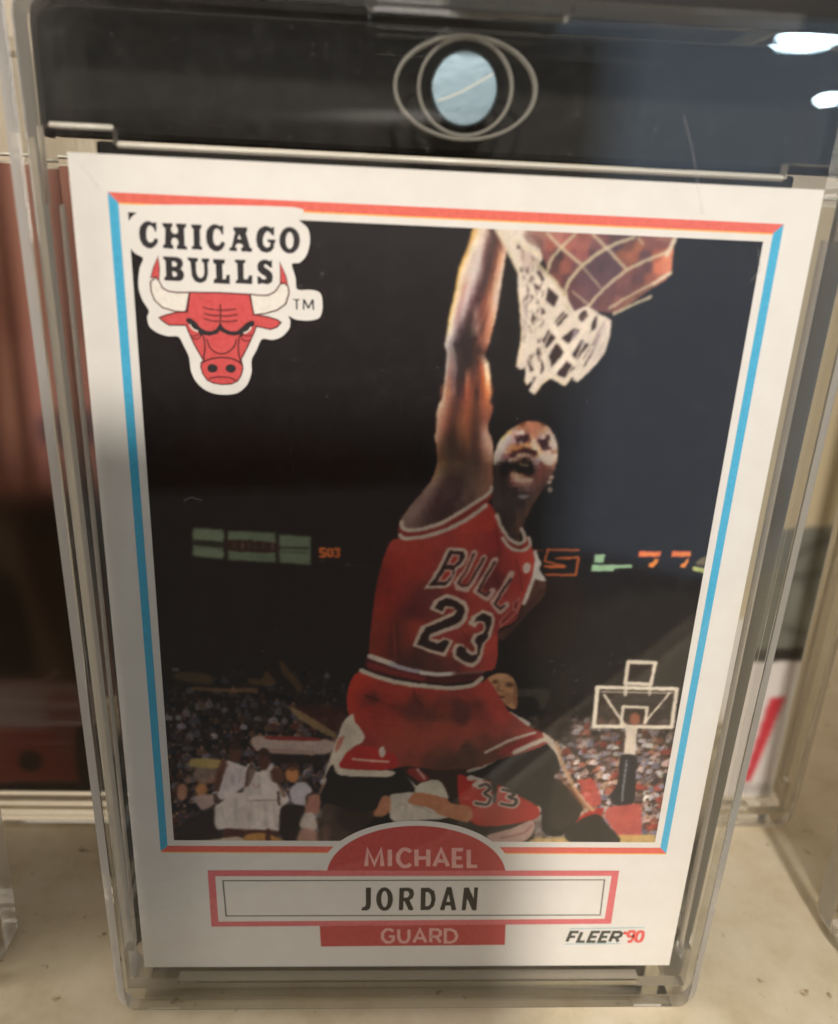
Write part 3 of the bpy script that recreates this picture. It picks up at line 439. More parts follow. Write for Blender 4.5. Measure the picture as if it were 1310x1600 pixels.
('G',1.0,8,13,[(189,8465),(146,8322),(77,8117),(48,7910),(12,7698),(-6,7495),(-12,7447),(12,7393),(8,7252),(-3,7003),(-26,6748),(-49,6539),(203,6428),(485,6437),(435,6672),(435,6955),(426,7143),(394,7303),(357,7375),(390,7510),(427,7702),(447,7902),(465,8121),(477,8269),(450,8346),(340,8471)],[(192,8432,221,178,102),(229,8433,239,216,183),(266,8435,243,221,199),(304,8437,210,172,162),(328,8438,81,54,51),(378,8440,77,59,56),(185,8407,219,173,100),(213,8408,235,208,166),(226,8408,238,217,187),(250,8409,238,218,195),(268,8410,235,212,194),(278,8411,227,201,184),(291,8411,192,162,149),(310,8412,179,144,136),(333,8413,96,69,65),(338,8413,79,54,51),(375,8415,83,56,52),(393,8416,106,76,69),(177,8382,218,169,99),(208,8383,237,214,177),(224,8383,238,219,192),(250,8385,236,217,198),(270,8385,227,205,189),(280,8386,220,194,179),(296,8387,160,129,119),(317,8387,149,116,110),(343,8388,89,64,61),(348,8389,79,55,51),(389,8390,87,55,50),(410,8391,136,93,82),(170,8356,217,165,98),(204,8358,239,220,187),(221,8358,238,220,196),(249,8360,234,216,201),(272,8361,221,197,184),(283,8361,212,185,172),(301,8362,128,97,91),(323,8363,118,88,84),(351,8364,83,60,57),(357,8364,79,55,52),(403,8366,91,54,49),(426,8367,165,111,95),(162,8331,216,162,97),(199,8333,243,226,199),(249,8335,232,216,205),(286,8336,205,178,167),(305,8337,97,64,62),(361,8339,77,56,54),(417,8342,97,54,48),(442,8343,194,129,108),(150,8301,219,165,95),(182,8302,238,216,182),(190,8303,240,223,197),(219,8304,231,213,197),(242,8305,228,211,201),(256,8305,222,203,192),(282,8307,201,173,164),(282,8307,199,171,162),(298,8307,106,76,73),(302,8307,93,62,60),(346,8309,79,57,55),(361,8310,81,57,54),(384,8311,91,58,52),(415,8312,124,77,64),(421,8312,126,79,66),(447,8313,203,146,125),(138,8271,223,169,93),(172,8272,239,219,186),(180,8273,239,222,195),(211,8274,225,207,193),(236,8275,225,208,198),(250,8276,221,203,193),(278,8277,199,170,162),(278,8277,197,168,159),(296,8278,100,69,66),(299,8278,90,60,58),(346,8280,78,56,54),(362,8280,84,58,54),(385,8281,98,62,55),(419,8283,152,102,81),(425,8283,155,105,86),(453,8284,212,164,142),(126,8241,227,173,92),(161,8242,240,221,190),(170,8243,238,220,193),(203,8244,220,200,189),(229,8245,222,204,195),(245,8246,221,204,194),(273,8247,197,166,159),(274,8247,196,165,158),(292,8248,92,62,60),(296,8248,88,57,55),(345,8250,76,55,52),(362,8251,87,59,54),(387,8252,105,65,57),(423,8253,181,126,97),(429,8253,184,132,104),(458,8255,222,181,159),(114,8211,232,178,91),(151,8212,243,224,194),(195,8214,216,194,185),(239,8216,221,205,196),(270,8217,194,162,156),(289,8218,86,56,54),(345,8220,75,54,51),(389,8222,113,70,59),(426,8224,210,151,113),(464,8225,232,199,178),(103,8180,234,180,91),(139,8182,241,221,189),(142,8182,243,223,193),(186,8184,218,196,186),(192,8184,218,197,187),(230,8186,222,206,197),(246,8186,212,191,184),(262,8187,198,170,165),(282,8188,114,86,84),(300,8189,88,59,57),(339,8190,74,52,51),(341,8190,75,54,51),(384,8192,111,68,57),(389,8192,120,76,62),(422,8194,207,149,114),(424,8194,209,153,118),(460,8195,227,196,174),(93,8150,237,183,91),(129,8152,243,221,190),(132,8152,243,222,193),(177,8154,221,199,189),(184,8154,220,198,189),(222,8155,223,207,198),(238,8156,218,198,192),(255,8157,204,179,173),(274,8158,142,116,114),(293,8158,95,63,61),(333,8160,74,52,51),(335,8160,74,52,51),(378,8162,108,65,56),(383,8162,116,72,59),(417,8163,204,147,115),(420,8164,208,152,120),(456,8165,223,194,172),(82,8120,239,185,91),(119,8121,243,221,192),(122,8121,243,221,193),(168,8123,223,201,190),(175,8124,222,200,190),(214,8125,225,208,200),(230,8126,223,206,199),(247,8126,209,187,182),(267,8127,170,146,144),(285,8128,101,68,65),(327,8130,74,52,51),(329,8130,74,51,51),(373,8132,105,64,55),(378,8132,112,68,56),(413,8133,200,145,117),(415,8133,206,151,122),(452,8135,219,191,169),(72,8089,243,189,91),(109,8091,244,221,194),(166,8093,224,203,192),(222,8095,228,213,207),(260,8097,199,178,174),(279,8098,108,73,71),(323,8099,73,51,51),(373,8102,108,64,54),(411,8103,205,151,124),(449,8105,216,189,167),(67,8059,243,190,92),(104,8061,241,219,190),(105,8061,241,219,191),(142,8062,225,197,180),(162,8063,222,196,185),(185,8064,225,206,196),(219,8065,223,206,200),(229,8066,217,197,193),(253,8067,178,154,152),(256,8067,176,151,150),(275,8067,104,71,70),(309,8069,79,56,55),(320,8069,75,52,51),(365,8071,110,65,55),(370,8071,115,70,57),(403,8073,195,143,118),(408,8073,206,154,128),(446,8074,218,192,171),(63,8029,243,191,93),(100,8030,240,218,187),(101,8030,240,218,189),(138,8032,220,185,168),(158,8032,220,191,179),(181,8033,225,204,195),(215,8035,219,198,194),(225,8035,212,191,187),(250,8036,154,127,127),(253,8036,152,125,125),(272,8037,101,70,69),(307,8038,77,55,55),(317,8039,78,54,52),(363,8041,116,69,56),(368,8041,124,75,61),(400,8042,199,149,124),(406,8042,208,158,132),(444,8044,221,196,176),(58,7998,243,192,95),(96,8000,240,217,186),(97,8000,239,216,186),(134,8001,214,173,157),(154,8002,219,185,173),(178,8003,225,203,194),(212,8004,213,191,187),(222,8005,208,184,182),(247,8006,130,101,102),(250,8006,129,99,100),(269,8007,98,68,68),(303,8008,76,54,54),(314,8008,82,56,54),(360,8010,123,72,57),(365,8010,131,81,64),(398,8012,205,155,128),(404,8012,210,163,137),(442,8013,223,200,180),(54,7968,243,194,97),(92,7969,239,216,185),(130,7971,210,162,145),(174,7972,226,203,194),(218,7974,205,178,178),(243,7975,108,75,77),(300,7977,75,54,54),(357,7980,129,75,59),(395,7981,210,162,135),(439,7983,226,205,185),(50,7937,244,196,98),(81,7938,240,212,171),(88,7938,238,212,183),(124,7940,208,164,150),(126,7940,207,162,147),(170,7942,222,198,191),(173,7942,221,197,191),(204,7943,186,159,158),(215,7943,181,153,154),(241,7944,102,71,74),(266,7945,87,60,61),(298,7947,82,55,54),(327,7948,110,68,57),(356,7949,141,86,66),(370,7950,169,116,92),(394,7951,210,163,137),(414,7951,218,184,162),(439,7952,221,197,179),(45,7906,245,199,99),(76,7907,240,213,174),(84,7908,237,210,181),(120,7909,206,163,152),(122,7909,205,162,151),(167,7911,218,194,189),(170,7911,218,194,189),(201,7912,164,135,136),(212,7913,156,128,130),(238,7914,98,68,71),(264,7915,82,55,57),(296,7916,89,57,54),(326,7917,118,71,59),(354,7918,153,97,75),(369,7919,179,124,97),(393,7920,210,165,139),(413,7921,219,186,167),(438,7922,216,191,173),(41,7875,246,201,100),(72,7877,241,213,179),(79,7877,236,208,180),(116,7878,203,163,154),(119,7878,201,162,154),(164,7880,213,191,185),(166,7880,213,191,186),(198,7882,141,110,113),(209,7882,132,103,106),(236,7883,93,64,68),(261,7884,76,49,51),(294,7885,97,59,55),(324,7886,126,73,60),(353,7888,165,106,83),(368,7888,189,131,102),(392,7889,210,167,142),(413,7890,220,190,172),(437,7891,210,184,167),(36,7844,248,205,102),(68,7846,243,216,183),(112,7847,199,162,156),(163,7849,210,189,185),(195,7851,118,86,91),(258,7853,71,45,47),(322,7856,135,77,62),(367,7857,199,140,108),(411,7859,221,194,178),(437,7860,205,178,162),(31,7813,246,205,103),(59,7814,241,214,177),(63,7815,240,213,183),(103,7816,201,163,156),(107,7816,198,159,155),(147,7818,205,180,178),(159,7818,197,176,172),(177,7819,142,115,116),(191,7820,112,81,85),(222,7821,90,62,65),(252,7822,91,62,62),(255,7822,90,61,61),(303,7824,118,69,59),(319,7825,131,76,62),(352,7826,172,113,88),(364,7826,189,129,99),(397,7828,213,172,149),(409,7828,219,185,166),(434,7829,208,180,162),(26,7782,245,205,104),(54,7783,240,214,181),(58,7783,238,212,183),(98,7785,198,158,153),(103,7785,196,157,154),(142,7787,203,179,178),(155,7787,185,163,160),(174,7788,129,101,102),(187,7788,105,76,79),(218,7790,85,58,60),(249,7791,111,79,76),(251,7791,110,77,75),(299,7793,118,69,60),(316,7793,129,75,62),(350,7795,162,102,79),(360,7795,178,118,92),(394,7796,212,165,138),(406,7797,217,178,154),(432,7798,212,183,162),(20,7751,244,205,105),(49,7752,239,214,184),(53,7752,237,211,184),(93,7754,196,155,151),(98,7754,195,155,152),(137,7756,200,178,177),(150,7756,173,150,149),(169,7757,115,88,89),(183,7757,100,72,73),(214,7758,79,55,56),(245,7760,130,96,90),(248,7760,129,93,89),(296,7762,118,69,61),(312,7762,127,74,62),(347,7764,150,91,72),(358,7764,167,108,85),(392,7765,211,157,128),(404,7766,214,170,143),(430,7767,217,185,162),(15,7720,243,205,108),(44,7721,239,216,189),(88,7723,194,151,149),(133,7724,199,178,178),(165,7725,102,75,75),(210,7727,75,51,51),(242,7728,151,113,105),(293,7730,118,70,62),(344,7732,140,81,64),(389,7734,210,151,118),(427,7735,221,189,162),(13,7688,237,203,118),(41,7690,236,214,189),(46,7690,233,209,187),(85,7691,192,154,152),(87,7691,191,154,152),(121,7693,171,146,147),(129,7693,171,150,150),(160,7694,96,71,71),(202,7696,72,50,50),(205,7696,71,50,50),(236,7697,136,102,96),(286,7699,126,82,74),(296,7699,132,85,76),(324,7700,124,71,59),(336,7701,132,77,62),(378,7702,200,139,109),(381,7702,205,142,112),(418,7704,217,178,149),(10,7657,232,201,129),(39,7658,234,213,190),(44,7658,232,211,191),(81,7660,190,157,155),(83,7660,189,156,155),(117,7661,144,120,123),(125,7661,143,122,124),(156,7663,88,66,66),(197,7664,68,48,48),(199,7664,68,49,48),(230,7665,123,92,88),(279,7667,133,93,86),(290,7668,142,99,90),(317,7669,113,65,56),(329,7669,127,74,61),(370,7671,196,131,102),(372,7671,199,135,105),(410,7672,212,167,137),(8,7626,226,200,140),(36,7627,232,213,191),(41,7627,232,213,195),(78,7628,187,160,159),(80,7628,185,158,158),(113,7630,117,95,97),(121,7630,115,95,97),(151,7631,82,61,63),(192,7633,63,46,46),(194,7633,64,48,47),(224,7634,109,84,79),(273,7636,142,105,98),(283,7636,152,113,104),(309,7637,102,59,51),(322,7637,120,71,59),(361,7639,192,125,97),(365,7639,194,127,99),(401,7640,208,156,125),(6,7594,221,199,151),(38,7595,232,216,199),(77,7597,183,162,162),(109,7598,91,70,73),(186,7601,59,45,45),(276,7604,162,127,118),(302,7605,91,54,48),(353,7607,189,118,91),(392,7609,205,145,113),(4,7573,217,197,157),(36,7575,225,210,196),(75,7576,167,145,146),(107,7577,90,70,73),(146,7579,69,52,54),(184,7580,57,43,43),(242,7582,106,83,78),(274,7584,142,109,101),(300,7585,97,57,50),(313,7585,118,71,59),(352,7586,186,116,89),(390,7588,199,140,109),(2,7553,212,196,164),(35,7554,220,205,193),(73,7555,151,130,131),(105,7557,89,71,73),(144,7558,63,48,49),(182,7560,56,42,42),(240,7562,88,68,64),(273,7563,124,90,84),(298,7564,103,61,52),(311,7564,122,72,60),(350,7566,185,115,88),(389,7567,194,135,104),(0,7532,208,195,170),(33,7533,214,200,191),(71,7535,135,114,116),(103,7536,89,71,73),(142,7537,58,44,45),(181,7539,54,41,41),(239,7541,70,52,51),(271,7542,105,73,65),(297,7543,109,64,55),(310,7544,125,73,61),(348,7545,184,114,87),(387,7547,189,129,100),(-2,7511,205,194,178),(31,7513,210,196,189),(69,7514,118,99,102),(140,7517,54,41,41),(237,7520,51,38,38),(308,7523,129,75,62),(347,7524,183,113,86),(385,7526,183,124,97),(11,7513,216,205,199),(54,7515,170,157,159),(90,7516,79,66,68),(154,7519,50,37,37),(262,7523,54,37,35),(305,7524,148,91,74),(348,7526,170,108,88),(377,7527,210,159,125),(7,7492,212,201,194),(45,7493,166,152,153),(50,7493,159,145,148),(85,7495,77,64,66),(98,7495,64,52,53),(147,7497,50,37,37),(212,7499,51,37,35),(252,7501,56,38,36),(294,7502,124,77,63),(318,7503,135,85,70),(336,7504,149,93,77),(364,7505,188,134,107),(4,7471,208,198,191),(41,7472,157,143,143),(45,7472,150,136,136),(79,7473,76,63,64),(93,7474,56,45,45),(140,7476,50,37,37),(203,7478,50,37,35),(242,7479,60,41,38),(283,7481,100,63,54),(307,7482,110,69,59),(324,7482,128,79,67),(351,7483,165,109,88),(1,7449,205,196,188),(36,7450,148,134,134),(87,7452,50,38,38),(194,7456,50,37,36),(295,7460,85,54,47),(338,7461,142,85,70),(7,7428,199,189,182),(41,7429,148,133,132),(51,7430,131,116,115),(91,7431,60,47,46),(104,7432,53,41,41),(194,7435,49,36,35),(197,7435,49,36,35),(295,7439,77,49,43),(300,7439,80,51,45),(338,7440,123,75,61),(12,7407,193,182,176),(47,7408,148,132,129),(57,7408,133,117,115),(95,7410,69,56,55),(108,7410,56,44,44),(197,7414,47,36,35),(199,7414,47,36,35),(295,7417,69,44,39),(300,7417,71,45,41),(337,7419,103,64,53),(19,7386,188,176,170),(62,7387,136,119,116),(112,7389,61,47,47),(199,7392,47,36,35),(300,7396,62,41,36),(336,7397,85,54,45),(17,7347,194,183,176),(46,7348,156,134,129),(63,7349,140,118,115),(85,7350,113,95,94),(117,7351,62,49,49),(123,7351,58,44,44),(188,7354,49,36,36),(209,7354,50,36,35),(265,7356,64,43,38),(304,7358,96,54,43),(317,7358,112,79,67),(330,7359,132,107,94),(355,7360,132,102,86),(16,7309,202,191,182),(47,7310,157,129,124),(65,7311,143,117,115),(87,7312,121,101,101),(122,7313,64,50,50),(129,7313,55,42,42),(197,7316,46,35,34),(220,7316,53,37,35),(279,7318,75,47,42),(321,7320,134,70,50),(334,7320,163,119,99),(348,7321,193,169,149),(376,7322,180,150,128),(14,7271,210,199,188),(47,7272,159,125,119),(90,7273,131,108,108),(134,7275,54,41,41),(206,7277,45,34,33),(294,7280,85,52,45),(337,7282,170,85,56),(366,7283,250,233,205),(395,7284,227,199,170),(12,7232,208,194,182),(43,7233,159,121,115),(45,7233,156,118,111),(85,7234,128,102,102),(90,7235,124,100,100),(127,7236,63,49,49),(134,7236,55,41,41),(168,7237,50,37,36),(208,7239,85,56,49),(210,7239,87,58,50),(252,7240,78,49,43),(298,7242,95,55,47),(308,7242,109,61,49),(342,7244,172,85,53),(349,7244,190,110,76),(372,7245,250,220,185),(381,7245,250,225,191),(402,7246,233,194,160),(9,7193,206,191,176),(41,7194,156,115,106),(44,7194,153,112,103),(84,7196,124,96,96),(89,7196,118,92,92),(126,7197,61,45,45),(134,7197,55,41,41),(169,7199,51,37,36),(211,7200,125,80,66),(212,7200,128,83,67),(255,7202,93,55,49),(302,7203,106,60,50),(312,7204,113,63,50),(348,7205,174,86,50),(355,7205,189,100,60),(378,7206,248,206,166),(386,7206,250,229,189),(408,7207,239,191,151),(7,7154,205,188,170),(39,7155,153,108,96),(83,7157,119,91,91),(127,7158,59,43,43),(170,7160,52,37,37),(214,7161,170,108,85),(258,7163,108,62,54),(316,7165,119,66,52),(360,7166,188,91,45),(393,7168,250,233,188),(415,7168,245,188,142),(4,7115,206,185,166),(37,7116,161,113,96),(44,7116,156,108,92),(82,7118,127,93,90),(93,7118,113,83,82),(126,7119,67,47,47),(136,7120,60,42,42),(169,7121,62,42,41),(180,7121,82,53,47),(214,7122,168,100,78),(215,7122,168,100,77),(251,7124,123,70,58),(258,7124,113,64,53),(302,7125,102,58,47),(317,7126,111,61,49),(352,7127,164,82,49),(362,7127,180,90,49),(388,7128,239,175,127),(395,7129,250,197,150),(417,7129,240,177,132),(2,7076,208,183,163),(34,7077,168,118,96),(41,7077,163,110,88),(80,7078,135,96,90),(91,7079,125,90,86),(124,7080,76,53,52),(135,7080,63,43,43),(169,7081,74,46,44),(178,7082,86,53,49),(214,7083,167,93,71),(215,7083,169,94,71),(252,7084,129,72,56),(258,7085,120,68,53),(302,7086,88,51,43),(318,7087,104,58,45),(353,7088,156,79,51),(362,7088,173,88,53),(389,7089,227,147,98),(396,7089,235,163,113),(419,7090,237,168,123),(-1,7036,210,182,159),(39,7038,170,113,85),(90,7039,136,96,91),(134,7041,68,45,45),(178,7042,91,54,50),(215,7044,170,88,66),(251,7045,136,75,56),(303,7047,75,45,38),(354,7049,148,77,54),(391,7050,216,119,68),(420,7051,233,159,113),(-2,6992,217,191,166),(33,6993,173,118,92),(39,6993,168,111,85),(77,6995,137,91,79),(90,6995,127,85,78),(119,6996,86,56,54),(135,6997,75,47,45),(169,6998,96,56,51),(179,6998,102,60,52),(216,6999,167,88,64),(220,6999,166,87,64),(254,7001,141,78,58),(263,7001,132,74,54),(299,7002,82,47,39),(306,7002,79,47,38),(357,7004,148,78,56),(357,7004,149,79,56),(395,7005,206,113,69),(399,7006,209,119,74),(425,7006,208,137,100),(-4,6947,225,200,174),(32,6949,172,116,91),(38,6949,166,110,86),(76,6950,131,82,70),(90,6951,118,75,67),(120,6952,82,52,49),(135,6952,82,51,46),(171,6953,108,62,53),(181,6954,115,66,55),(218,6955,164,88,64),(222,6955,165,88,64),(256,6956,145,82,59),(266,6956,140,78,56),(302,6958,82,47,38),(309,6958,85,49,39),(360,6960,150,82,59),(361,6960,151,82,59),(399,6961,197,109,70),(404,6961,201,113,74),(429,6962,183,117,86),(-5,6903,233,210,182),(32,6904,170,113,91),(76,6905,125,74,62),(120,6907,77,47,43),(172,6908,119,68,56),(224,6910,165,91,66),(268,6912,148,84,59),(305,6913,82,47,38),(364,6915,153,85,62),(408,6916,193,108,74),(434,6917,159,96,74),(-15,6852,222,193,165),(22,6853,178,120,98),(23,6854,177,118,95),(57,6855,140,83,68),(68,6855,127,75,62),(101,6856,88,54,47),(113,6857,82,51,44),(158,6858,112,66,54),(165,6858,119,69,55),(208,6860,157,88,64),(218,6860,161,91,64),(263,6862,145,83,59),(266,6862,142,80,56),(300,6863,85,50,39),(309,6863,87,51,41),(360,6865,137,77,58),(360,6865,137,77,59),(402,6866,180,102,72),(405,6866,181,103,74),(432,6867,153,92,70),(-24,6802,210,176,148),(13,6803,185,125,102),(14,6803,184,123,101),(49,6804,143,84,68),(60,6805,129,76,62),(93,6806,86,54,47),(106,6806,86,54,46),(151,6808,112,68,54),(158,6808,119,71,55),(202,6809,158,91,64),(212,6810,159,91,64),(258,6811,144,83,59),(261,6811,142,80,58),(296,6812,88,52,41),(305,6813,83,49,39),(356,6814,123,69,54),(356,6814,123,69,55),(400,6816,169,99,74),(402,6816,169,99,74),(429,6817,148,88,68),(-33,6751,199,159,131),(4,6752,193,131,108),(41,6754,148,85,68),(85,6755,85,54,47),(145,6757,113,70,54),(197,6759,159,93,66),(256,6761,142,82,59),(301,6762,79,47,38),(353,6764,108,62,52),(397,6765,159,96,75),(427,6766,142,85,66),(-36,6706,205,165,136),(-1,6707,188,127,104),(2,6707,184,124,102),(40,6708,125,74,60),(41,6708,124,74,60),(86,6710,79,52,45),(111,6710,85,55,46),(148,6712,107,67,52),(181,6713,133,82,59),(202,6713,150,90,63),(237,6714,150,88,63),(263,6715,131,77,56),(279,6716,108,63,49),(310,6717,82,49,39),(335,6718,92,54,44),(363,6718,134,87,75),(378,6719,159,109,92),(410,6720,190,135,112),(413,6720,190,135,113),(440,6721,151,94,76),(-38,6660,210,170,142),(-2,6661,181,123,100),(1,6661,176,118,96),(41,6662,102,63,52),(41,6662,101,62,52),(88,6664,75,50,43),(114,6665,75,51,43),(152,6666,100,64,50),(186,6667,126,79,58),(208,6668,141,86,62),(244,6669,151,92,66),(271,6670,120,72,54),(288,6670,96,58,45),(319,6671,85,51,42),(345,6672,91,54,44),(374,6673,160,113,99),(389,6673,196,145,125),(422,6675,222,174,151),(425,6675,223,175,153),(454,6676,160,103,86),(-41,6614,216,176,148),(-4,6615,176,119,96),(41,6616,79,52,45),(116,6619,66,47,41),(190,6621,119,77,56),(250,6623,153,95,68),(295,6624,85,52,43),(355,6626,91,54,45),(400,6628,233,182,159),(437,6629,250,216,193),(467,6630,170,113,96),(-39,6578,206,160,132),(-2,6579,152,103,83),(7,6579,135,92,74),(43,6581,79,54,45),(104,6582,68,49,42),(117,6583,67,49,41),(192,6585,107,70,53),(195,6585,109,71,53),(251,6587,139,87,63),(256,6587,135,85,62),(296,6589,86,53,43),(316,6589,83,51,42),(355,6590,96,58,47),(377,6591,147,101,86),(400,6592,215,163,141),(422,6593,239,191,168),(438,6593,248,205,182),(468,6594,194,143,125),(-37,6542,197,145,117),(0,6543,129,90,70),(9,6544,112,77,61),(45,6545,80,56,46),(106,6547,68,50,42),(119,6547,68,51,42),(193,6549,95,64,50),(197,6549,96,64,50),(252,6551,125,80,59),(257,6551,124,79,59),(297,6553,87,54,44),(317,6553,79,49,41),(356,6554,102,62,51),(377,6555,135,88,74),(401,6556,197,144,124),(423,6557,233,180,157),(438,6557,240,193,170),(468,6558,220,174,153),(-35,6506,188,131,102),(10,6507,91,63,50),(107,6511,68,52,43),(197,6513,85,59,47),(257,6515,113,75,56),(318,6517,77,47,41),(378,6519,125,77,62),(423,6520,227,170,148),(468,6522,245,205,182),(-33,6470,174,120,93),(5,6471,101,71,55),(12,6471,92,64,51),(108,6474,75,56,46),(113,6474,75,56,46),(197,6477,85,60,49),(228,6478,94,64,51),(257,6479,102,68,53),(316,6481,77,47,41),(343,6482,90,55,46),(377,6483,118,74,59),(412,6484,182,129,110),(421,6484,200,147,124),(466,6485,234,189,165),(-31,6434,160,111,85),(7,6435,99,70,54),(13,6435,94,67,52),(109,6438,82,62,50),(113,6438,82,62,50),(198,6441,85,61,50),(227,6442,90,62,50),(256,6443,92,62,50),(315,6444,77,49,42),(342,6445,82,51,43),(375,6446,111,70,56),(410,6447,159,109,90),(419,6448,175,123,102),(464,6449,225,174,148),(-29,6397,148,102,77),(8,6398,96,70,54),(114,6402,88,68,54),(227,6405,85,61,50),(340,6409,75,47,41),(408,6411,136,88,70),(461,6412,216,159,131)]),
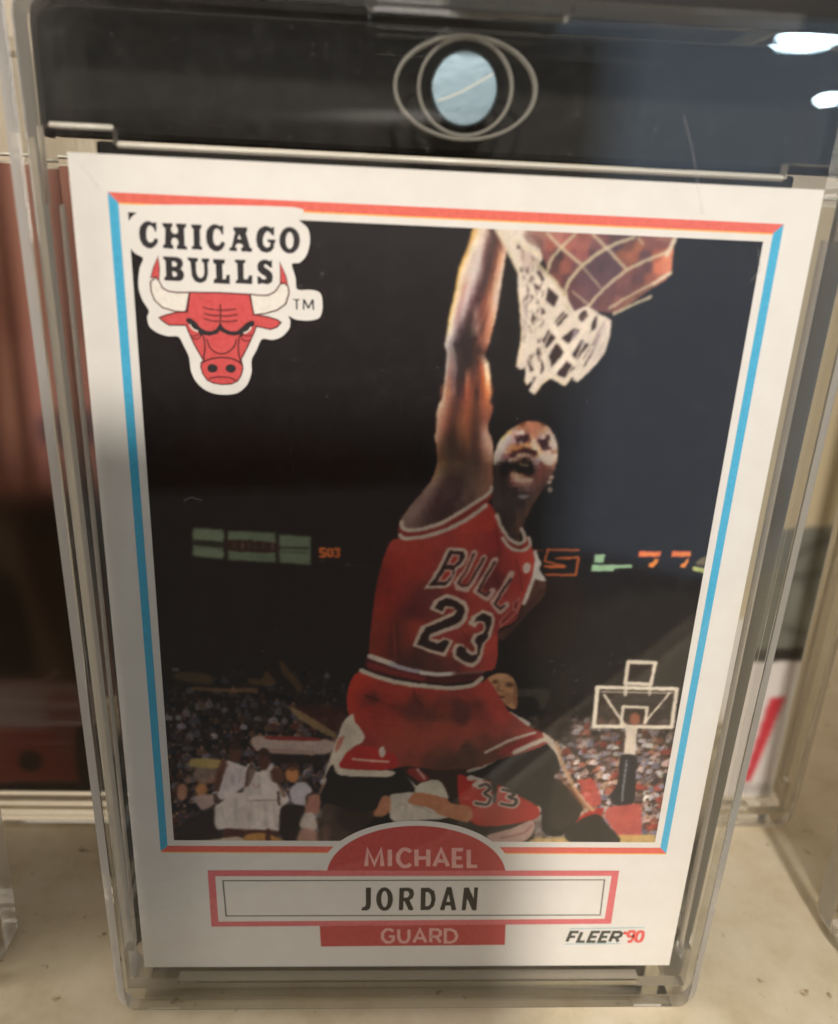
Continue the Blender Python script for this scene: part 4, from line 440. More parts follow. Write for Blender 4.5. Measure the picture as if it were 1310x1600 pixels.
('G',1.0,12,26,[(-17,6950),(-43,6580),(-24,6353),(-81,6165),(-249,5924),(-340,5778),(-353,5705),(-282,5650),(-28,5722),(164,5824),(352,5957),(509,6073),(527,6136),(503,6338),(499,6476),(466,6626),(424,6700),(443,6937)],[(11,7513,216,205,199),(54,7515,170,157,159),(90,7516,79,66,68),(154,7519,50,37,37),(262,7523,54,37,35),(305,7524,148,91,74),(348,7526,170,108,88),(377,7527,210,159,125),(7,7492,212,201,194),(45,7493,166,152,153),(50,7493,159,145,148),(85,7495,77,64,66),(98,7495,64,52,53),(147,7497,50,37,37),(212,7499,51,37,35),(252,7501,56,38,36),(294,7502,124,77,63),(318,7503,135,85,70),(336,7504,149,93,77),(364,7505,188,134,107),(4,7471,208,198,191),(41,7472,157,143,143),(45,7472,150,136,136),(79,7473,76,63,64),(93,7474,56,45,45),(140,7476,50,37,37),(203,7478,50,37,35),(242,7479,60,41,38),(283,7481,100,63,54),(307,7482,110,69,59),(324,7482,128,79,67),(351,7483,165,109,88),(1,7449,205,196,188),(36,7450,148,134,134),(87,7452,50,38,38),(194,7456,50,37,36),(295,7460,85,54,47),(338,7461,142,85,70),(7,7428,199,189,182),(41,7429,148,133,132),(51,7430,131,116,115),(91,7431,60,47,46),(104,7432,53,41,41),(194,7435,49,36,35),(197,7435,49,36,35),(295,7439,77,49,43),(300,7439,80,51,45),(338,7440,123,75,61),(12,7407,193,182,176),(47,7408,148,132,129),(57,7408,133,117,115),(95,7410,69,56,55),(108,7410,56,44,44),(197,7414,47,36,35),(199,7414,47,36,35),(295,7417,69,44,39),(300,7417,71,45,41),(337,7419,103,64,53),(19,7386,188,176,170),(62,7387,136,119,116),(112,7389,61,47,47),(199,7392,47,36,35),(300,7396,62,41,36),(336,7397,85,54,45),(17,7347,194,183,176),(46,7348,156,134,129),(63,7349,140,118,115),(85,7350,113,95,94),(117,7351,62,49,49),(123,7351,58,44,44),(188,7354,49,36,36),(209,7354,50,36,35),(265,7356,64,43,38),(304,7358,96,54,43),(317,7358,112,79,67),(330,7359,132,107,94),(355,7360,132,102,86),(16,7309,202,191,182),(47,7310,157,129,124),(65,7311,143,117,115),(87,7312,121,101,101),(122,7313,64,50,50),(129,7313,55,42,42),(197,7316,46,35,34),(220,7316,53,37,35),(279,7318,75,47,42),(321,7320,134,70,50),(334,7320,163,119,99),(348,7321,193,169,149),(376,7322,180,150,128),(14,7271,210,199,188),(47,7272,159,125,119),(90,7273,131,108,108),(134,7275,54,41,41),(206,7277,45,34,33),(294,7280,85,52,45),(337,7282,170,85,56),(366,7283,250,233,205),(395,7284,227,199,170),(12,7232,208,194,182),(43,7233,159,121,115),(45,7233,156,118,111),(85,7234,128,102,102),(90,7235,124,100,100),(127,7236,63,49,49),(134,7236,55,41,41),(168,7237,50,37,36),(208,7239,85,56,49),(210,7239,87,58,50),(252,7240,78,49,43),(298,7242,95,55,47),(308,7242,109,61,49),(342,7244,172,85,53),(349,7244,190,110,76),(372,7245,250,220,185),(381,7245,250,225,191),(402,7246,233,194,160),(9,7193,206,191,176),(41,7194,156,115,106),(44,7194,153,112,103),(84,7196,124,96,96),(89,7196,118,92,92),(126,7197,61,45,45),(134,7197,55,41,41),(169,7199,51,37,36),(211,7200,125,80,66),(212,7200,128,83,67),(255,7202,93,55,49),(302,7203,106,60,50),(312,7204,113,63,50),(348,7205,174,86,50),(355,7205,189,100,60),(378,7206,248,206,166),(386,7206,250,229,189),(408,7207,239,191,151),(7,7154,205,188,170),(39,7155,153,108,96),(83,7157,119,91,91),(127,7158,59,43,43),(170,7160,52,37,37),(214,7161,170,108,85),(258,7163,108,62,54),(316,7165,119,66,52),(360,7166,188,91,45),(393,7168,250,233,188),(415,7168,245,188,142),(4,7115,206,185,166),(37,7116,161,113,96),(44,7116,156,108,92),(82,7118,127,93,90),(93,7118,113,83,82),(126,7119,67,47,47),(136,7120,60,42,42),(169,7121,62,42,41),(180,7121,82,53,47),(214,7122,168,100,78),(215,7122,168,100,77),(251,7124,123,70,58),(258,7124,113,64,53),(302,7125,102,58,47),(317,7126,111,61,49),(352,7127,164,82,49),(362,7127,180,90,49),(388,7128,239,175,127),(395,7129,250,197,150),(417,7129,240,177,132),(2,7076,208,183,163),(34,7077,168,118,96),(41,7077,163,110,88),(80,7078,135,96,90),(91,7079,125,90,86),(124,7080,76,53,52),(135,7080,63,43,43),(169,7081,74,46,44),(178,7082,86,53,49),(214,7083,167,93,71),(215,7083,169,94,71),(252,7084,129,72,56),(258,7085,120,68,53),(302,7086,88,51,43),(318,7087,104,58,45),(353,7088,156,79,51),(362,7088,173,88,53),(389,7089,227,147,98),(396,7089,235,163,113),(419,7090,237,168,123),(-1,7036,210,182,159),(39,7038,170,113,85),(90,7039,136,96,91),(134,7041,68,45,45),(178,7042,91,54,50),(215,7044,170,88,66),(251,7045,136,75,56),(303,7047,75,45,38),(354,7049,148,77,54),(391,7050,216,119,68),(420,7051,233,159,113),(-2,6992,217,191,166),(33,6993,173,118,92),(39,6993,168,111,85),(77,6995,137,91,79),(90,6995,127,85,78),(119,6996,86,56,54),(135,6997,75,47,45),(169,6998,96,56,51),(179,6998,102,60,52),(216,6999,167,88,64),(220,6999,166,87,64),(254,7001,141,78,58),(263,7001,132,74,54),(299,7002,82,47,39),(306,7002,79,47,38),(357,7004,148,78,56),(357,7004,149,79,56),(395,7005,206,113,69),(399,7006,209,119,74),(425,7006,208,137,100),(-4,6947,225,200,174),(32,6949,172,116,91),(38,6949,166,110,86),(76,6950,131,82,70),(90,6951,118,75,67),(120,6952,82,52,49),(135,6952,82,51,46),(171,6953,108,62,53),(181,6954,115,66,55),(218,6955,164,88,64),(222,6955,165,88,64),(256,6956,145,82,59),(266,6956,140,78,56),(302,6958,82,47,38),(309,6958,85,49,39),(360,6960,150,82,59),(361,6960,151,82,59),(399,6961,197,109,70),(404,6961,201,113,74),(429,6962,183,117,86),(-5,6903,233,210,182),(32,6904,170,113,91),(76,6905,125,74,62),(120,6907,77,47,43),(172,6908,119,68,56),(224,6910,165,91,66),(268,6912,148,84,59),(305,6913,82,47,38),(364,6915,153,85,62),(408,6916,193,108,74),(434,6917,159,96,74),(-15,6852,222,193,165),(22,6853,178,120,98),(23,6854,177,118,95),(57,6855,140,83,68),(68,6855,127,75,62),(101,6856,88,54,47),(113,6857,82,51,44),(158,6858,112,66,54),(165,6858,119,69,55),(208,6860,157,88,64),(218,6860,161,91,64),(263,6862,145,83,59),(266,6862,142,80,56),(300,6863,85,50,39),(309,6863,87,51,41),(360,6865,137,77,58),(360,6865,137,77,59),(402,6866,180,102,72),(405,6866,181,103,74),(432,6867,153,92,70),(-24,6802,210,176,148),(13,6803,185,125,102),(14,6803,184,123,101),(49,6804,143,84,68),(60,6805,129,76,62),(93,6806,86,54,47),(106,6806,86,54,46),(151,6808,112,68,54),(158,6808,119,71,55),(202,6809,158,91,64),(212,6810,159,91,64),(258,6811,144,83,59),(261,6811,142,80,58),(296,6812,88,52,41),(305,6813,83,49,39),(356,6814,123,69,54),(356,6814,123,69,55),(400,6816,169,99,74),(402,6816,169,99,74),(429,6817,148,88,68),(-33,6751,199,159,131),(4,6752,193,131,108),(41,6754,148,85,68),(85,6755,85,54,47),(145,6757,113,70,54),(197,6759,159,93,66),(256,6761,142,82,59),(301,6762,79,47,38),(353,6764,108,62,52),(397,6765,159,96,75),(427,6766,142,85,66),(-36,6706,205,165,136),(-1,6707,188,127,104),(2,6707,184,124,102),(40,6708,125,74,60),(41,6708,124,74,60),(86,6710,79,52,45),(111,6710,85,55,46),(148,6712,107,67,52),(181,6713,133,82,59),(202,6713,150,90,63),(237,6714,150,88,63),(263,6715,131,77,56),(279,6716,108,63,49),(310,6717,82,49,39),(335,6718,92,54,44),(363,6718,134,87,75),(378,6719,159,109,92),(410,6720,190,135,112),(413,6720,190,135,113),(440,6721,151,94,76),(-38,6660,210,170,142),(-2,6661,181,123,100),(1,6661,176,118,96),(41,6662,102,63,52),(41,6662,101,62,52),(88,6664,75,50,43),(114,6665,75,51,43),(152,6666,100,64,50),(186,6667,126,79,58),(208,6668,141,86,62),(244,6669,151,92,66),(271,6670,120,72,54),(288,6670,96,58,45),(319,6671,85,51,42),(345,6672,91,54,44),(374,6673,160,113,99),(389,6673,196,145,125),(422,6675,222,174,151),(425,6675,223,175,153),(454,6676,160,103,86),(-41,6614,216,176,148),(-4,6615,176,119,96),(41,6616,79,52,45),(116,6619,66,47,41),(190,6621,119,77,56),(250,6623,153,95,68),(295,6624,85,52,43),(355,6626,91,54,45),(400,6628,233,182,159),(437,6629,250,216,193),(467,6630,170,113,96),(-39,6578,206,160,132),(-2,6579,152,103,83),(7,6579,135,92,74),(43,6581,79,54,45),(104,6582,68,49,42),(117,6583,67,49,41),(192,6585,107,70,53),(195,6585,109,71,53),(251,6587,139,87,63),(256,6587,135,85,62),(296,6589,86,53,43),(316,6589,83,51,42),(355,6590,96,58,47),(377,6591,147,101,86),(400,6592,215,163,141),(422,6593,239,191,168),(438,6593,248,205,182),(468,6594,194,143,125),(-37,6542,197,145,117),(0,6543,129,90,70),(9,6544,112,77,61),(45,6545,80,56,46),(106,6547,68,50,42),(119,6547,68,51,42),(193,6549,95,64,50),(197,6549,96,64,50),(252,6551,125,80,59),(257,6551,124,79,59),(297,6553,87,54,44),(317,6553,79,49,41),(356,6554,102,62,51),(377,6555,135,88,74),(401,6556,197,144,124),(423,6557,233,180,157),(438,6557,240,193,170),(468,6558,220,174,153),(-35,6506,188,131,102),(10,6507,91,63,50),(107,6511,68,52,43),(197,6513,85,59,47),(257,6515,113,75,56),(318,6517,77,47,41),(378,6519,125,77,62),(423,6520,227,170,148),(468,6522,245,205,182),(-33,6470,174,120,93),(5,6471,101,71,55),(12,6471,92,64,51),(108,6474,75,56,46),(113,6474,75,56,46),(197,6477,85,60,49),(228,6478,94,64,51),(257,6479,102,68,53),(316,6481,77,47,41),(343,6482,90,55,46),(377,6483,118,74,59),(412,6484,182,129,110),(421,6484,200,147,124),(466,6485,234,189,165),(-31,6434,160,111,85),(7,6435,99,70,54),(13,6435,94,67,52),(109,6438,82,62,50),(113,6438,82,62,50),(198,6441,85,61,50),(227,6442,90,62,50),(256,6443,92,62,50),(315,6444,77,49,42),(342,6445,82,51,43),(375,6446,111,70,56),(410,6447,159,109,90),(419,6448,175,123,102),(464,6449,225,174,148),(-29,6397,148,102,77),(8,6398,96,70,54),(114,6402,88,68,54),(227,6405,85,61,50),(340,6409,75,47,41),(408,6411,136,88,70),(461,6412,216,159,131),(-30,6467,165,112,88),(19,6469,94,68,54),(102,6472,84,63,51),(226,6475,82,49,44),(317,6478,94,66,54),(366,6480,70,47,42),(433,6482,200,141,115),(474,6483,230,177,147),(-27,6403,171,118,88),(23,6405,118,87,64),(106,6407,94,71,57),(188,6410,95,69,57),(230,6411,92,63,54),(271,6412,92,64,54),(321,6414,89,63,53),(354,6415,79,54,47),(371,6416,81,55,48),(421,6417,148,102,83),(438,6418,169,116,94),(479,6419,197,141,114),(-23,6339,177,123,88),(26,6340,141,106,76),(109,6343,103,80,63),(193,6345,108,84,68),(276,6348,96,73,61),(359,6350,80,56,49),(426,6352,129,88,70),(484,6354,165,106,82),(-45,6273,177,129,94),(3,6275,160,127,96),(8,6275,155,123,95),(51,6276,122,93,76),(95,6277,102,77,66),(130,6278,94,70,60),(182,6280,94,71,61),(210,6281,92,69,60),(270,6283,95,71,61),(289,6283,95,71,60),(358,6285,95,68,57),(370,6286,100,71,60),(427,6287,130,89,70),(433,6287,133,90,71),(489,6289,159,103,81),(-66,6207,177,135,100),(-16,6209,177,147,118),(34,6210,123,94,84),(117,6213,84,61,56),(201,6215,80,59,54),(285,6218,100,75,63),(368,6220,113,82,68),(435,6222,135,92,73),(494,6224,153,101,80),(-93,6154,161,123,100),(-44,6155,167,136,115),(-41,6155,166,135,114),(-4,6156,130,100,88),(11,6157,119,88,81),(62,6158,92,64,60),(96,6159,82,57,54),(160,6161,79,56,53),(183,6162,77,56,53),(240,6164,83,61,55),(270,6164,95,70,62),(290,6165,102,75,66),(355,6167,114,83,69),(355,6167,115,84,70),(425,6169,136,93,75),(428,6169,136,94,76),(486,6171,149,100,80),(-120,6100,147,112,100),(-69,6102,159,127,115),(-28,6103,123,92,84),(40,6105,84,56,54),(140,6108,77,54,51),(224,6110,75,54,51),(275,6112,103,75,68),(342,6114,118,87,73),(418,6116,139,96,80),(477,6118,147,99,80),(-151,6046,141,107,96),(-99,6048,153,121,112),(-94,6048,152,120,110),(-56,6049,123,92,86),(-45,6049,116,86,80),(14,6051,82,53,49),(21,6051,80,49,47),(102,6054,81,54,53),(117,6054,79,53,51),(201,6056,71,48,46),(203,6056,71,48,46),(256,6058,103,75,69),(275,6059,112,83,75),(326,6060,106,76,66),(333,6060,105,75,64),(398,6062,134,94,79),(403,6062,134,94,79),(464,6064,138,93,75),(-182,5992,135,103,94),(-123,5994,151,118,110),(-72,5995,118,87,82),(-5,5997,77,44,42),(79,6000,84,54,54),(180,6002,68,42,40),(257,6005,118,89,82),(316,6006,92,63,56),(383,6008,132,94,80),(451,6010,129,87,70),(-221,5938,141,109,100),(-167,5939,148,115,108),(-139,5940,139,107,100),(-120,5940,127,96,90),(-65,5942,95,64,61),(-57,5942,90,60,56),(8,5944,77,47,47),(21,5944,77,47,47),(114,5947,68,41,38),(118,5947,68,41,38),(186,5949,90,63,59),(209,5950,84,57,53),(241,5951,81,54,48),(302,5952,107,75,66),(303,5952,108,76,67),(366,5954,120,86,73),(-261,5883,147,115,106),(-185,5885,147,115,108),(-118,5887,108,80,75),(-50,5889,73,42,42),(52,5891,68,40,37),(136,5894,63,37,35),(221,5896,84,59,54),(281,5898,112,84,75),(-289,5832,147,116,106),(-221,5834,145,114,106),(-201,5835,136,107,100),(-162,5836,118,89,82),(-103,5838,90,61,57),(-102,5838,89,60,56),(-12,5840,71,43,40),(-6,5840,69,41,38),(63,5842,63,38,35),(102,5843,67,42,38),(138,5844,74,49,43),(190,5846,89,64,56),(-316,5782,147,118,106),(-240,5784,141,112,103),(-155,5786,108,80,73),(-70,5789,73,44,42),(23,5791,61,37,33),(100,5793,68,44,37),(-294,5755,138,108,97),(-241,5757,133,102,94),(-182,5758,113,84,77),(-157,5759,105,76,70),(-123,5760,90,63,59),(-59,5762,77,53,48),(-5,5763,76,51,46),(-272,5729,129,99,89),(-195,5731,118,89,82),(-110,5733,84,59,54)]),
('L',(236,200,140),0.6,5,6,1,[(191,8463),(149,8322),(82,8119),(54,7910),(17,7698),(0,7531)]),
('L',(200,164,140),0.5,5,7,1,[(5,7067),(-8,6892),(-33,6715),(-37,6520)]),
('L',(150,48,42),0.9,8,67,1,[(-340,5665),(-281,5626),(-130,5638),(64,5716),(269,5835),(427,5959),(489,6033)]),
('L',(204,184,166),1,7,41,1,[(-335,5746),(-326,5689),(-268,5663),(-132,5678),(62,5753),(265,5891),(438,6020),(497,6072),(511,6128)]),
('L',(204,184,166),1,7,43,1,[(-345,5612),(-302,5578),(-128,5597),(67,5664),(273,5775),(409,5887),(466,5936)]),
('P',(112,68,54),0.96,13,1,[(512,6358),(511,6453),(543,6574),(618,6678),(719,6748),(815,6781),(915,6771),(1003,6724),(1070,6633),(1106,6531),(1109,6385),(1075,6261),(1041,6181),(997,6109),(925,5972),(877,5844),(844,5734),(820,5659),(819,5576),(730,5648),(653,5747),(592,5855),(534,5943),(530,6104),(535,6263)]),
('G',1.0,8,11,[(512,6358),(511,6453),(543,6574),(618,6678),(719,6748),(815,6781),(915,6771),(1003,6724),(1070,6633),(1106,6531),(1109,6385),(1075,6261),(1041,6181),(997,6109),(925,5972),(877,5844),(844,5734),(820,5659),(819,5576),(730,5648),(653,5747),(592,5855),(534,5943),(530,6104),(535,6263)],[(743,6750,130,76,54),(820,6752,196,128,100),(886,6754,190,119,92),(941,6756,141,87,67),(675,6708,185,152,130),(725,6710,190,130,103),(780,6712,179,114,87),(857,6714,194,122,95),(923,6716,185,125,100),(978,6718,207,168,141),(624,6667,234,201,130),(673,6669,223,179,163),(717,6670,239,207,196),(756,6672,250,234,218),(794,6673,152,98,87),(849,6675,196,125,98),(910,6677,201,141,114),(937,6677,196,152,130),(1004,6680,212,185,163),(1042,6681,207,179,158),(578,6621,250,228,130),(622,6622,245,228,223),(666,6624,218,174,168),(710,6625,130,81,87),(754,6626,98,54,59),(798,6628,87,45,52),(854,6630,218,158,125),(887,6631,207,141,119),(920,6632,185,152,141),(953,6633,207,185,174),(1003,6634,87,54,52),(1041,6636,212,196,179),(1069,6636,196,179,163),(559,6581,250,241,201),(603,6582,245,231,226),(642,6583,212,179,179),(686,6585,218,179,179),(725,6586,119,76,78),(751,6587,223,207,212),(785,6588,103,56,56),(824,6589,163,103,81),(868,6590,250,223,196),(902,6591,163,103,98),(935,6592,81,45,52),(979,6594,76,45,49),(1023,6595,207,179,152),(1068,6597,228,212,196),(545,6546,245,231,207),(589,6548,239,223,218),(628,6549,212,163,158),(672,6550,212,152,119),(717,6551,163,109,92),(761,6553,223,163,114),(805,6554,239,179,119),(849,6556,245,179,130),(888,6557,250,234,201),(921,6558,218,163,141),(960,6559,81,45,50),(994,6560,98,63,65),(1038,6562,234,218,201),(1077,6563,239,223,207),(531,6512,241,226,204),(576,6513,234,218,209),(620,6514,212,163,141),(659,6516,228,163,114),(703,6517,228,158,98),(742,6518,212,130,76),(786,6519,141,81,59),(841,6521,185,114,81),(897,6523,250,245,207),(936,6524,250,207,163),(969,6525,109,65,65),(991,6526,163,136,136),(1030,6527,141,92,87),(1064,6528,223,201,185),(1091,6529,207,179,158),(523,6477,239,224,204),(562,6478,231,212,201),(612,6480,228,190,163),(650,6481,207,147,114),(689,6482,130,70,65),(734,6484,141,81,70),(778,6485,81,41,39),(834,6487,65,32,32),(889,6488,98,49,41),(934,6490,250,212,168),(978,6491,239,196,168),(1023,6493,245,212,190),(1067,6494,196,141,119),(1095,6495,196,152,125),(515,6442,241,226,207),(548,6443,226,207,198),(592,6445,163,109,114),(631,6446,185,119,119),(664,6447,114,54,54),(698,6448,119,81,70),(737,6449,212,179,152),(781,6451,218,174,152),(826,6452,185,136,119),(881,6454,130,81,67),(915,6455,223,163,119),(948,6456,250,234,207),(993,6457,245,207,185),(1037,6459,250,218,196),(1082,6460,245,223,201),(512,6402,234,218,196),(546,6403,207,185,174),(590,6405,152,125,119),(629,6406,119,76,78),(668,6407,201,174,158),(707,6408,179,141,119),(751,6409,119,78,63),(796,6411,67,39,32),(841,6412,92,59,49),(880,6413,179,147,136),(919,6415,201,174,179),(958,6416,223,196,179),(997,6417,250,234,218),(1041,6418,250,231,212),(1081,6420,234,207,185),(515,6368,207,185,163),(548,6369,98,74,67),(593,6370,65,49,45),(632,6371,49,34,32),(688,6373,76,54,47),(727,6374,65,45,34),(777,6376,109,81,63),(821,6377,119,89,65),(866,6378,65,43,34),(905,6379,174,141,141),(933,6380,190,152,152),(967,6381,141,87,81),(1011,6383,207,163,141),(1056,6384,228,196,168),(1084,6385,196,158,130),(534,6334,65,47,43),(607,6336,45,32,30),(691,6338,41,28,26),(774,6341,52,34,28),(830,6342,85,58,43),(869,6344,49,32,27),(908,6345,119,81,78),(948,6346,152,98,92),(987,6347,136,78,70),(1032,6349,152,92,78),(1077,6350,163,114,95),(538,6287,56,41,38),(611,6289,43,30,28),(661,6291,65,43,37),(711,6292,130,92,67),(773,6294,54,34,28),(829,6296,41,27,23),(879,6297,45,30,26),(919,6299,114,74,67),(963,6300,136,81,71),(1014,6301,125,74,65),(1064,6303,114,74,63),(536,6241,56,41,39),(609,6243,45,32,30),(659,6244,81,54,49),(693,6245,207,152,125),(732,6246,223,174,141),(777,6248,179,119,87),(822,6249,130,74,49),(867,6250,92,49,41),(906,6252,114,70,63),(951,6253,136,82,74),(1002,6254,119,71,65),(1047,6256,119,81,71),(539,6200,58,43,41),(618,6202,50,35,33),(668,6204,76,49,45),(702,6204,185,130,119),(747,6206,234,196,168),(792,6207,228,185,158),(837,6208,218,179,152),(882,6210,207,168,147),(916,6211,119,78,71),(961,6212,122,74,67),(1011,6214,103,65,59),(543,6159,61,45,43),(627,6161,52,39,37),(694,6163,87,54,52),(734,6164,152,95,89),(779,6166,163,109,100),(824,6167,174,125,111),(869,6168,163,117,106),(914,6170,119,80,76),(965,6171,106,67,63),(1016,6172,92,59,56),(546,6112,65,50,47),(653,6115,56,43,41),(738,6117,65,45,43),(794,6119,109,81,76),(845,6120,136,100,92),(901,6122,114,81,76),(964,6124,95,63,59),(1015,6125,78,52,50),(549,6070,65,50,47),(657,6073,56,43,41),(741,6076,56,43,41),(826,6078,76,58,56),(905,6081,98,69,65),(968,6082,87,58,54),(559,6060,66,50,48),(669,6064,63,49,47),(814,6068,77,61,59),(899,6070,88,66,60),(967,6072,105,72,63),(558,5962,70,55,51),(677,5965,63,49,47),(805,5969,66,50,48),(891,5971,92,66,57),(951,5973,99,68,57),(591,5873,61,46,41),(711,5876,61,46,41),(813,5879,83,61,52),(882,5881,101,70,57),(641,5783,50,36,33),(736,5786,61,44,39),(804,5787,96,66,55),(856,5789,88,61,50),(692,5693,48,34,30),(761,5695,77,51,44),(821,5696,96,63,52),(751,5602,66,41,36),(803,5603,81,52,44)]),
('P',(24,15,14),0.7,12,1,[(563,6333),(627,6370),(695,6362),(743,6382),(808,6406),(875,6369),(897,6309),(876,6260),(813,6262),(726,6290),(667,6293),(654,6249),(596,6230)]),
('L',(120,92,68),0.7,8,11,1,[(757,6367),(796,6351),(843,6349)]),
('P',(220,184,160),0.65,13,1,[(682,6263),(727,6275),(806,6246),(880,6222),(871,6187),(813,6172),(743,6190)]),
('P',(204,172,148),0.5,10,1,[(715,6420),(777,6470),(854,6459),(908,6413),(885,6391),(848,6429),(788,6440),(725,6395)]),
('P',(60,30,28),0.65,10,1,[(757,6508),(823,6521),(919,6478),(904,6452),(826,6488),(759,6488),(696,6437),(660,6423),(693,6480)]),
('P',(62,34,38),0.8,8,1,[(703,6600),(763,6627),(828,6644),(819,6604),(776,6577),(717,6586)]),
('P',(58,34,36),0.75,8,1,[(910,6607),(966,6597),(1020,6621),(1004,6584),(995,6549),(1032,6521),(970,6514),(932,6556)]),
('P',(246,216,188),0.7,10,1,[(852,6613),(885,6614),(910,6564),(928,6522),(890,6516),(838,6540)]),
('P',(238,218,204),0.7,12,1,[(938,6457),(994,6476),(1081,6453),(1079,6384),(1040,6356),(978,6389)]),
('P',(240,220,208),0.6,10,0,[(786,6680),(785,6672),(779,6664),(768,6656),(754,6651),(741,6650),(730,6653),(724,6658),(725,6666),(731,6675),(742,6683),(756,6687),(769,6689),(780,6686)]),
('P',(228,212,202),0.65,16,1,[(620,6652),(557,6557),(522,6445),(515,6367),(558,6385),(608,6490),(657,6603)]),
('P',(212,190,150),0.55,7,1,[(756,6374),(803,6365),(846,6358),(839,6342),(797,6344),(754,6358)]),
('P',(228,206,192),0.6,12,1,[(1012,6678),(1068,6612),(1089,6531),(1061,6521),(1014,6567),(1035,6610)]),
('P',(200,138,104),0.35,22,1,[(738,6724),(817,6760),(917,6751),(980,6698),(875,6669),(783,6683)]),
('L',(250,238,226),0.5,7,6,1,[(787,6543),(855,6532),(923,6517)]),
('P',(24,16,15),0.55,14,1,[(722,6338),(794,6288),(881,6260),(899,6291),(881,6343),(840,6333),(771,6348)]),
('L',(44,22,22),0.6,9,10,1,[(758,6499),(824,6506),(911,6472)]),
('L',(50,28,30),0.55,8,8,1,[(703,6600),(763,6621),(824,6638)]),
('L',(50,28,30),0.5,8,8,1,[(915,6602),(966,6594),(1018,6616)]),
('P',(220,210,210),0.7,5,0,[(765,6583),(764,6580),(761,6577),(756,6575),(750,6575),(744,6577),(740,6579),(739,6582),(740,6586),(743,6589),(748,6590),(754,6590),(760,6589),(764,6586)]),
('P',(170,160,160),0.8,10,1,[(766,6050),(876,6056),(823,6013)]),
('P',(206,184,160),0.9,12,0,[(1104,6243),(1103,6234),(1096,6226),(1087,6222),(1075,6221),(1065,6225),(1057,6232),(1054,6241),(1055,6250),(1061,6258),(1071,6262),(1082,6263),(1093,6259),(1101,6252)]),
('P',(206,184,160),0.9,12,0,[(1083,6195),(1082,6185),(1076,6177),(1068,6173),(1058,6172),(1049,6176),(1042,6184),(1039,6194),(1040,6204),(1045,6212),(1054,6217),(1063,6217),(1073,6213),(1080,6205)]),
('P',(196,172,148),0.85,14,0,[(1097,6120),(1096,6106),(1091,6094),(1083,6087),(1073,6087),(1063,6093),(1056,6105),(1052,6119),(1053,6134),(1058,6146),(1066,6152),(1076,6153),(1086,6146),(1093,6135)]),
('L',(150,50,44),0.9,9,35,1,[(612,5718),(691,5600),(784,5523),(871,5526),(910,5578)]),
('L',(206,188,172),1,7,38,1,[(583,5845),(618,5755),(672,5665),(735,5592),(817,5552),(871,5577),(869,5642),(833,5706)]),
('L',(206,188,172),1,7,35,1,[(655,5609),(723,5522),(805,5482),(892,5489),(935,5541),(915,5615)]),
('P',(134,86,82),1,9,1,[(588,8448),(1043,8467),(1543,8464),(1854,8453),(1922,8432),(1935,8139),(1777,8008),(1635,7895),(1476,7794),(1303,7806),(1119,7799),(922,8043),(847,8144),(783,8264)]),
('G',1.0,9,26,[(588,8448),(1043,8467),(1543,8464),(1854,8453),(1922,8432),(1935,8139),(1777,8008),(1635,7895),(1476,7794),(1303,7806),(1119,7799),(922,8043),(847,8144),(783,8264)],[(642,8402,164,126,116),(757,8407,160,111,101),(883,8413,179,116,106),(1023,8418,164,101,95),(1176,8425,145,89,85),(1304,8430,121,77,79),(1419,8435,97,67,71),(1559,8441,87,63,67),(1713,8447,126,82,77),(1841,8453,155,106,92),(764,8335,145,97,92),(853,8339,160,92,82),(1006,8346,169,101,92),(1133,8351,160,97,89),(1261,8356,126,85,85),(1441,8364,82,60,65),(1544,8368,116,72,63),(1621,8371,160,97,72),(1724,8375,130,82,75),(1827,8380,126,77,72),(836,8254,126,77,75),(925,8257,82,60,62),(1041,8262,135,82,79),(1143,8266,155,92,87),(1246,8271,92,65,71),(1375,8276,89,65,73),(1478,8280,135,82,63),(1581,8285,155,92,69),(1697,8289,101,67,69),(1801,8294,164,92,72),(1878,8297,218,135,101),(897,8159,92,60,60),(1000,8163,145,87,77),(1103,8167,116,75,77),(1206,8171,92,67,75),(1335,8176,87,65,73),(1439,8181,92,67,75),(1568,8186,135,82,69),(1646,8189,116,73,71),(1724,8192,97,64,64),(1815,8196,203,116,87),(1893,8199,213,130,101),(933,8062,126,77,72),(1037,8066,101,67,69),(1166,8071,101,72,79),(1296,8076,97,69,77),(1400,8080,101,72,75),(1530,8085,126,79,75),(1660,8091,101,65,65),(1764,8095,145,85,69),(1856,8098,174,106,82),(1073,7968,106,69,73),(1178,7972,111,77,81),(1282,7976,106,73,79),(1412,7981,111,73,75),(1543,7986,116,73,71),(1674,7991,126,77,67),(1779,7995,126,82,69),(1137,7869,101,69,73),(1268,7875,106,73,77),(1399,7880,116,75,73),(1530,7885,135,87,77),(1622,7888,145,97,79)]),
('P',(228,212,196),1,7,0,[(358,8474),(572,8483),(750,8347),(800,8228),(756,8153),(907,8060),(1032,7928),(1119,7793),(1232,7848),(1331,7788),(1465,7729),(1471,7587),(1443,7429),(1316,7251),(1218,7156),(1172,7206),(1113,7120),(971,7185),(902,7136),(837,7029),(780,7064),(817,7166),(761,7117),(733,7163),(734,7271),(688,7256),(641,7287),(668,7557),(632,7812),(606,7949),(593,8097),(503,8252)]),
('P',(44,29,30),0.92,7,0,[(869,7991),(968,7913),(939,7821),(858,7877)]),
('P',(44,29,30),0.92,7,0,[(1027,7789),(1074,7750),(989,7653),(957,7687)]),
('P',(44,29,30),0.92,7,0,[(1139,7642),(1191,7626),(1099,7502),(1037,7555)]),
('P',(44,29,30),0.92,7,0,[(1217,7545),(1288,7505),(1195,7364),(1147,7405)]),
('P',(44,29,30),0.92,7,0,[(910,7621),(976,7556),(903,7455),(860,7525)]),
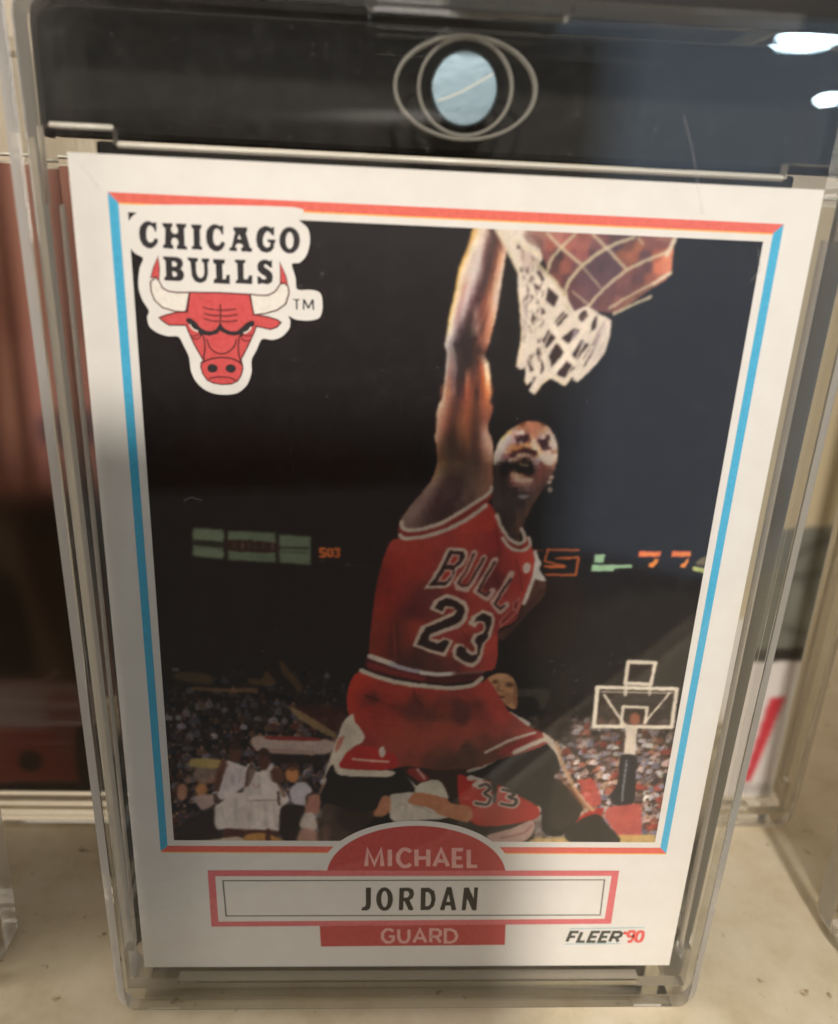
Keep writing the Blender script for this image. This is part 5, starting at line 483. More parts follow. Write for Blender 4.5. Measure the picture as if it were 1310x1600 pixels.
('P',(44,29,30),0.92,7,0,[(991,7511),(1069,7428),(971,7286),(935,7384)]),
('P',(44,29,30),0.92,7,0,[(1102,7350),(1186,7297),(1106,7193),(1018,7227)]),
('P',(44,29,30),0.92,7,0,[(1330,7471),(1287,7324),(1254,7296)]),
('P',(44,29,30),0.92,7,0,[(824,7472),(852,7407),(820,7386)]),
('P',(44,29,30),0.92,7,0,[(759,7397),(812,7260),(780,7239),(747,7344)]),
('P',(44,29,30),0.92,7,0,[(875,7358),(905,7277),(877,7216)]),
('P',(44,29,30),0.92,7,0,[(570,8361),(607,8305),(565,8297)]),
('P',(44,29,30),0.92,7,0,[(752,8128),(784,8123),(830,8051),(813,8032)]),
('P',(44,29,30),0.92,7,0,[(740,8017),(801,7979),(761,7961)]),
('P',(44,29,30),0.92,7,0,[(673,8020),(705,7950),(690,7940)]),
('P',(44,29,30),0.92,7,0,[(781,7896),(809,7844),(770,7843)]),
('P',(44,29,30),0.92,7,0,[(838,7820),(877,7771),(831,7756)]),
('P',(44,29,30),0.92,7,0,[(755,7781),(778,7709),(743,7708)]),
('P',(44,29,30),0.92,7,0,[(873,7707),(845,7635),(833,7654)]),
('P',(44,29,30),0.92,7,0,[(1175,7769),(1223,7809),(1249,7759),(1196,7700),(1167,7718)]),
('P',(44,29,30),0.92,7,0,[(1298,7736),(1331,7788),(1336,7660),(1288,7600)]),
('P',(44,29,30),0.92,7,0,[(763,8214),(840,8144),(879,8084),(808,8143)]),
('P',(44,29,30),0.92,7,0,[(607,8159),(637,8111),(612,8104)]),
('P',(44,29,30),0.92,7,0,[(725,7929),(748,7892),(726,7891)]),
('P',(44,29,30),0.92,7,0,[(723,7675),(742,7637),(724,7637)]),
('P',(44,29,30),0.92,7,0,[(815,7193),(835,7194),(814,7133)]),
('L',(70,48,48),0.6405568550697762,6,8,0,[(644,8145),(656,8111)]),
('L',(110,84,82),0.7894050876584958,6,15,0,[(851,7373),(848,7341)]),
('L',(110,84,82),0.6084474850548375,6,9,0,[(795,8123),(793,8100)]),
('L',(90,66,66),0.6357761474481509,6,11,0,[(835,7713),(861,7663)]),
('L',(70,48,48),0.700328380590062,6,16,0,[(672,8132),(669,8101)]),
('L',(110,84,82),0.5816288169979233,6,12,0,[(796,7413),(792,7374)]),
('L',(90,66,66),0.6816052301758351,6,17,0,[(769,8124),(760,8101)]),
('L',(110,84,82),0.7222566870706733,6,16,0,[(698,7683),(720,7640)]),
('L',(90,66,66),0.8165102855357302,6,13,0,[(695,7919),(692,7881)]),
('L',(70,48,48),0.5621388927237949,6,11,0,[(613,8292),(623,8264)]),
('L',(90,66,66),0.6144927558032098,6,14,0,[(674,7898),(669,7851)]),
('L',(90,66,66),0.5272147007487237,6,14,0,[(698,8051),(688,8026)]),
('L',(110,84,82),0.6271636926805899,6,13,0,[(724,7719),(734,7688)]),
('L',(90,66,66),0.8436120273361567,6,9,0,[(730,7905),(725,7854)]),
('L',(90,66,66),0.7368894911536319,6,9,0,[(696,7938),(708,7916)]),
('L',(110,84,82),0.5427956401720468,6,17,0,[(618,8239),(631,8202)]),
('L',(110,84,82),0.6535849660166939,6,10,0,[(815,7824),(827,7788)]),
('L',(70,48,48),0.5110776250279105,6,12,0,[(711,7862),(697,7827)]),
('L',(110,84,82),0.549595618722997,6,16,0,[(672,8126),(681,8098)]),
('L',(90,66,66),0.7768002029588323,6,13,0,[(753,8352),(739,8314)]),
('L',(110,84,82),0.6649301709966855,6,11,0,[(698,7571),(708,7541)]),
('L',(110,84,82),0.8346976702938724,6,17,0,[(780,7391),(777,7359)]),
('L',(70,48,48),0.7168410285910328,6,11,0,[(765,8327),(783,8275)]),
('L',(90,66,66),0.6413041455642754,6,12,0,[(852,7551),(833,7500)]),
('L',(70,48,48),0.5900686688017955,6,13,0,[(793,7980),(803,7951)]),
('L',(90,66,66),0.83283555299479,6,8,0,[(789,7974),(801,7939)]),
('L',(90,66,66),0.5276462019381233,6,12,0,[(718,8230),(701,8184)]),
('L',(70,48,48),0.768652820644342,6,11,0,[(785,7632),(795,7600)]),
('L',(70,48,48),0.6588194242373504,6,17,0,[(680,7826),(704,7778)]),
('L',(110,84,82),0.5400578936227738,6,9,0,[(790,8185),(778,8153)]),
('L',(70,48,48),0.8292505425851675,6,14,0,[(767,7717),(754,7681)]),
('L',(110,84,82),0.5617228295456904,6,16,0,[(763,7698),(771,7672)]),
('L',(90,66,66),0.7268365119333267,6,9,0,[(697,8243),(712,8212)]),
('L',(90,66,66),0.5859044126712672,6,8,0,[(625,8271),(608,8226)]),
('L',(90,66,66),0.8176729821387335,6,8,0,[(843,7456),(871,7401)]),
('L',(90,66,66),0.7145498288133053,6,15,0,[(842,7808),(838,7758)]),
('L',(90,66,66),0.6516899863548281,6,11,0,[(688,7917),(683,7868)]),
('L',(70,48,48),0.6226543000805254,6,13,0,[(787,7735),(784,7702)]),
('L',(110,84,82),0.614335381322488,6,14,0,[(746,7716),(764,7662)]),
('L',(110,84,82),0.833666351321632,6,15,0,[(642,8074),(653,8053)]),
('L',(70,48,48),0.6676957390188334,6,9,0,[(714,8233),(732,8198)]),
('L',(90,66,66),0.6714425053168559,6,10,0,[(852,7410),(836,7366)]),
('L',(110,84,82),0.8393295205095556,6,12,0,[(688,8164),(671,8120)]),
('L',(70,48,48),0.6604872755158787,6,16,0,[(716,8063),(712,8021)]),
('L',(70,48,48),0.6603684040965625,6,13,0,[(740,7784),(757,7751)]),
('L',(110,84,82),0.7239785907781534,6,13,0,[(773,7314),(797,7265)]),
('L',(70,48,48),0.8317749110341786,6,11,0,[(776,7882),(784,7858)]),
('L',(70,48,48),0.5551317789625962,6,12,0,[(750,8230),(746,8185)]),
('L',(110,84,82),0.8473909502861521,6,8,0,[(608,8296),(623,8267)]),
('L',(90,66,66),0.5454978988131011,6,12,0,[(791,8093),(806,8048)]),
('L',(90,66,66),0.5752695586198379,6,12,0,[(748,7614),(755,7592)]),
('L',(110,84,82),0.6880735079850945,6,12,0,[(726,8080),(737,8046)]),
('L',(110,84,82),0.5975101117553426,6,17,0,[(708,8074),(721,8048)]),
('L',(90,66,66),0.5812063767086458,6,16,0,[(828,7655),(840,7631)]),
('L',(90,66,66),0.822430341238151,6,14,0,[(800,7795),(790,7768)]),
('L',(70,48,48),0.8160779507391753,6,12,0,[(870,7351),(887,7298)]),
('L',(90,66,66),0.787246030726893,6,14,0,[(810,8018),(793,7971)]),
('L',(110,84,82),0.6187013405007237,6,13,0,[(722,8175),(718,8126)]),
('L',(90,66,66),0.6666512608200713,6,11,0,[(867,7472),(893,7421)]),
('L',(70,48,48),0.5249705479870518,6,10,0,[(737,7324),(745,7300)]),
('L',(70,48,48),0.7181767232416366,6,16,0,[(822,7532),(834,7507)]),
('L',(90,66,66),0.6259421224685324,6,9,0,[(811,7717),(803,7695)]),
('L',(90,66,66),0.5119146485664157,6,14,0,[(858,7406),(846,7374)]),
('L',(90,66,66),0.7760923171241148,6,14,0,[(829,7957),(824,7908)]),
('L',(110,84,82),0.8179892002976643,6,11,0,[(710,7618),(702,7596)]),
('L',(110,84,82),0.5303155825326512,6,11,0,[(783,7332),(800,7282)]),
('L',(90,66,66),0.5303599210629693,6,15,0,[(763,7964),(778,7920)]),
('L',(90,66,66),0.7247437836582558,6,10,0,[(724,7287),(721,7255)]),
('L',(70,48,48),0.6816769793267289,6,9,0,[(683,7548),(697,7505)]),
('L',(90,66,66),0.7963764089923042,6,8,0,[(739,8303),(750,8272)]),
('L',(120,98,96),0.4551711560334417,7,14,0,[(1305,7403),(1277,7343)]),
('L',(150,128,124),0.7445157885256686,7,15,0,[(1366,7539),(1312,7423)]),
('L',(120,98,96),0.6236471204153085,7,16,0,[(1303,7393),(1274,7332)]),
('L',(150,128,124),0.618152385482561,7,15,0,[(1414,7727),(1355,7600)]),
('L',(90,70,72),0.5684629127260646,7,12,0,[(1354,7481),(1298,7360)]),
('L',(120,98,96),0.3651527857221105,7,14,0,[(1354,7558),(1299,7442)]),
('L',(150,128,124),0.7256176788350002,7,15,0,[(1293,7461),(1257,7384)]),
('L',(120,98,96),0.42625400720830375,7,16,0,[(1375,7596),(1328,7497)]),
('L',(120,98,96),0.46874898620072925,7,9,0,[(1334,7419),(1300,7345)]),
('L',(120,98,96),0.6701488456702417,7,16,0,[(1376,7607),(1329,7508)]),
('L',(150,128,124),0.4923694998200282,7,12,0,[(1390,7661),(1326,7526)]),
('L',(150,128,124),0.43458943103224645,7,14,0,[(1336,7559),(1308,7500)]),
('L',(120,98,96),0.7394992908102814,7,12,0,[(1326,7464),(1297,7403)]),
('L',(150,128,124),0.35783239819003304,7,11,0,[(1349,7577),(1299,7472)]),
('L',(150,128,124),0.3670730475603774,7,9,0,[(1372,7591),(1337,7516)]),
('L',(90,70,72),0.4987772827449416,7,12,0,[(1298,7461),(1255,7369)]),
('P',(120,86,80),0.7,14,1,[(609,8425),(757,8407),(790,8325),(673,8344)]),
('P',(150,112,104),0.6,8,0,[(1166,7731),(1239,7784),(1232,7733)]),
('P',(180,168,176),0.7,8,1,[(1138,7627),(1179,7615),(1122,7535)]),
('P',(200,190,196),0.5,10,1,[(1215,7538),(1269,7527),(1210,7460)]),
('P',(176,160,160),0.6,20,1,[(651,7888),(692,7865),(720,7701),(694,7558),(654,7711)]),
('P',(200,180,176),0.5,22,1,[(1360,7661),(1436,7689),(1424,7468),(1345,7346),(1336,7530)]),
('P',(190,160,150),0.5,18,1,[(590,8280),(707,8261),(703,8163),(641,8136)]),
('L',(206,190,158),0.95,8,24,1,[(1059,8441),(922,8294),(866,8206),(851,8132)]),
('L',(206,190,158),0.95,8,23,1,[(818,8434),(943,8331),(1125,8202)]),
('L',(206,190,158),0.95,8,12,1,[(1125,8202),(1330,8009)]),
('L',(206,190,158),0.95,8,29,1,[(1573,8437),(1353,8342),(1141,8175),(1041,8029),(1031,7941),(1073,7791)]),
('L',(206,190,158),0.95,8,21,1,[(1198,8456),(1341,8341),(1442,8254),(1545,8167)]),
('L',(206,190,158),0.95,8,25,1,[(1886,8328),(1703,8247),(1546,8160),(1359,7991),(1240,7835)]),
('L',(206,190,158),0.95,8,12,1,[(1081,7962),(1250,7855)]),
('L',(222,206,180),0.95,8,31,1,[(1937,8151),(1796,8059)]),
('L',(206,190,158),0.95,8,18,1,[(1796,8059),(1614,7951),(1432,7830)]),
('L',(206,190,158),0.95,8,26,1,[(1793,7946),(1638,7870),(1478,7781)]),
('L',(206,190,158),0.95,8,28,1,[(739,8189),(908,8054),(1026,7928)]),
('L',(222,206,180),0.95,8,39,1,[(1934,8439),(1899,8346),(1883,8309)]),
('L',(222,206,180),0.95,8,33,1,[(371,8462),(487,8288),(606,8098)]),
('L',(222,206,180),0.95,8,31,1,[(544,8362),(772,8251)]),
('L',(206,190,158),0.95,8,15,1,[(1611,8437),(1657,8385)]),
('L',(236,222,204),0.8,6,20,1,[(950,7645),(1108,7417),(1172,7326)]),
('L',(236,222,204),0.8,6,20,1,[(1255,7540),(1107,7177)]),
('L',(236,222,204),0.8,6,20,1,[(1331,7788),(1108,7417),(956,7198)]),
('L',(236,222,204),0.8,6,20,1,[(1028,7903),(1182,7706),(1327,7608)]),
('L',(236,222,204),0.8,6,20,1,[(853,7820),(985,7569),(1172,7326)]),
('L',(236,222,204),0.8,6,20,1,[(1090,7817),(950,7645),(879,7434),(953,7225),(1112,7129)]),
('L',(236,222,204),0.8,6,20,1,[(1328,7490),(1188,7179)]),
('L',(236,222,204),0.8,6,20,1,[(1453,7664),(1284,7290)]),
('L',(236,222,204),0.8,6,20,1,[(997,7826),(821,7615)]),
('L',(236,222,204),0.8,6,20,1,[(713,7636),(750,7377),(875,7195)]),
('L',(236,222,204),0.8,6,20,1,[(823,7995),(692,7584)]),
('L',(236,222,204),0.8,6,20,1,[(649,7762),(839,7564)]),
('L',(246,216,160),0.6,6,12,1,[(607,7943),(645,7812),(669,7609),(671,7374),(644,7294)]),
('L',(246,216,160),0.6,6,12,1,[(960,7185),(902,7136),(843,7039)]),
('L',(246,216,160),0.6,6,12,1,[(1010,7200),(1112,7136),(1158,7205)]),
('L',(246,216,160),0.6,6,12,1,[(733,7163),(767,7124)])]
VECTORS = {
'sticker':[('S',[(-2577,8513),(-2644,8452),(-2677,8427),(-2704,8400),(-2730,8357),(-2740,8267),(-2743,8182),(-2725,8169),(-2685,8121),(-2621,8085),(-2652,8014),(-2674,7912),(-2676,7824),(-2652,7737),(-2603,7649),(-2622,7589),(-2607,7514),(-2542,7463),(-2453,7436),(-2361,7435),(-2319,7357),(-2278,7257),(-2269,7140),(-2227,7039),(-2152,6970),(-2059,6936),(-1949,6933),(-1854,6956),(-1774,7031),(-1732,7143),(-1729,7254),(-1680,7349),(-1632,7443),(-1539,7439),(-1454,7473),(-1392,7544),(-1383,7613),(-1398,7651),(-1330,7623),(-1222,7619),(-1130,7646),(-1102,7722),(-1107,7827),(-1138,7870),(-1207,7882),(-1321,7882),(-1335,7980),(-1365,8089),(-1297,8106),(-1237,8173),(-1210,8289),(-1229,8387),(-1310,8458),(-1339,8550)])],
'team_lettering':[[('K',[(-2490,8378),(-2496,8305),(-2510,8306),(-2514,8328),(-2534,8350),(-2555,8352),(-2572,8331),(-2582,8287),(-2581,8246),(-2567,8220),(-2546,8215),(-2527,8228),(-2518,8246),(-2501,8252),(-2485,8241),(-2491,8217),(-2514,8187),(-2546,8168),(-2580,8169),(-2615,8191),(-2636,8232),(-2641,8282),(-2632,8331),(-2609,8364),(-2577,8385),(-2544,8386),(-2524,8374),(-2511,8377)])],[('K',[(-2445,8377),(-2357,8378),(-2363,8349),(-2374,8342),(-2372,8313),(-2355,8294),(-2328,8295),(-2316,8316),(-2318,8344),(-2328,8349),(-2329,8378),(-2241,8377),(-2249,8351),(-2264,8341),(-2266,8200),(-2247,8198),(-2247,8171),(-2331,8171),(-2333,8197),(-2321,8207),(-2317,8233),(-2327,8255),(-2348,8263),(-2367,8255),(-2377,8234),(-2374,8207),(-2361,8199),(-2361,8172),(-2448,8175),(-2446,8201),(-2430,8208),(-2420,8335),(-2437,8346)])],[('K',[(-2205,8376),(-2116,8377),(-2121,8347),(-2133,8341),(-2136,8206),(-2120,8200),(-2122,8175),(-2208,8176),(-2206,8200),(-2190,8206),(-2187,8342),(-2201,8347)])],[('K',[(-1935,8378),(-1939,8305),(-1953,8306),(-1959,8327),(-1979,8350),(-2000,8352),(-2017,8331),(-2026,8286),(-2023,8245),(-2009,8219),(-1987,8214),(-1968,8227),(-1960,8245),(-1943,8251),(-1927,8240),(-1932,8216),(-1954,8186),(-1986,8167),(-2020,8168),(-2056,8190),(-2079,8231),(-2085,8281),(-2078,8331),(-2055,8364),(-2024,8385),(-1990,8386),(-1969,8374),(-1957,8377)])],[('K',[(-1853,8370),(-1735,8373),(-1738,8340),(-1749,8329),(-1717,8210),(-1699,8204),(-1703,8175),(-1792,8177),(-1792,8203),(-1777,8211),(-1780,8232),(-1802,8241),(-1828,8235),(-1841,8215),(-1838,8205),(-1825,8200),(-1832,8175),(-1894,8178),(-1890,8203),(-1873,8207),(-1839,8332),(-1852,8342)]),('K',[(-1805,8314),(-1790,8274),(-1821,8277)])],[('K',[(-1510,8385),(-1513,8314),(-1530,8319),(-1544,8338),(-1570,8351),(-1592,8329),(-1608,8286),(-1605,8243),(-1587,8219),(-1565,8218),(-1548,8231),(-1546,8258),(-1568,8262),(-1570,8284),(-1501,8284),(-1503,8265),(-1512,8254),(-1517,8211),(-1543,8185),(-1580,8174),(-1625,8185),(-1654,8220),(-1666,8276),(-1655,8337),(-1629,8373),(-1588,8392),(-1554,8388),(-1536,8375),(-1525,8384)])],[('K',[(-1294,8288),(-1297,8260),(-1306,8233),(-1320,8210),(-1338,8192),(-1360,8180),(-1383,8176),(-1405,8179),(-1427,8189),(-1445,8205),(-1458,8227),(-1467,8253),(-1469,8281),(-1466,8309),(-1457,8335),(-1443,8358),(-1425,8376),(-1404,8387),(-1381,8392),(-1358,8389),(-1337,8379),(-1319,8363),(-1306,8342),(-1297,8316)]),('K',[(-1348,8284),(-1350,8266),(-1353,8250),(-1358,8235),(-1365,8224),(-1374,8217),(-1382,8215),(-1391,8216),(-1399,8223),(-1406,8233),(-1411,8247),(-1414,8263),(-1415,8281),(-1414,8298),(-1410,8315),(-1405,8329),(-1398,8340),(-1390,8347),(-1381,8350),(-1373,8348),(-1365,8341),(-1358,8331),(-1353,8317),(-1349,8301)])],[('K',[(-2453,8108),(-2335,8108),(-2299,8092),(-2287,8059),(-2296,8029),(-2312,8013),(-2289,7990),(-2284,7954),(-2298,7923),(-2327,7909),(-2454,7910),(-2453,7938),(-2437,7944),(-2435,8077),(-2452,8085)]),('K',[(-2381,8070),(-2355,8070),(-2338,8054),(-2345,8033),(-2364,8026),(-2381,8031)]),('K',[(-2382,7989),(-2357,7987),(-2342,7969),(-2347,7951),(-2369,7943),(-2382,7950)])],[('K',[(-2249,8109),(-2159,8106),(-2164,8079),(-2179,8073),(-2180,7988),(-2166,7952),(-2145,7941),(-2123,7954),(-2112,7985),(-2112,8069),(-2127,8075),(-2130,8105),(-2064,8107),(-2066,8083),(-2080,8074),(-2081,7980),(-2096,7931),(-2122,7908),(-2159,7901),(-2196,7915),(-2219,7956),(-2226,8077),(-2245,8085)])],[('K',[(-2033,8105),(-1932,8104),(-1936,8072),(-1956,8064),(-1957,7941),(-1933,7942),(-1921,7979),(-1896,7980),(-1897,7902),(-2037,7904),(-2032,7938),(-2012,7946),(-2012,8062),(-2033,8071)])],[('K',[(-1850,8108),(-1757,8108),(-1760,8086),(-1776,8078),(-1778,7951),(-1754,7948),(-1738,7960),(-1734,7982),(-1704,7983),(-1706,7910),(-1849,7911),(-1846,7934),(-1829,7942),(-1830,8076),(-1847,8084)])],[('K',[(-1533,8113),(-1534,8052),(-1553,8055),(-1571,8072),(-1590,8080),(-1601,8071),(-1599,8056),(-1560,8033),(-1535,8008),(-1528,7972),(-1536,7935),(-1570,7913),(-1608,7917),(-1626,7922),(-1638,7912),(-1660,7914),(-1661,7978),(-1637,7975),(-1622,7957),(-1596,7953),(-1584,7966),(-1595,7980),(-1636,8004),(-1658,8032),(-1659,8069),(-1641,8102),(-1604,8118),(-1574,8117),(-1555,8105),(-1548,8114)])],[('K',[(-1359,7800),(-1298,7800),(-1298,7790),(-1320,7789),(-1318,7712),(-1331,7711),(-1334,7790),(-1359,7791)])],[('K',[(-1272,7713),(-1271,7801),(-1256,7800),(-1223,7743),(-1195,7802),(-1178,7802),(-1174,7713),(-1187,7714),(-1191,7774),(-1220,7721),(-1230,7722),(-1260,7775),(-1258,7712)])]],
'bull_head':[[('K',[(-2247,7820),(-1988,7827),(-1732,7823),(-1715,7738),(-1698,7652),(-1576,7638),(-1498,7617),(-1464,7594),(-1499,7553),(-1558,7530),(-1627,7544),(-1680,7552),(-1701,7497),(-1748,7397),(-1821,7256),(-1812,7211),(-1808,7176),(-1825,7115),(-1856,7063),(-1917,7032),(-1998,7025),(-2077,7035),(-2126,7059),(-2163,7113),(-2179,7173),(-2174,7213),(-2153,7234),(-2185,7292),(-2230,7379),(-2265,7466),(-2291,7538),(-2349,7536),(-2436,7533),(-2488,7565),(-2518,7594),(-2460,7618),(-2382,7641),(-2284,7657),(-2266,7736)])],[('K',[(-2494,8107),(-2537,8019),(-2568,7928),(-2524,7936),(-2500,7905),(-2489,8007)])],[('K',[(-1469,8106),(-1463,8019),(-1464,7928),(-1425,7930),(-1398,7904),(-1418,7992)])]],
'horn':[[('K',[(-2500,7905),(-2473,7847),(-2423,7820),(-2356,7813),(-2243,7819),(-2274,7650),(-2379,7655),(-2483,7681),(-2547,7741),(-2572,7814),(-2572,7894),(-2525,7933)])],[('K',[(-1726,7825),(-1647,7818),(-1572,7821),(-1510,7856),(-1464,7922),(-1425,7928),(-1398,7901),(-1392,7845),(-1420,7755),(-1497,7698),(-1605,7664),(-1700,7651)])]],
'emblem_line':[[('W',12,0,[(-2247,7820),(-1988,7827),(-1732,7823),(-1715,7738),(-1698,7652),(-1576,7638),(-1498,7617),(-1464,7594),(-1499,7553),(-1558,7530),(-1627,7544),(-1680,7552),(-1701,7497),(-1748,7397),(-1821,7256),(-1812,7211),(-1808,7176),(-1825,7115),(-1856,7063),(-1917,7032),(-1998,7025),(-2077,7035),(-2126,7059),(-2163,7113),(-2179,7173),(-2174,7213),(-2153,7234),(-2185,7292),(-2230,7379),(-2265,7466),(-2291,7538),(-2349,7536),(-2436,7533),(-2488,7565),(-2518,7594),(-2460,7618),(-2382,7641),(-2284,7657),(-2266,7736),(-2247,7820)])],[('W',12,0,[(-2500,7905),(-2473,7847),(-2423,7820),(-2356,7813),(-2243,7819),(-2274,7650),(-2379,7655),(-2483,7681),(-2547,7741),(-2572,7814),(-2572,7894),(-2525,7933),(-2500,7905)])],[('W',12,0,[(-1726,7825),(-1647,7818),(-1572,7821),(-1510,7856),(-1464,7922),(-1425,7928),(-1398,7901),(-1392,7845),(-1420,7755),(-1497,7698),(-1605,7664),(-1700,7651),(-1726,7825)])],[('W',8,0,[(-2494,8107),(-2537,8019),(-2568,7928),(-2524,7936),(-2500,7905),(-2489,8007),(-2494,8107)])],[('W',8,0,[(-1469,8106),(-1463,8019),(-1464,7928),(-1425,7930),(-1398,7904),(-1418,7992),(-1469,8106)])],[('W',13,1,[(-2144,7451),(-2133,7363),(-2144,7294),(-2153,7234)])],[('W',13,1,[(-1830,7463),(-1842,7374),(-1838,7295),(-1822,7226)])],[('W',12,1,[(-2115,7428),(-2094,7355),(-2046,7312),(-1988,7299),(-1928,7321),(-1877,7373),(-1857,7437)])],[('W',14,1,[(-2171,7215),(-2088,7251),(-1999,7267),(-1910,7262),(-1851,7240),(-1810,7208)])],[('W',12,1,[(-2110,7072),(-2055,7088),(-1995,7094),(-1925,7089),(-1876,7067)])],[('W',12,1,[(-1986,7732),(-1987,7651),(-1991,7583)])],[('W',11,1,[(-2133,7698),(-2085,7686),(-2040,7683)])],[('W',11,1,[(-2030,7680),(-1945,7681),(-1847,7695)])],[('W',11,1,[(-2130,7646),(-2063,7633),(-1995,7631)])],[('W',11,1,[(-1983,7629),(-1917,7633),(-1844,7647)])],[('W',11,1,[(-2132,7602),(-2065,7584),(-2001,7583)])],[('W',11,1,[(-1983,7584),(-1909,7585),(-1841,7597)])],[('W',9,1,[(-2265,7457),(-2227,7446),(-2185,7460)])],[('W',9,1,[(-2242,7433),(-2209,7420),(-2167,7441)])],[('W',9,1,[(-1816,7444),(-1777,7421),(-1745,7429)])],[('W',9,1,[(-1805,7474),(-1756,7464),(-1724,7479)])]],
'brow':[[('K',[(-2290,7577),(-2278,7600),(-2244,7601),(-2202,7568),(-2165,7521),(-2117,7497),(-2069,7495),(-2029,7516),(-2003,7554),(-1992,7588),(-1981,7550),(-1950,7517),(-1902,7501),(-1853,7503),(-1813,7534),(-1763,7580),(-1723,7601),(-1694,7593),(-1697,7565),(-1715,7545),(-1755,7513),(-1793,7486),(-1814,7444),(-1829,7475),(-1874,7465),(-1932,7471),(-1976,7491),(-1997,7504),(-2025,7473),(-2090,7455),(-2143,7461),(-2167,7443),(-2186,7481),(-2233,7514),(-2266,7549)])],[('K',[(-2031,7170),(-2033,7160),(-2038,7151),(-2045,7142),(-2055,7136),(-2066,7132),(-2078,7130),(-2090,7131),(-2101,7134),(-2110,7140),(-2117,7148),(-2121,7157),(-2122,7167),(-2120,7177),(-2116,7186),(-2108,7194),(-2098,7201),(-2087,7205),(-2075,7206),(-2063,7206),(-2053,7202),(-2043,7196),(-2036,7189),(-2032,7180)])],[('K',[(-1869,7174),(-1871,7164),(-1876,7154),(-1883,7146),(-1893,7140),(-1904,7135),(-1916,7134),(-1928,7135),(-1939,7138),(-1948,7144),(-1955,7151),(-1959,7161),(-1961,7170),(-1959,7180),(-1954,7190),(-1946,7198),(-1937,7204),(-1925,7209),(-1914,7210),(-1902,7209),(-1891,7206),(-1882,7200),(-1875,7193),(-1870,7184)])]],
'eye':[[('W',12,1,[(-2259,7546),(-2229,7505),(-2186,7489)])],[('W',12,1,[(-1723,7547),(-1749,7509),(-1790,7489)])]],
'arch_rim':[('K',[(-1146,1609),(-1116,1396),(-1113,1459),(-1103,1521),(-1086,1582),(-1063,1642),(-1034,1700),(-998,1756),(-957,1809),(-910,1860),(-857,1908),(-800,1953),(-738,1994),(-672,2031),(-602,2065),(-528,2095),(-451,2120),(-372,2142),(-291,2158),(-207,2170),(-123,2178),(-38,2181),(48,2179),(133,2173),(218,2161),(301,2146),(383,2125),(463,2101),(540,2071),(614,2038),(685,2001),(752,1960),(814,1916),(872,1868),(925,1817),(972,1763),(1013,1707),(1049,1648),(1078,1588),(1100,1526),(1116,1464),(1125,1400),(1129,1615),(1149,1381),(-1145,1368)])],
'arch':[('K',[(-1028,1397),(-1026,1454),(-1017,1510),(-1002,1565),(-981,1619),(-954,1672),(-921,1723),(-883,1772),(-839,1818),(-791,1861),(-738,1902),(-681,1940),(-620,1974),(-555,2005),(-487,2032),(-417,2055),(-343,2074),(-268,2089),(-191,2101),(-113,2107),(-35,2110),(44,2108),(123,2102),(201,2092),(278,2078),(354,2059),(428,2037),(499,2010),(567,1980),(632,1946),(694,1909),(751,1868),(804,1824),(853,1778),(896,1729),(934,1678),(966,1625),(993,1570),(1013,1514),(1028,1457),(1036,1400)])],
'name_frame':[('K',[(-2369,1468),(2356,1478),(2362,671),(-2361,634)]),('K',[(-2287,1385),(2275,1402),(2274,751),(-2277,712)])],
'name_line':[('W',17,0,[(-2203,1321),(2199,1345),(2212,811),(-2185,799),(-2203,1321)])],
'position_bar':[('K',[(-1106,641),(1089,664),(1108,342),(-1089,322)])],
'surname':[[('K',[(-578,1225),(-519,1225),(-515,965),(-526,908),(-560,880),(-623,884),(-614,929),(-584,941),(-572,973)])],[('K',[(-260,1053),(-262,1008),(-270,965),(-284,928),(-304,899),(-327,881),(-352,875),(-377,881),(-401,899),(-423,928),(-439,965),(-450,1008),(-455,1054),(-453,1099),(-444,1142),(-430,1178),(-411,1206),(-388,1224),(-363,1230),(-338,1224),(-314,1206),(-293,1178),(-276,1142),(-265,1099)]),('K',[(-320,1054),(-320,1022),(-323,993),(-328,968),(-335,949),(-344,936),(-354,932),(-363,936),(-373,949),(-381,968),(-388,993),(-393,1022),(-395,1054),(-394,1085),(-392,1114),(-386,1139),(-379,1158),(-371,1170),(-361,1174),(-351,1170),(-342,1158),(-334,1139),(-327,1114),(-322,1085)])],[('K',[(-190,1222),(-84,1225),(-33,1198),(-16,1134),(-30,1070),(-67,1037),(-15,907),(-26,883),(-70,886),(-124,1021),(-136,1021),(-134,908),(-146,883),(-186,886)]),('K',[(-135,1171),(-92,1174),(-70,1129),(-88,1078),(-136,1074)])],[('K',[(59,1222),(152,1225),(217,1174),(238,1061),(223,948),(175,891),(68,886)]),('K',[(116,1161),(153,1155),(178,1110),(187,1045),(178,972),(148,945),(122,948)])],[('K',[(358,1235),(412,1235),(487,907),(480,882),(433,886),(418,956),(361,956),(350,886),(302,886),(297,907)]),('K',[(386,1126),(410,1013),(364,1013)])],[('K',[(559,1225),(615,1229),(683,1061),(678,1229),(723,1229),(727,882),(676,885),(607,1061),(600,885),(552,885)])]],
'forename':[[('W',50,0,[(-579,1537),(-570,1775),(-489,1561),(-419,1776),(-397,1537)])],[('W',50,0,[(-319,1776),(-311,1537)])],[('W',50,1,[(-82,1741),(-121,1777),(-173,1776),(-218,1705),(-215,1610),(-164,1538),(-111,1538),(-75,1574)])],[('W',50,0,[(-17,1777),(-6,1538)]),('W',50,0,[(117,1778),(129,1538)]),('W',50,0,[(-12,1658),(123,1659)])],[('W',50,0,[(196,1539),(263,1778),(356,1539)]),('W',50,0,[(224,1616),(319,1616)])],[('W',50,0,[(512,1779),(408,1779),(423,1539),(527,1539)]),('W',50,0,[(416,1659),(504,1660)])],[('W',50,0,[(578,1779),(594,1540),(691,1540)])]],
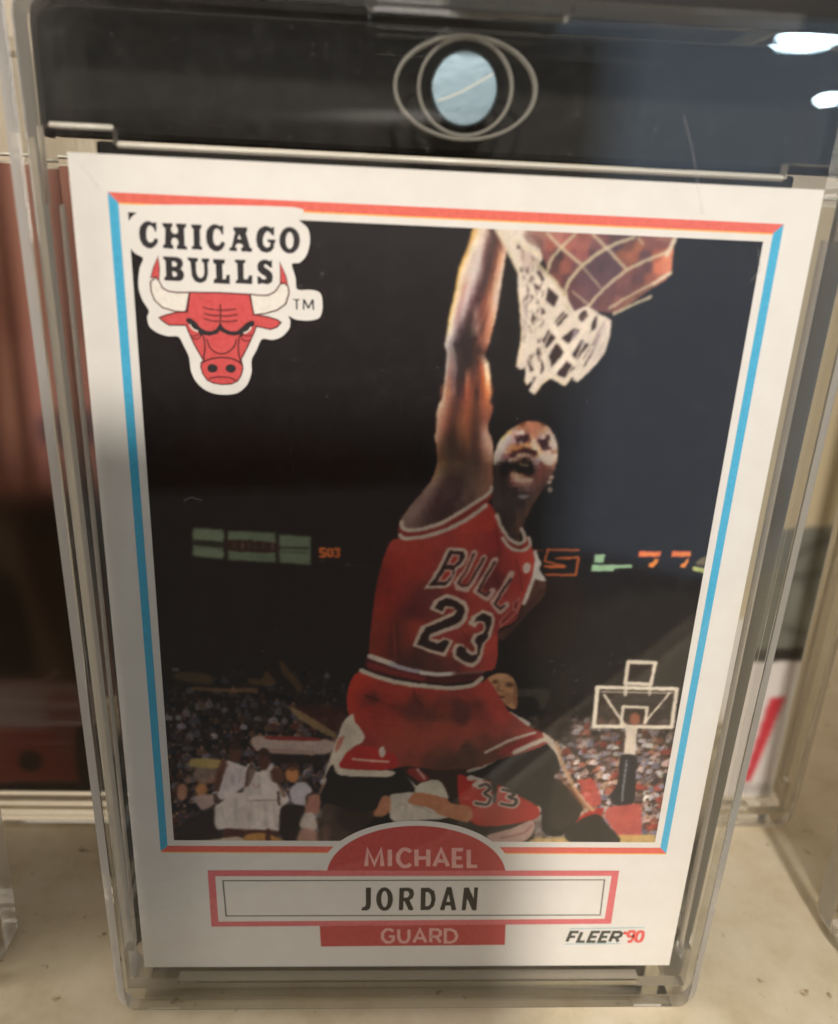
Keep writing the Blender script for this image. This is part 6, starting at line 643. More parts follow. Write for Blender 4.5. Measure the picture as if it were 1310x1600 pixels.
'position_word':[[('W',38,0,[(-239,559),(-276,589),(-325,589),(-366,529),(-364,450),(-319,389),(-269,389),(-234,419),(-236,479),(-286,479)])],[('W',38,0,[(-176,588),(-171,459),(-144,398),(-107,388),(-71,398),(-49,458),(-54,588)])],[('W',38,0,[(12,388),(75,588),(156,387)]),('W',38,0,[(38,452),(125,452)])],[('W',38,0,[(214,387),(204,587),(285,587),(321,557),(323,507),(290,477),(210,477)]),('W',38,0,[(273,477),(330,386)])],[('W',38,0,[(377,587),(445,586),(495,556),(520,486),(503,416),(457,386),(388,386),(377,587)])]],
'maker_word':[[('W',40,0,[(1985,541),(1893,542),(1858,390)]),('W',40,0,[(1876,466),(1949,466)])],[('W',40,0,[(2025,541),(1989,389),(2076,389)])],[('W',40,0,[(2242,541),(2150,541),(2115,389),(2208,389)]),('W',40,0,[(2133,465),(2211,465)])],[('W',40,0,[(2374,540),(2281,540),(2248,388),(2340,388)]),('W',40,0,[(2265,465),(2343,464)])],[('W',40,0,[(2380,388),(2413,540),(2486,540),(2512,517),(2504,479),(2468,456),(2395,456)]),('W',40,0,[(2452,456),(2484,387)])]],
'maker_year':[[('W',40,0,[(2560,550),(2553,501)])],[('W',40,0,[(2670,484),(2645,468),(2605,468),(2591,501),(2609,549),(2657,549),(2671,509),(2663,436),(2640,387),(2600,387)])],[('W',40,0,[(2742,549),(2712,536),(2695,468),(2704,400),(2733,386),(2764,399),(2780,468),(2771,536),(2742,549)])]],
'maker_line':[[('W',9,0,[(1867,592),(2783,609)])],[('W',9,0,[(1839,349),(2520,357)])]]}
BACK_LEFT = [('P',(150,100,84),0.8,300,1,[(246,8535),(1568,8595),(1389,6641),(-23,6588)]),('P',(156,102,92),0.8,300,1,[(-1,6747),(1403,6801),(1399,4949),(-257,4899)]),('P',(75,57,65),0.9,120,1,[(724,5880),(1405,5945),(1371,5562),(714,5497)]),('P',(50,35,30),1,260,1,[(-639,4529),(2202,4425),(2063,2135),(-1003,2079)]),('L',(115,92,75),0.8,250,350,1,[(3,4364),(191,3126),(509,2001)]),('L',(150,120,115),0.7,40,60,1,[(-485,1962),(231,1932),(520,2107)]),('P',(140,117,112),1,80,0,[(-1031,1888),(2419,1949),(2380,1154),(-1148,1104)]),('P',(128,58,52),1,80,0,[(-1151,1081),(2378,1132),(2330,168),(-1292,131)]),('P',(125,75,70),0.6,120,1,[(293,1675),(841,1684),(746,677),(370,672)]),('P',(42,32,30),0.9,60,1,[(132,554),(99,461),(29,393),(-59,367),(-141,391),(-194,458),(-206,550),(-172,643),(-103,711),(-16,736),(65,713),(119,646)]),('P',(32,25,22),1,30,0,[(-1291,143),(2331,180),(2321,-11),(-1319,-46)]),('P',(245,225,200),1,40,0,[(-372,-37),(2321,-11),(2284,-748),(-461,-765)]),('P',(176,126,106),0.7,200,1,[(211,6597),(543,6768),(465,5446),(118,5262)]),('P',(110,66,56),0.5,220,1,[(1029,8359),(1475,8379),(1418,6959),(1028,6944)]),('P',(96,56,48),0.6,200,1,[(-24,7662),(352,7678),(126,5943),(-273,5929)]),('P',(24,18,16),0.8,120,1,[(-391,3309),(77,3612),(220,2622),(70,2099),(-557,2087)]),('P',(84,66,52),0.5,160,1,[(550,4006),(900,4110),(931,2636),(621,2214)]),('P',(140,124,120),0.5,80,1,[(-337,1718),(208,1727),(165,1345),(-385,1336)]),('P',(30,24,22),0.8,60,1,[(693,1108),(1066,1113),(983,155),(648,151)]),('P',(110,100,88),0.6,60,1,[(-193,-131),(99,-80),(268,-295),(-31,-395)])]
BACK_RIGHT = [('P',(112,112,104),1,60,0,[(2041,4556),(3219,4666),(4095,4515),(4551,2719),(2409,2622)]),('L',(70,70,66),0.8,70,90,1,[(2672,4182),(3002,4387),(3455,4449)]),('L',(70,70,66),0.8,70,90,1,[(2556,3828),(2922,3888),(3547,4055)]),('L',(70,70,66),0.8,70,90,1,[(2886,3837),(3245,3279),(3556,2753)]),('L',(70,70,66),0.8,70,90,1,[(2760,3057),(3120,2959)]),('L',(70,70,66),0.8,70,90,1,[(3073,4487),(3188,4392)]),('P',(134,134,124),0.6,150,1,[(2776,3681),(3049,3739),(3194,3067),(2883,3166)]),('P',(72,66,62),0.6,120,1,[(3272,3591),(3677,3907),(3948,2761),(3544,2807)]),('P',(36,34,33),1,60,0,[(2114,2638),(4526,2816),(4598,2534),(2154,2421)]),('P',(222,214,210),1,40,0,[(703,2372),(4785,2581),(5732,-1071),(1187,-1092)]),('P',(200,52,66),1,50,0,[(2799,1831),(3034,1858),(2769,294),(2665,293)]),('P',(206,150,152),0.0,60,1,[(2081,1152),(2536,1158),(2500,-56),(2082,-60)]),('L',(150,142,140),0.7,40,45,0,[(2654,244),(2749,71),(2752,220)]),('L',(150,142,140),0.7,40,45,0,[(2779,245),(2874,72),(2877,221)]),('L',(150,142,140),0.7,40,45,0,[(2903,246),(2999,73),(3002,223)]),('L',(150,142,140),0.7,40,45,0,[(3028,248),(3125,75),(3127,224)]),('L',(160,152,150),0.7,40,35,1,[(2766,-79),(3026,-64)])]
FRONT_RIGHT = [('P',(30,150,140),1.0,30,0,[(-3150,0),(3150,0),(3150,900),(-3150,520)]),('P',(86,66,50),0.9,300,0,[(-3200,1200),(3200,1200),(3200,8900),(-3200,8900)])]
# ------------------------------------------------------------------ helpers
def lin(c): return tuple(((v/255)/12.92 if v/255 <= .04045 else ((v/255+.055)/1.055)**2.4) for v in c[:3])+(1.0,)
def mat(name, col, rough=.5, spec=.5, metal=0., ior=1.45):
    m = bpy.data.materials.new(name); m.use_nodes = True; p = m.node_tree.nodes['Principled BSDF']
    p.inputs['Base Color'].default_value = lin(col); p.inputs['Roughness'].default_value = rough
    p.inputs['Specular IOR Level'].default_value = spec; p.inputs['Metallic'].default_value = metal; p.inputs['IOR'].default_value = ior
    return m
def N(m, kind, **kw):
    n = m.node_tree.nodes.new(kind)
    for k, v in kw.items(): setattr(n, k, v)
    return n
def link(m, a, ao, b, bi): m.node_tree.links.new(a.outputs[ao], b.inputs[bi])
def bsdf(m): return m.node_tree.nodes['Principled BSDF']
def objspace(m, scale):
    t = N(m, 'ShaderNodeTexCoord'); mp = N(m, 'ShaderNodeMapping'); mp.inputs['Scale'].default_value = (scale, scale, scale); link(m, t, 'Object', mp, 'Vector'); return mp
def noise(m, mp, scale, detail=4, rough=.6):
    n = N(m, 'ShaderNodeTexNoise'); n.inputs['Scale'].default_value = scale; n.inputs['Detail'].default_value = detail; n.inputs['Roughness'].default_value = rough
    link(m, mp, 'Vector', n, 'Vector'); return n
def ramp(m, stops):
    r = N(m, 'ShaderNodeValToRGB'); e = r.color_ramp.elements
    while len(e) < len(stops): e.new(.5)
    for k, (p, c) in enumerate(stops): e[k].position = p; e[k].color = c
    return r
def link_obj(o, parent=None):
    C.objects.link(o)
    if parent is not None: o.parent = parent
    return o
def mesh_obj(name, verts, faces, material, parent=None):
    """verts in millimetres"""
    me = bpy.data.meshes.new(name); me.from_pydata([(x*MM, y*MM, z*MM) for x, y, z in verts], [], faces); me.update()
    me.materials.append(material); return link_obj(bpy.data.objects.new(name, me), parent)
def tag(o, label=None, cat=None, group=None, kind=None):
    if label: o['label'] = label
    if cat: o['category'] = cat
    if group: o['group'] = group
    if kind: o['kind'] = kind
    return o
def empty(name, loc=(0, 0, 0)):
    o = bpy.data.objects.new(name, None); o.location = Vector(loc)*MM; o.empty_display_size = .01; C.objects.link(o); return o
def smooth_loop(pts, closed=True, n=5): return [tuple(p) for p in Ink.curve(pts, closed, n)]
def strip(pts, w):
    """a ribbon of width w along pts with mitred joints: vertices and quads in 2D"""
    closed = math.hypot(pts[0][0]-pts[-1][0], pts[0][1]-pts[-1][1]) < 1e-6
    if closed: pts = pts[:-1]
    n = len(pts); V = []; F = []
    for i in range(n):
        a = pts[i-1] if (i > 0 or closed) else None; b = pts[i]; c = pts[(i+1) % n] if (i < n-1 or closed) else None
        def nrm(p, q):
            dx, dy = q[0]-p[0], q[1]-p[1]; l = math.hypot(dx, dy) or 1; return (-dy/l, dx/l)
        n1 = nrm(a, b) if a else nrm(b, c); n2 = nrm(b, c) if c else n1
        mx, my = n1[0]+n2[0], n1[1]+n2[1]; l = math.hypot(mx, my) or 1; mx, my = mx/l, my/l
        k = min(1.8, 1/max(.3, mx*n1[0]+my*n1[1]))*w/2
        V += [(b[0]+mx*k, b[1]+my*k), (b[0]-mx*k, b[1]-my*k)]
    for i in range(n if closed else n-1):
        j = (i+1) % n; F.append((2*i, 2*i+1, 2*j+1, 2*j))
    return V, F
def fill2d(loops):
    """triangles of a filled outline with holes (2D, mm)"""
    cu = bpy.data.curves.new('tmp', 'CURVE'); cu.dimensions = '2D'; cu.fill_mode = 'BOTH'
    for lp in loops:
        s = cu.splines.new('POLY'); s.points.add(len(lp)-1); s.use_cyclic_u = True
        for p, (x, y) in zip(s.points, lp): p.co = (x, y, 0, 1)
    o = bpy.data.objects.new('tmp', cu); me = bpy.data.meshes.new_from_object(o)
    V = [(v.co.x, v.co.y) for v in me.vertices]; F = [tuple(p.vertices) for p in me.polygons]
    bpy.data.objects.remove(o); bpy.data.meshes.remove(me); bpy.data.curves.remove(cu); return V, F
def print_part(name, groups, material, parent, d, rise=0.):
    """flat ink on the card face: groups of outlines/strokes, d mm proud of the card"""
    V = []; F = []; lvl = d
    def add(v, f):
        k = len(V); V.extend((x, -lvl, y) for x, y in v)
        for q in f:
            pts = [v[i] for i in q]; ar = sum(pts[i][0]*pts[(i+1) % len(pts)][1]-pts[(i+1) % len(pts)][0]*pts[i][1] for i in range(len(pts)))
            F.append(tuple(i+k for i in (q if ar > 0 else q[::-1])))
    if groups and isinstance(groups[0], tuple): groups = [groups]
    for g in groups:
        loops = []
        for it in g:
            if it[0] == 'W':
                pts = [(x/100, y/100) for x, y in it[3]]
                if it[2] and len(pts) > 2: pts = smooth_loop(pts, False)
                add(*strip(pts, it[1]/100)); lvl += rise
            else:
                pts = [(x/100, y/100) for x, y in it[1]]
                loops.append(smooth_loop(pts, True, 4) if it[0] == 'S' else pts)
        if loops: add(*fill2d(loops))
    return mesh_obj(name, V, F, material, parent)
def plate(name, loops, d0, d1, chamfer, material, parent, res=0):
    """a slab from outline loops (x,z mm; first outer, rest holes) between depths d0<d1 toward the viewer, edges chamfered"""
    cu = bpy.data.curves.new(name, 'CURVE'); cu.dimensions = '2D'; cu.fill_mode = 'BOTH'
    cu.extrude = ((d1-d0)/2-chamfer); cu.bevel_depth = chamfer; cu.bevel_resolution = res; cu.offset = -chamfer
    for lp in loops:
        s = cu.splines.new('POLY'); s.points.add(len(lp)-1); s.use_cyclic_u = True
        for p, (x, y) in zip(s.points, lp): p.co = (x, y, 0, 1)
    o = bpy.data.objects.new('tmp', cu); me = bpy.data.meshes.new_from_object(o); bpy.data.objects.remove(o); bpy.data.curves.remove(cu)
    md = (d0+d1)/2
    me.transform(Matrix(((MM, 0, 0, 0), (0, 0, -MM, -md*MM), (0, MM, 0, 0), (0, 0, 0, 1))))
    bm = bmesh.new(); bm.from_mesh(me); bmesh.ops.remove_doubles(bm, verts=bm.verts, dist=2e-6); bmesh.ops.recalc_face_normals(bm, faces=bm.faces); bm.to_mesh(me); bm.free()
    me.name = name; me.materials.clear(); me.materials.append(material)
    for p in me.polygons: p.use_smooth = False
    return link_obj(bpy.data.objects.new(name, me), parent)
def rrect(x0, z0, x1, z1, r, n=6):
    out = []
    for cx, cz, a0 in ((x1-r, z1-r, 0), (x0+r, z1-r, 90), (x0+r, z0+r, 180), (x1-r, z0+r, 270)):
        for i in range(n+1):
            a = math.radians(a0+90*i/n); out.append((cx+r*math.cos(a), cz+r*math.sin(a)))
    return out
def ellipse(cx, cz, rx, rz, n=48): return [(cx+rx*math.cos(2*math.pi*i/n), cz+rz*math.sin(2*math.pi*i/n)) for i in range(n)]
def ink_sheet(name, im, x0, x1, z0, z1, d, parent, rough=.42):
    """the printed sheet: one quad per dot of ink, its colour carried by the mesh"""
    h, w = im.shape[:2]; xs = np.linspace(x0, x1, w+1); zs = np.linspace(z1, z0, h+1)
    co_ = np.empty((h+1, w+1, 3), np.float32); co_[:, :, 0] = xs[None]*MM; co_[:, :, 1] = -d*MM; co_[:, :, 2] = zs[:, None]*MM
    i = np.arange((h+1)*(w+1), dtype=np.int32).reshape(h+1, w+1)
    q = np.stack([i[1:, :-1], i[1:, 1:], i[:-1, 1:], i[:-1, :-1]], -1).reshape(-1)
    me = bpy.data.meshes.new(name); me.vertices.add((h+1)*(w+1)); me.vertices.foreach_set('co', co_.ravel())
    me.loops.add(h*w*4); me.loops.foreach_set('vertex_index', q); me.polygons.add(h*w); me.polygons.foreach_set('loop_start', np.arange(0, h*w*4, 4, dtype=np.int32))
    me.update(calc_edges=True)
    pad = np.pad(im, ((1, 1), (1, 1), (0, 0)), mode='edge'); v = (pad[:-1, :-1]+pad[1:, :-1]+pad[:-1, 1:]+pad[1:, 1:])/4
    l = np.where(v <= .04045, v/12.92, ((v+.055)/1.055)**2.4)
    a = me.color_attributes.new('ink', 'FLOAT_COLOR', 'POINT'); rgba = np.ones(((h+1)*(w+1), 4), np.float32); rgba[:, :3] = l.reshape(-1, 3); a.data.foreach_set('color', rgba.ravel())
    m = mat(name+'_ink', (128, 128, 128), rough, .35); at = N(m, 'ShaderNodeAttribute', attribute_name='ink'); link(m, at, 'Color', bsdf(m), 'Base Color')
    me.materials.append(m); return link_obj(bpy.data.objects.new(name, me), parent)
# ------------------------------------------------------------------ materials
def clear_acrylic(name):
    """thin clear window: passes straight through, reflects by Fresnel, with a breath of dust"""
    m = bpy.data.materials.new(name); m.use_nodes = True; nt = m.node_tree; nt.nodes.clear()
    out = N(m, 'ShaderNodeOutputMaterial'); tr = N(m, 'ShaderNodeBsdfTransparent'); tr.inputs[0].default_value = (.975, .975, .965, 1)
    gl = N(m, 'ShaderNodeBsdfGlossy'); gl.inputs['Roughness'].default_value = .015; fr = N(m, 'ShaderNodeFresnel'); ge = N(m, 'ShaderNodeNewGeometry'); io = N(m, 'ShaderNodeMapRange'); io.inputs[3].default_value = 1.49; io.inputs[4].default_value = 1/1.49; link(m, ge, 'Backfacing', io, 0); link(m, io, 0, fr, 0)
    mx = N(m, 'ShaderNodeMixShader'); link(m, fr, 0, mx, 0); link(m, tr, 0, mx, 1); link(m, gl, 0, mx, 2)
    df = N(m, 'ShaderNodeBsdfDiffuse'); df.inputs[0].default_value = (.8, .8, .8, 1); mp = objspace(m, 1000)
    n1 = noise(m, mp, .55, 2); n2 = noise(m, mp, 3.2, 2); r1 = ramp(m, [(.50, (0, 0, 0, 1)), (.8, (.004, .004, .004, 1))]); r2 = ramp(m, [(.745, (0, 0, 0, 1)), (.81, (.22, .22, .22, 1))])
    link(m, n1, 0, r1, 0); link(m, n2, 0, r2, 0); ad = N(m, 'ShaderNodeMath', operation='MAXIMUM'); link(m, r1, 0, ad, 0); link(m, r2, 0, ad, 1)
    m2 = N(m, 'ShaderNodeMixShader'); link(m, ad, 0, m2, 0); link(m, mx, 0, m2, 1); link(m, df, 0, m2, 2); link(m, m2, 0, out, 0); return m
def glass(name, col=(.985, .985, .97), rough=0.):
    m = bpy.data.materials.new(name); m.use_nodes = True; p = bsdf(m)
    p.inputs['Base Color'].default_value = col+(1,); p.inputs['Transmission Weight'].default_value = 1; p.inputs['Roughness'].default_value = rough; p.inputs['IOR'].default_value = 1.49; return m
def frosted(name):
    """bevelled acrylic rim: refracting, with light scattered inside the cut edge"""
    m = bpy.data.materials.new(name); m.use_nodes = True; nt = m.node_tree; nt.nodes.clear()
    out = N(m, 'ShaderNodeOutputMaterial'); g = N(m, 'ShaderNodeBsdfGlass'); g.inputs['Roughness'].default_value = .08; g.inputs['IOR'].default_value = 1.49; g.inputs['Color'].default_value = (.96, .95, .92, 1)
    d = N(m, 'ShaderNodeBsdfDiffuse'); d.inputs[0].default_value = (.72, .69, .63, 1); tl = N(m, 'ShaderNodeBsdfTranslucent'); tl.inputs[0].default_value = (.72, .69, .63, 1)
    a = N(m, 'ShaderNodeMixShader'); a.inputs[0].default_value = .5; link(m, d, 0, a, 1); link(m, tl, 0, a, 2)
    b = N(m, 'ShaderNodeMixShader'); b.inputs[0].default_value = .48; link(m, g, 0, b, 1); link(m, a, 0, b, 2); link(m, b, 0, out, 0); return m
M_GLASS = glass('acrylic_moulding'); M_EDGE = frosted('acrylic_edge'); M_CLEAR = clear_acrylic('acrylic_window')
M_PAPER = mat('card_stock', (235, 230, 223), .5, .3); M_PAPERB = mat('card_edge', (214, 204, 186), .7, .2)
mp = objspace(M_PAPER, 1000); n = noise(M_PAPER, mp, .35, 5); r = ramp(M_PAPER, [(.35, lin((232, 226, 219))), (.65, lin((236, 231, 225)))]); link(M_PAPER, n, 0, r, 0); link(M_PAPER, r, 0, bsdf(M_PAPER), 'Base Color')
def ink(name, col):
    m = mat(name, col, .45, .3); mp = objspace(m, 1000); n = noise(m, mp, 2.2, 3)
    a = tuple(max(0, v-7) for v in col); b = tuple(min(255, v+7) for v in col)
    r = ramp(m, [(.3, lin(a)), (.7, lin(b))]); link(m, n, 0, r, 0); link(m, r, 0, bsdf(m), 'Base Color'); return m
I_RED = ink('red_ink', (232, 108, 94)); I_BLUE = ink('blue_ink', (76, 178, 218)); I_YEL = ink('yellow_ink', (252, 190, 96)); I_BLACK = ink('black_ink', (48, 44, 46)); I_WHITE = ink('white_ink', (236, 230, 220))
I_PLATE = ink('plate_red_ink', (198, 72, 72)); I_PINK = ink('frame_red_ink', (224, 114, 118)); I_BULL = ink('bull_red_ink', (214, 86, 86)); I_LINE = ink('line_ink', (96, 44, 44)); I_HORN = ink('horn_ink', (238, 231, 220)); I_PALE = ink('pale_red_ink', (236, 176, 170)); I_GREY = ink('grey_ink', (120, 116, 108)); I_BLACK2 = ink('name_ink', (42, 38, 36)); I_YEAR = ink('year_ink', (232, 96, 92)); I_CYAN = ink('cyan_ink', (128, 188, 204)); I_TEXT = ink('dark_text_ink', (70, 72, 66))
M_METAL = mat('magnet_steel', (118, 136, 148), .3, .5, .8)
mp = objspace(M_METAL, 1000); n = noise(M_METAL, mp, .9, 4); bp = N(M_METAL, 'ShaderNodeBump'); bp.inputs['Strength'].default_value = .07; bp.inputs['Distance'].default_value = .0002; link(M_METAL, n, 0, bp, 'Height'); link(M_METAL, bp, 0, bsdf(M_METAL), 'Normal')
# ------------------------------------------------------------------ the setting
M_COUNTER = mat('counter_laminate', (196, 180, 146), .38, .4)
mp = objspace(M_COUNTER, 1000); n1 = noise(M_COUNTER, mp, .12, 5, .65); r1 = ramp(M_COUNTER, [(.3, lin((204, 188, 154))), (.5, lin((220, 206, 176))), (.7, lin((228, 216, 190)))]); link(M_COUNTER, n1, 0, r1, 0)
n2 = noise(M_COUNTER, mp, .42, 3, .5); r2 = ramp(M_COUNTER, [(.66, (0, 0, 0, 1)), (.74, (1, 1, 1, 1))]); link(M_COUNTER, n2, 0, r2, 0)
mixc = N(M_COUNTER, 'ShaderNodeMixRGB'); mixc.inputs[2].default_value = lin((150, 124, 88)); link(M_COUNTER, r2, 0, mixc, 0); link(M_COUNTER, r1, 0, mixc, 1); link(M_COUNTER, mixc, 0, bsdf(M_COUNTER), 'Base Color')
def box(name, x0, x1, y0, y1, z0, z1, material, parent=None, bevel=0.):
    bm = bmesh.new(); bmesh.ops.create_cube(bm, size=1)
    for v in bm.verts: v.co = Vector(((x0 if v.co.x < 0 else x1)*MM, (y0 if v.co.y < 0 else y1)*MM, (z0 if v.co.z < 0 else z1)*MM))
    if bevel: bmesh.ops.bevel(bm, geom=bm.edges[:], offset=bevel*MM, segments=2, profile=.6, affect='EDGES')
    me = bpy.data.meshes.new(name); bm.to_mesh(me); bm.free(); me.materials.append(material); return link_obj(bpy.data.objects.new(name, me), parent)
def prism(name, poly, z0, z1, material, parent=None, bevel=0.):
    bm = bmesh.new(); lo = [bm.verts.new((x*MM, y*MM, z0*MM)) for x, y in poly]; hi = [bm.verts.new((x*MM, y*MM, z1*MM)) for x, y in poly]; k = len(poly)
    bm.faces.new(hi); bm.faces.new(lo[::-1])
    for i in range(k): bm.faces.new((lo[i], lo[(i+1) % k], hi[(i+1) % k], hi[i]))
    bmesh.ops.recalc_face_normals(bm, faces=bm.faces)
    if bevel: bmesh.ops.bevel(bm, geom=bm.edges[:], offset=bevel*MM, segments=3, profile=.6, affect='EDGES')
    me = bpy.data.meshes.new(name); bm.to_mesh(me); bm.free(); me.materials.append(material); return link_obj(bpy.data.objects.new(name, me), parent)
tag(prism('counter', [(-420, -12), (-60, -12), (4, -34), (100, -135), (300, -285), (420, -285), (420, 260), (-420, 260)], -14, 0, M_COUNTER, None, 2.5), kind='structure')
M_WALL = mat('back_wall_paint', (186, 174, 156), .8, .2); mp = objspace(M_WALL, 1000); n = noise(M_WALL, mp, .03, 4); r = ramp(M_WALL, [(.3, lin((178, 166, 148))), (.7, lin((194, 182, 164)))]); link(M_WALL, n, 0, r, 0); link(M_WALL, r, 0, bsdf(M_WALL), 'Base Color')
tag(box('back_wall', -420, 420, 262, 272, -30, 420, M_WALL), kind='structure')
# ------------------------------------------------------------------ card case
def outline(g, h=0.):    # the case draws in slightly toward its foot
    return [(x*(34.1+1.2*(z+3.2)/103)/35.5, z) for x, z in rrect(-35.5+g, -3.2+g, 35.5-g, 101.2-g+h, max(.4, 2.6-g), 8)]
NX, NZ = 1.15, 4.7     # corner reliefs of the recess
def recess(g=0.):
    a, b, c, d = 32.25-g, -.5+g, 89.55-g, NZ
    return [(a, b+d), (a, c-d), (a+NX, c-d), (a+NX, c+NX), (a-d, c+NX), (a-d, c), (-a+d, c), (-a+d, c+NX), (-a-NX, c+NX), (-a-NX, c-d), (-a, c-d), (-a, b+d), (-a-NX, b+d), (-a-NX, b-NX), (-a+d, b-NX), (-a+d, b), (a-d, b), (a-d, b-NX), (a+NX, b-NX), (a+NX, b+d)]
def slab(name, shape, holes, d0, d1, c0, c1, face_mat, side_mat, parent, wall_mat=None):
    """moulded slab between depths d0<d1 toward the viewer; shape(inset) gives its outline, c0/c1 the chamfers of its back and front rim"""
    e = .16 if max(c0, c1) > .5 else 0.; h1 = c1*.8; prof = [(d0, c0), (d0+c0, 0.), (d1-h1-e, 0.), (d1-h1, e*.4), (d1-e*.4, c1), (d1, c1+e)] if e else [(d0, c0), (d0+c0, 0.), (d1-c1, 0.), (d1, c1)]
    rings = [[(x, -d, z) for x, z in shape(g)] for d, g in prof]; n = len(rings[0])
    V = [p for r_ in rings for p in r_]; F = []; MI = []
    for k in range(len(rings)-1):
        for i in range(n):
            j = (i+1) % n; F.append((k*n+i, k*n+j, (k+1)*n+j, (k+1)*n+i)); MI.append((1 if abs(V[k*n+i][0]-V[k*n+j][0]) < 1.2 else 3) if (e and k in (2, 3)) or (e == 0 and k == 1) or (e and k == 1) else 3)
    for d, g in ((d0, c0), (d1, c1+e)):
        v, f = fill2d([shape(g)]+holes); k = len(V); V += [(x, -d, z) for x, z in v]; F += [tuple(i+k for i in q) for q in f]; MI += [0]*len(f)
    for h_ in holes:
        k = len(V); m_ = len(h_); V += [(x, -d0, z) for x, z in h_]+[(x, -d1, z) for x, z in h_]
        for i in range(m_): j = (i+1) % m_; F.append((k+i, k+j, k+m_+j, k+m_+i)); MI.append(2)
    me = bpy.data.meshes.new(name); me.from_pydata([(x*MM, y*MM, z*MM) for x, y, z in V], [], F); me.materials.append(face_mat); me.materials.append(side_mat); me.materials.append(wall_mat or side_mat); me.materials.append(M_GLASS)
    me.polygons.foreach_set('material_index', MI)
    bm = bmesh.new(); bm.from_mesh(me); bmesh.ops.remove_doubles(bm, verts=bm.verts, dist=3e-6); bmesh.ops.recalc_face_normals(bm, faces=bm.faces); bm.to_mesh(me); bm.free()
    return link_obj(bpy.data.objects.new(name, me), parent)
def tube(name, loop, d, r, material, parent, n=8):
    V = []; F = []; k = len(loop)
    for i in range(k):
        (ax, az), (bx, bz), (cx, cz) = loop[i-1], loop[i], loop[(i+1) % k]
        def nn(px, pz, qx, qz):
            l = math.hypot(qx-px, qz-pz); return (-(qz-pz)/l, (qx-px)/l)
        n1, n2 = nn(ax, az, bx, bz), nn(bx, bz, cx, cz); mx, mz = n1[0]+n2[0], n1[1]+n2[1]; l2 = mx*mx+mz*mz; mx, mz = 2*mx/l2, 2*mz/l2
        for j in range(n):
            a = 2*math.pi*j/n; V.append((bx+mx*r*math.cos(a), -(d+r*math.sin(a)), bz+mz*r*math.cos(a)))
    for i in range(k):
        for j in range(n): F.append((i*n+j, i*n+(j+1) % n, ((i+1) % k)*n+(j+1) % n, ((i+1) % k)*n+j))
    o = mesh_obj(name, V, F, material, parent)
    for p in o.data.polygons: p.use_smooth = True
    return o
def bar(name, x0, x1, z, d, r, material, parent, n=12):
    V = []; F = []
    for x in (x0, x0+r*.3, x1-r*.3, x1):
        k = .5 if x in (x0, x1) else 1.
        for j in range(n): a = 2*math.pi*j/n; V.append((x, -(d+k*r*math.sin(a)), z+k*r*math.cos(a)))
    for i in range(3):
        for j in range(n): F.append((i*n+j, i*n+(j+1) % n, (i+1)*n+(j+1) % n, (i+1)*n+j))
    F += [tuple(range(n)), tuple(range(4*n-1, 3*n-1, -1))]
    o = mesh_obj(name, V, F, material, parent)
    for p in o.data.polygons: p.use_smooth = True
    return o
M_HAIR = bpy.data.materials.new('scratched_acrylic'); M_HAIR.use_nodes = True; M_HAIR.node_tree.nodes.clear()
_o = N(M_HAIR, 'ShaderNodeOutputMaterial'); _t = N(M_HAIR, 'ShaderNodeBsdfTransparent'); _d = N(M_HAIR, 'ShaderNodeBsdfDiffuse'); _d.inputs[0].default_value = (.35, .34, .33, 1); _x = N(M_HAIR, 'ShaderNodeMixShader'); _x.inputs[0].default_value = .3
link(M_HAIR, _t, 0, _x, 1); link(M_HAIR, _d, 0, _x, 2); link(M_HAIR, _x, 0, _o, 0)
M_WALLS = mat('recess_wall_acrylic', (196, 190, 180), .25, .5); bsdf(M_WALLS).inputs['Transmission Weight'].default_value = .65; bsdf(M_WALLS).inputs['IOR'].default_value = 1.49
M_LEDGE_GLINT = mat('ledge_glint_white', (232, 226, 214), .22, .7); M_STREAK = mat('streak_pale', (220, 220, 214), .4, .5)
M_RIM = mat('machined_acrylic', (206, 200, 188), .18, .6); bsdf(M_RIM).inputs['Transmission Weight'].default_value = .7; bsdf(M_RIM).inputs['IOR'].default_value = 1.49
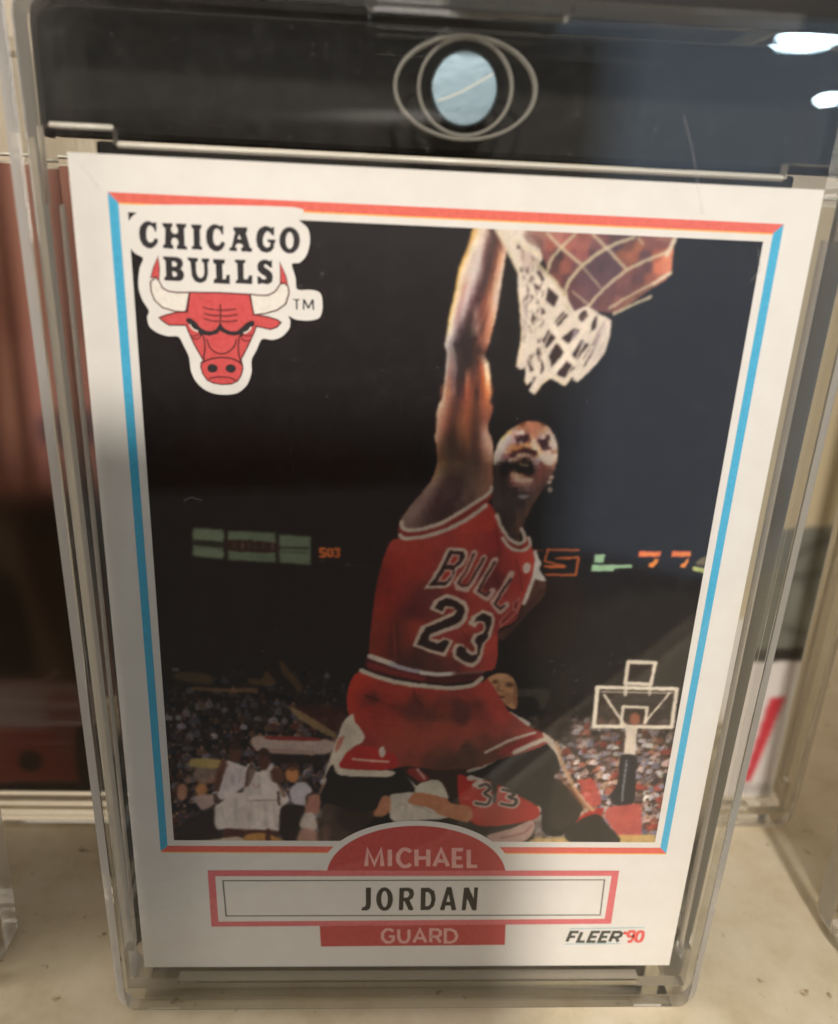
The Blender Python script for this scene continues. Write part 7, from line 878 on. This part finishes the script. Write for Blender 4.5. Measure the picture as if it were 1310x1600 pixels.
def make_case():
    t = empty('card_case')
    fc = slab('front_cover', outline, [], 1.5, 4.2, .02, 1.35, M_CLEAR, M_EDGE, t)
    slab('front_frame', lambda g: outline(g+.02), [recess()], .12, 1.45, .02, .02, M_CLEAR, M_CLEAR, t, M_WALLS)
    slab('back_shell', lambda g: outline(g+.05), [], -4.8, -.45, .9, .02, M_CLEAR, M_EDGE, t)
    for pts in ([(17.2, 93.6), (18.3, 91.2), (19.2, 88.6), (19.9, 86.4)], [(-29.4, 87.9), (-28.6, 87.0), (-28.1, 86.3)], [(-23.0, 60.5), (-22.3, 60.9), (-21.4, 60.6)], [(25.0, 84.0), (25.5, 82.4), (24.9, 81.4)], [(-3, 97.4), (-1.5, 98.6)]):
        v_, f_ = strip(pts, .07); mesh_obj('hairline_scratch', [(x, -4.204, z) for x, z in v_], f_, M_HAIR, fc)
    mg = plate('magnet', [ellipse(.35, 95.1, 2.7, 2.8)], -.42, .1, .15, M_METAL, t, 1)
    v_, f_ = strip([(-1.75, 94.1), (.2, 94.9), (2.6, 96.3)], .16); mesh_obj('magnet_streak', [(x, -.105, z) for x, z in v_], f_, M_STREAK, mg)  # thin pale diagonal strip across the magnet face
    plate('magnet_pocket', [ellipse(.35, 95.0, 5.75, 3.8), ellipse(.35, 95.0, 5.5, 3.58)], .3, 1.4, .08, M_EDGE, t)
    plate('magnet_ring', [ellipse(.35, 95.1, 3.85, 3.6), ellipse(.35, 95.1, 3.62, 3.38)], .2, 1.1, .08, M_EDGE, t)
    for x0, x1, z in ((-27.4, 27.5, 89.6), (-32.6, -27.6, 90.8)): bar('recess_ledge_glint', x0, x1, z, .95, .23, M_LEDGE_GLINT, t)  # pale bars along the recess top; their whiteness stands in for the highlight
    slab('pull_tab', lambda g: rrect(-7.7+g, 99.3+g, 7.7-g, 106-g, .7), [], 4.24, 5.1, .02, .3, M_CLEAR, M_EDGE, t)
    return t
def copy_tree(o, parent=None):
    c = o.copy(); C.objects.link(c); c.parent = parent
    for ch in list(o.children): copy_tree(ch, c)
    return c
GC = 'clear magnetic card cases standing on the counter'
case = make_case(); case.location = (0, 0, BASE*MM)
tag(case, 'clear acrylic magnetic case in the foreground holding the basketball dunk card', 'card case', GC)
# ------------------------------------------------------------------ the card in front
card = empty('trading_card', (0, 0, BASE))
tag(card, 'white bordered basketball card of a red jersey player dunking, inside the front case', 'trading card')
W2, H = 31.75, 88.9
mesh_obj('card_stock', [(-W2, 0, 0), (W2, 0, 0), (W2, 0, H), (-W2, 0, H), (-W2, .4, 0), (W2, .4, 0), (W2, .4, H), (-W2, .4, H)], [(0, 1, 2, 3), (5, 4, 7, 6), (1, 5, 6, 2), (4, 0, 3, 7), (3, 2, 6, 7), (4, 5, 1, 0)], M_PAPER, card)
photo = ink_sheet('photo_print', paint_photo(PHOTO_OPS), PX0, PX1, PY0, PY1, .02, card)
def quadpart(name, pts, m, d): return mesh_obj(name, [(x, -d, z) for x, z in pts], [(0, 1, 2, 3)], m, card)
XO, XI, ZT, ZTI, ZB, ZBI = 28.75, 27.95, 86.0, 85.22, 17.3, 18.12
quadpart('side_stripe', [(-XO, ZB), (-XI, ZBI), (-XI, ZTI), (-XO, ZT)], I_BLUE, .02)
quadpart('side_stripe', [(XI, ZBI), (XO, ZB), (XO, ZT), (XI, ZTI)], I_BLUE, .02)
for pts, pts2 in (([(-XI, ZTI), (XI, ZTI), (XO, ZT), (-XO, ZT)], [(-XI, ZTI-.12), (XI, ZTI-.12), (XI, ZTI), (-XI, ZTI)]), ([(-XO, ZB), (XO, ZB), (XI, ZBI), (-XI, ZBI)], [(-XO, ZB-.14), (XO, ZB-.14), (XO, ZB), (-XO, ZB)])):
    s = quadpart('red_stripe', pts, I_RED, .02); e = quadpart('yellow_edge', pts2, I_YEL, .02); e.parent = s
V = VECTORS
logo = print_part('team_emblem', V['sticker'], M_PAPER, card, .035)
def sub(name, groups, m, d, parent, rise=0.): return print_part(name, groups, m, parent, d, rise)
sub('team_lettering', V['team_lettering'], I_BLACK, .05, logo)
sub('bull_head', V['bull_head'], I_BULL, .05, logo)
for h_ in V['horn']: sub('horn', [h_], I_HORN, .055, logo)
sub('emblem_lines', V['emblem_line'], I_LINE, .065, logo, .0012)
sub('brow_and_nostrils', V['brow'], I_BLACK, .092, logo)
sub('eyes', V['eye'], I_HORN, .10, logo)
plt = print_part('name_plate', V['name_frame'], I_PINK, card, .05)
sub('arch_rim', V['arch_rim'], M_PAPER, .035, plt); sub('arch', V['arch'], I_PLATE, .045, plt)
mesh_obj('name_field', [(x/100, -.06, z/100) for x, z in V['name_frame'][1][1]], [(3, 2, 1, 0)], M_PAPER, plt)
sub('inner_line', V['name_line'], I_GREY, .075, plt)
sub('position_bar', V['position_bar'], I_PLATE, .045, plt)
sub('surname_lettering', V['surname'], I_BLACK2, .08, plt)
sub('forename_lettering', V['forename'], I_PALE, .06, plt, .002)
sub('position_lettering', V['position_word'], I_PALE, .06, plt, .002)
mk = print_part('maker_mark', V['maker_word'], I_TEXT, card, .04, .002)
sub('year_lettering', V['maker_year'], I_YEAR, .04, mk, .002); sub('maker_lines', V['maker_line'], I_CYAN, .03, mk)
# ------------------------------------------------------------------ neighbouring cases and cards
def neighbour(x, y, label, card_label, paint, base):
    c = copy_tree(case); c.location = (x*MM, y*MM, BASE*MM); tag(c, label, 'card case', GC)
    k = empty('trading_card', (x, y, BASE)); tag(k, card_label, 'trading card')
    mesh_obj('card_stock', [(-W2, .02, 0), (W2, .02, 0), (W2, .02, H), (-W2, .02, H), (-W2, .4, 0), (W2, .4, 0), (W2, .4, H), (-W2, .4, H)], [(0, 1, 2, 3), (5, 4, 7, 6), (1, 5, 6, 2), (4, 0, 3, 7), (3, 2, 6, 7), (4, 5, 1, 0)], M_PAPERB, k)
    sh = Ink(-31.5, 31.5, .25, 88.65, 4, base)
    for o in paint:
        if o[0] == 'P': sh.poly(*o[1:])
        else: sh.line(*o[1:])
    im = np.clip(sh.im, 0, 255)/255; ink_sheet('picture_print', im, -31.5, 31.5, .25, 88.65, .0, k)
    return c, k
neighbour(-56.0, 31, 'clear case behind on the left, holding a brown and red card', 'brown and red picture card with dark lower half, behind on the left', BACK_LEFT, (150, 98, 84))
neighbour(27.0, 31, 'clear case behind on the right, holding a white bottomed card', 'card with grey basketball picture and red wedge on white, behind on the right', BACK_RIGHT, (188, 172, 142))
neighbour(-83.4, 3, 'clear case at the far left edge of the front row', 'blue backed card in the far left front case', [], (70, 78, 120))
neighbour(89.8, 6, 'clear case at the far right edge of the front row', 'brown card with teal lower border in the far right front case', FRONT_RIGHT, (92, 70, 52))
M_DARK = mat('black_board', (22, 18, 15), .6, .3); mp = objspace(M_DARK, 1000); n = noise(M_DARK, mp, .05, 4); r = ramp(M_DARK, [(.3, lin((18, 15, 13))), (.7, lin((30, 25, 21)))]); link(M_DARK, n, 0, r, 0); link(M_DARK, r, 0, bsdf(M_DARK), 'Base Color')
bd = empty('display_board', (0, 7, 0))
box('stem', -31.3, 31.8, -1, 1.5, 0, 93.5, M_DARK, bd, .3); box('head_panel', -35.4, 36.6, -1, 1.5, 93.7, 150, M_DARK, bd, .5); tag(bd, 'dark upright board standing close behind the front case', 'board')
# ------------------------------------------------------------------ the phone that shades the lower left of the card
M_PHONE = mat('phone_shell', (70, 60, 56), .4, .4); M_LENS = mat('phone_lens', (14, 14, 18), .1, .6)
ph = empty('smartphone'); ph.matrix_world = m; tag(ph, 'dark smartphone held level in front of the cases, dimly mirrored in the acrylic', 'phone')
def local_box(name, x0, x1, y0, y1, z0, z1, material, bevel): return box(name, x0, x1, y0, y1, z0, z1, material, ph, bevel)
local_box('shell', -140, 19, -62, 12, 4, 12, M_PHONE, 1.5)
local_box('camera_bump', -20, 8, -8, 8, 2, 4.2, M_LENS, .6)
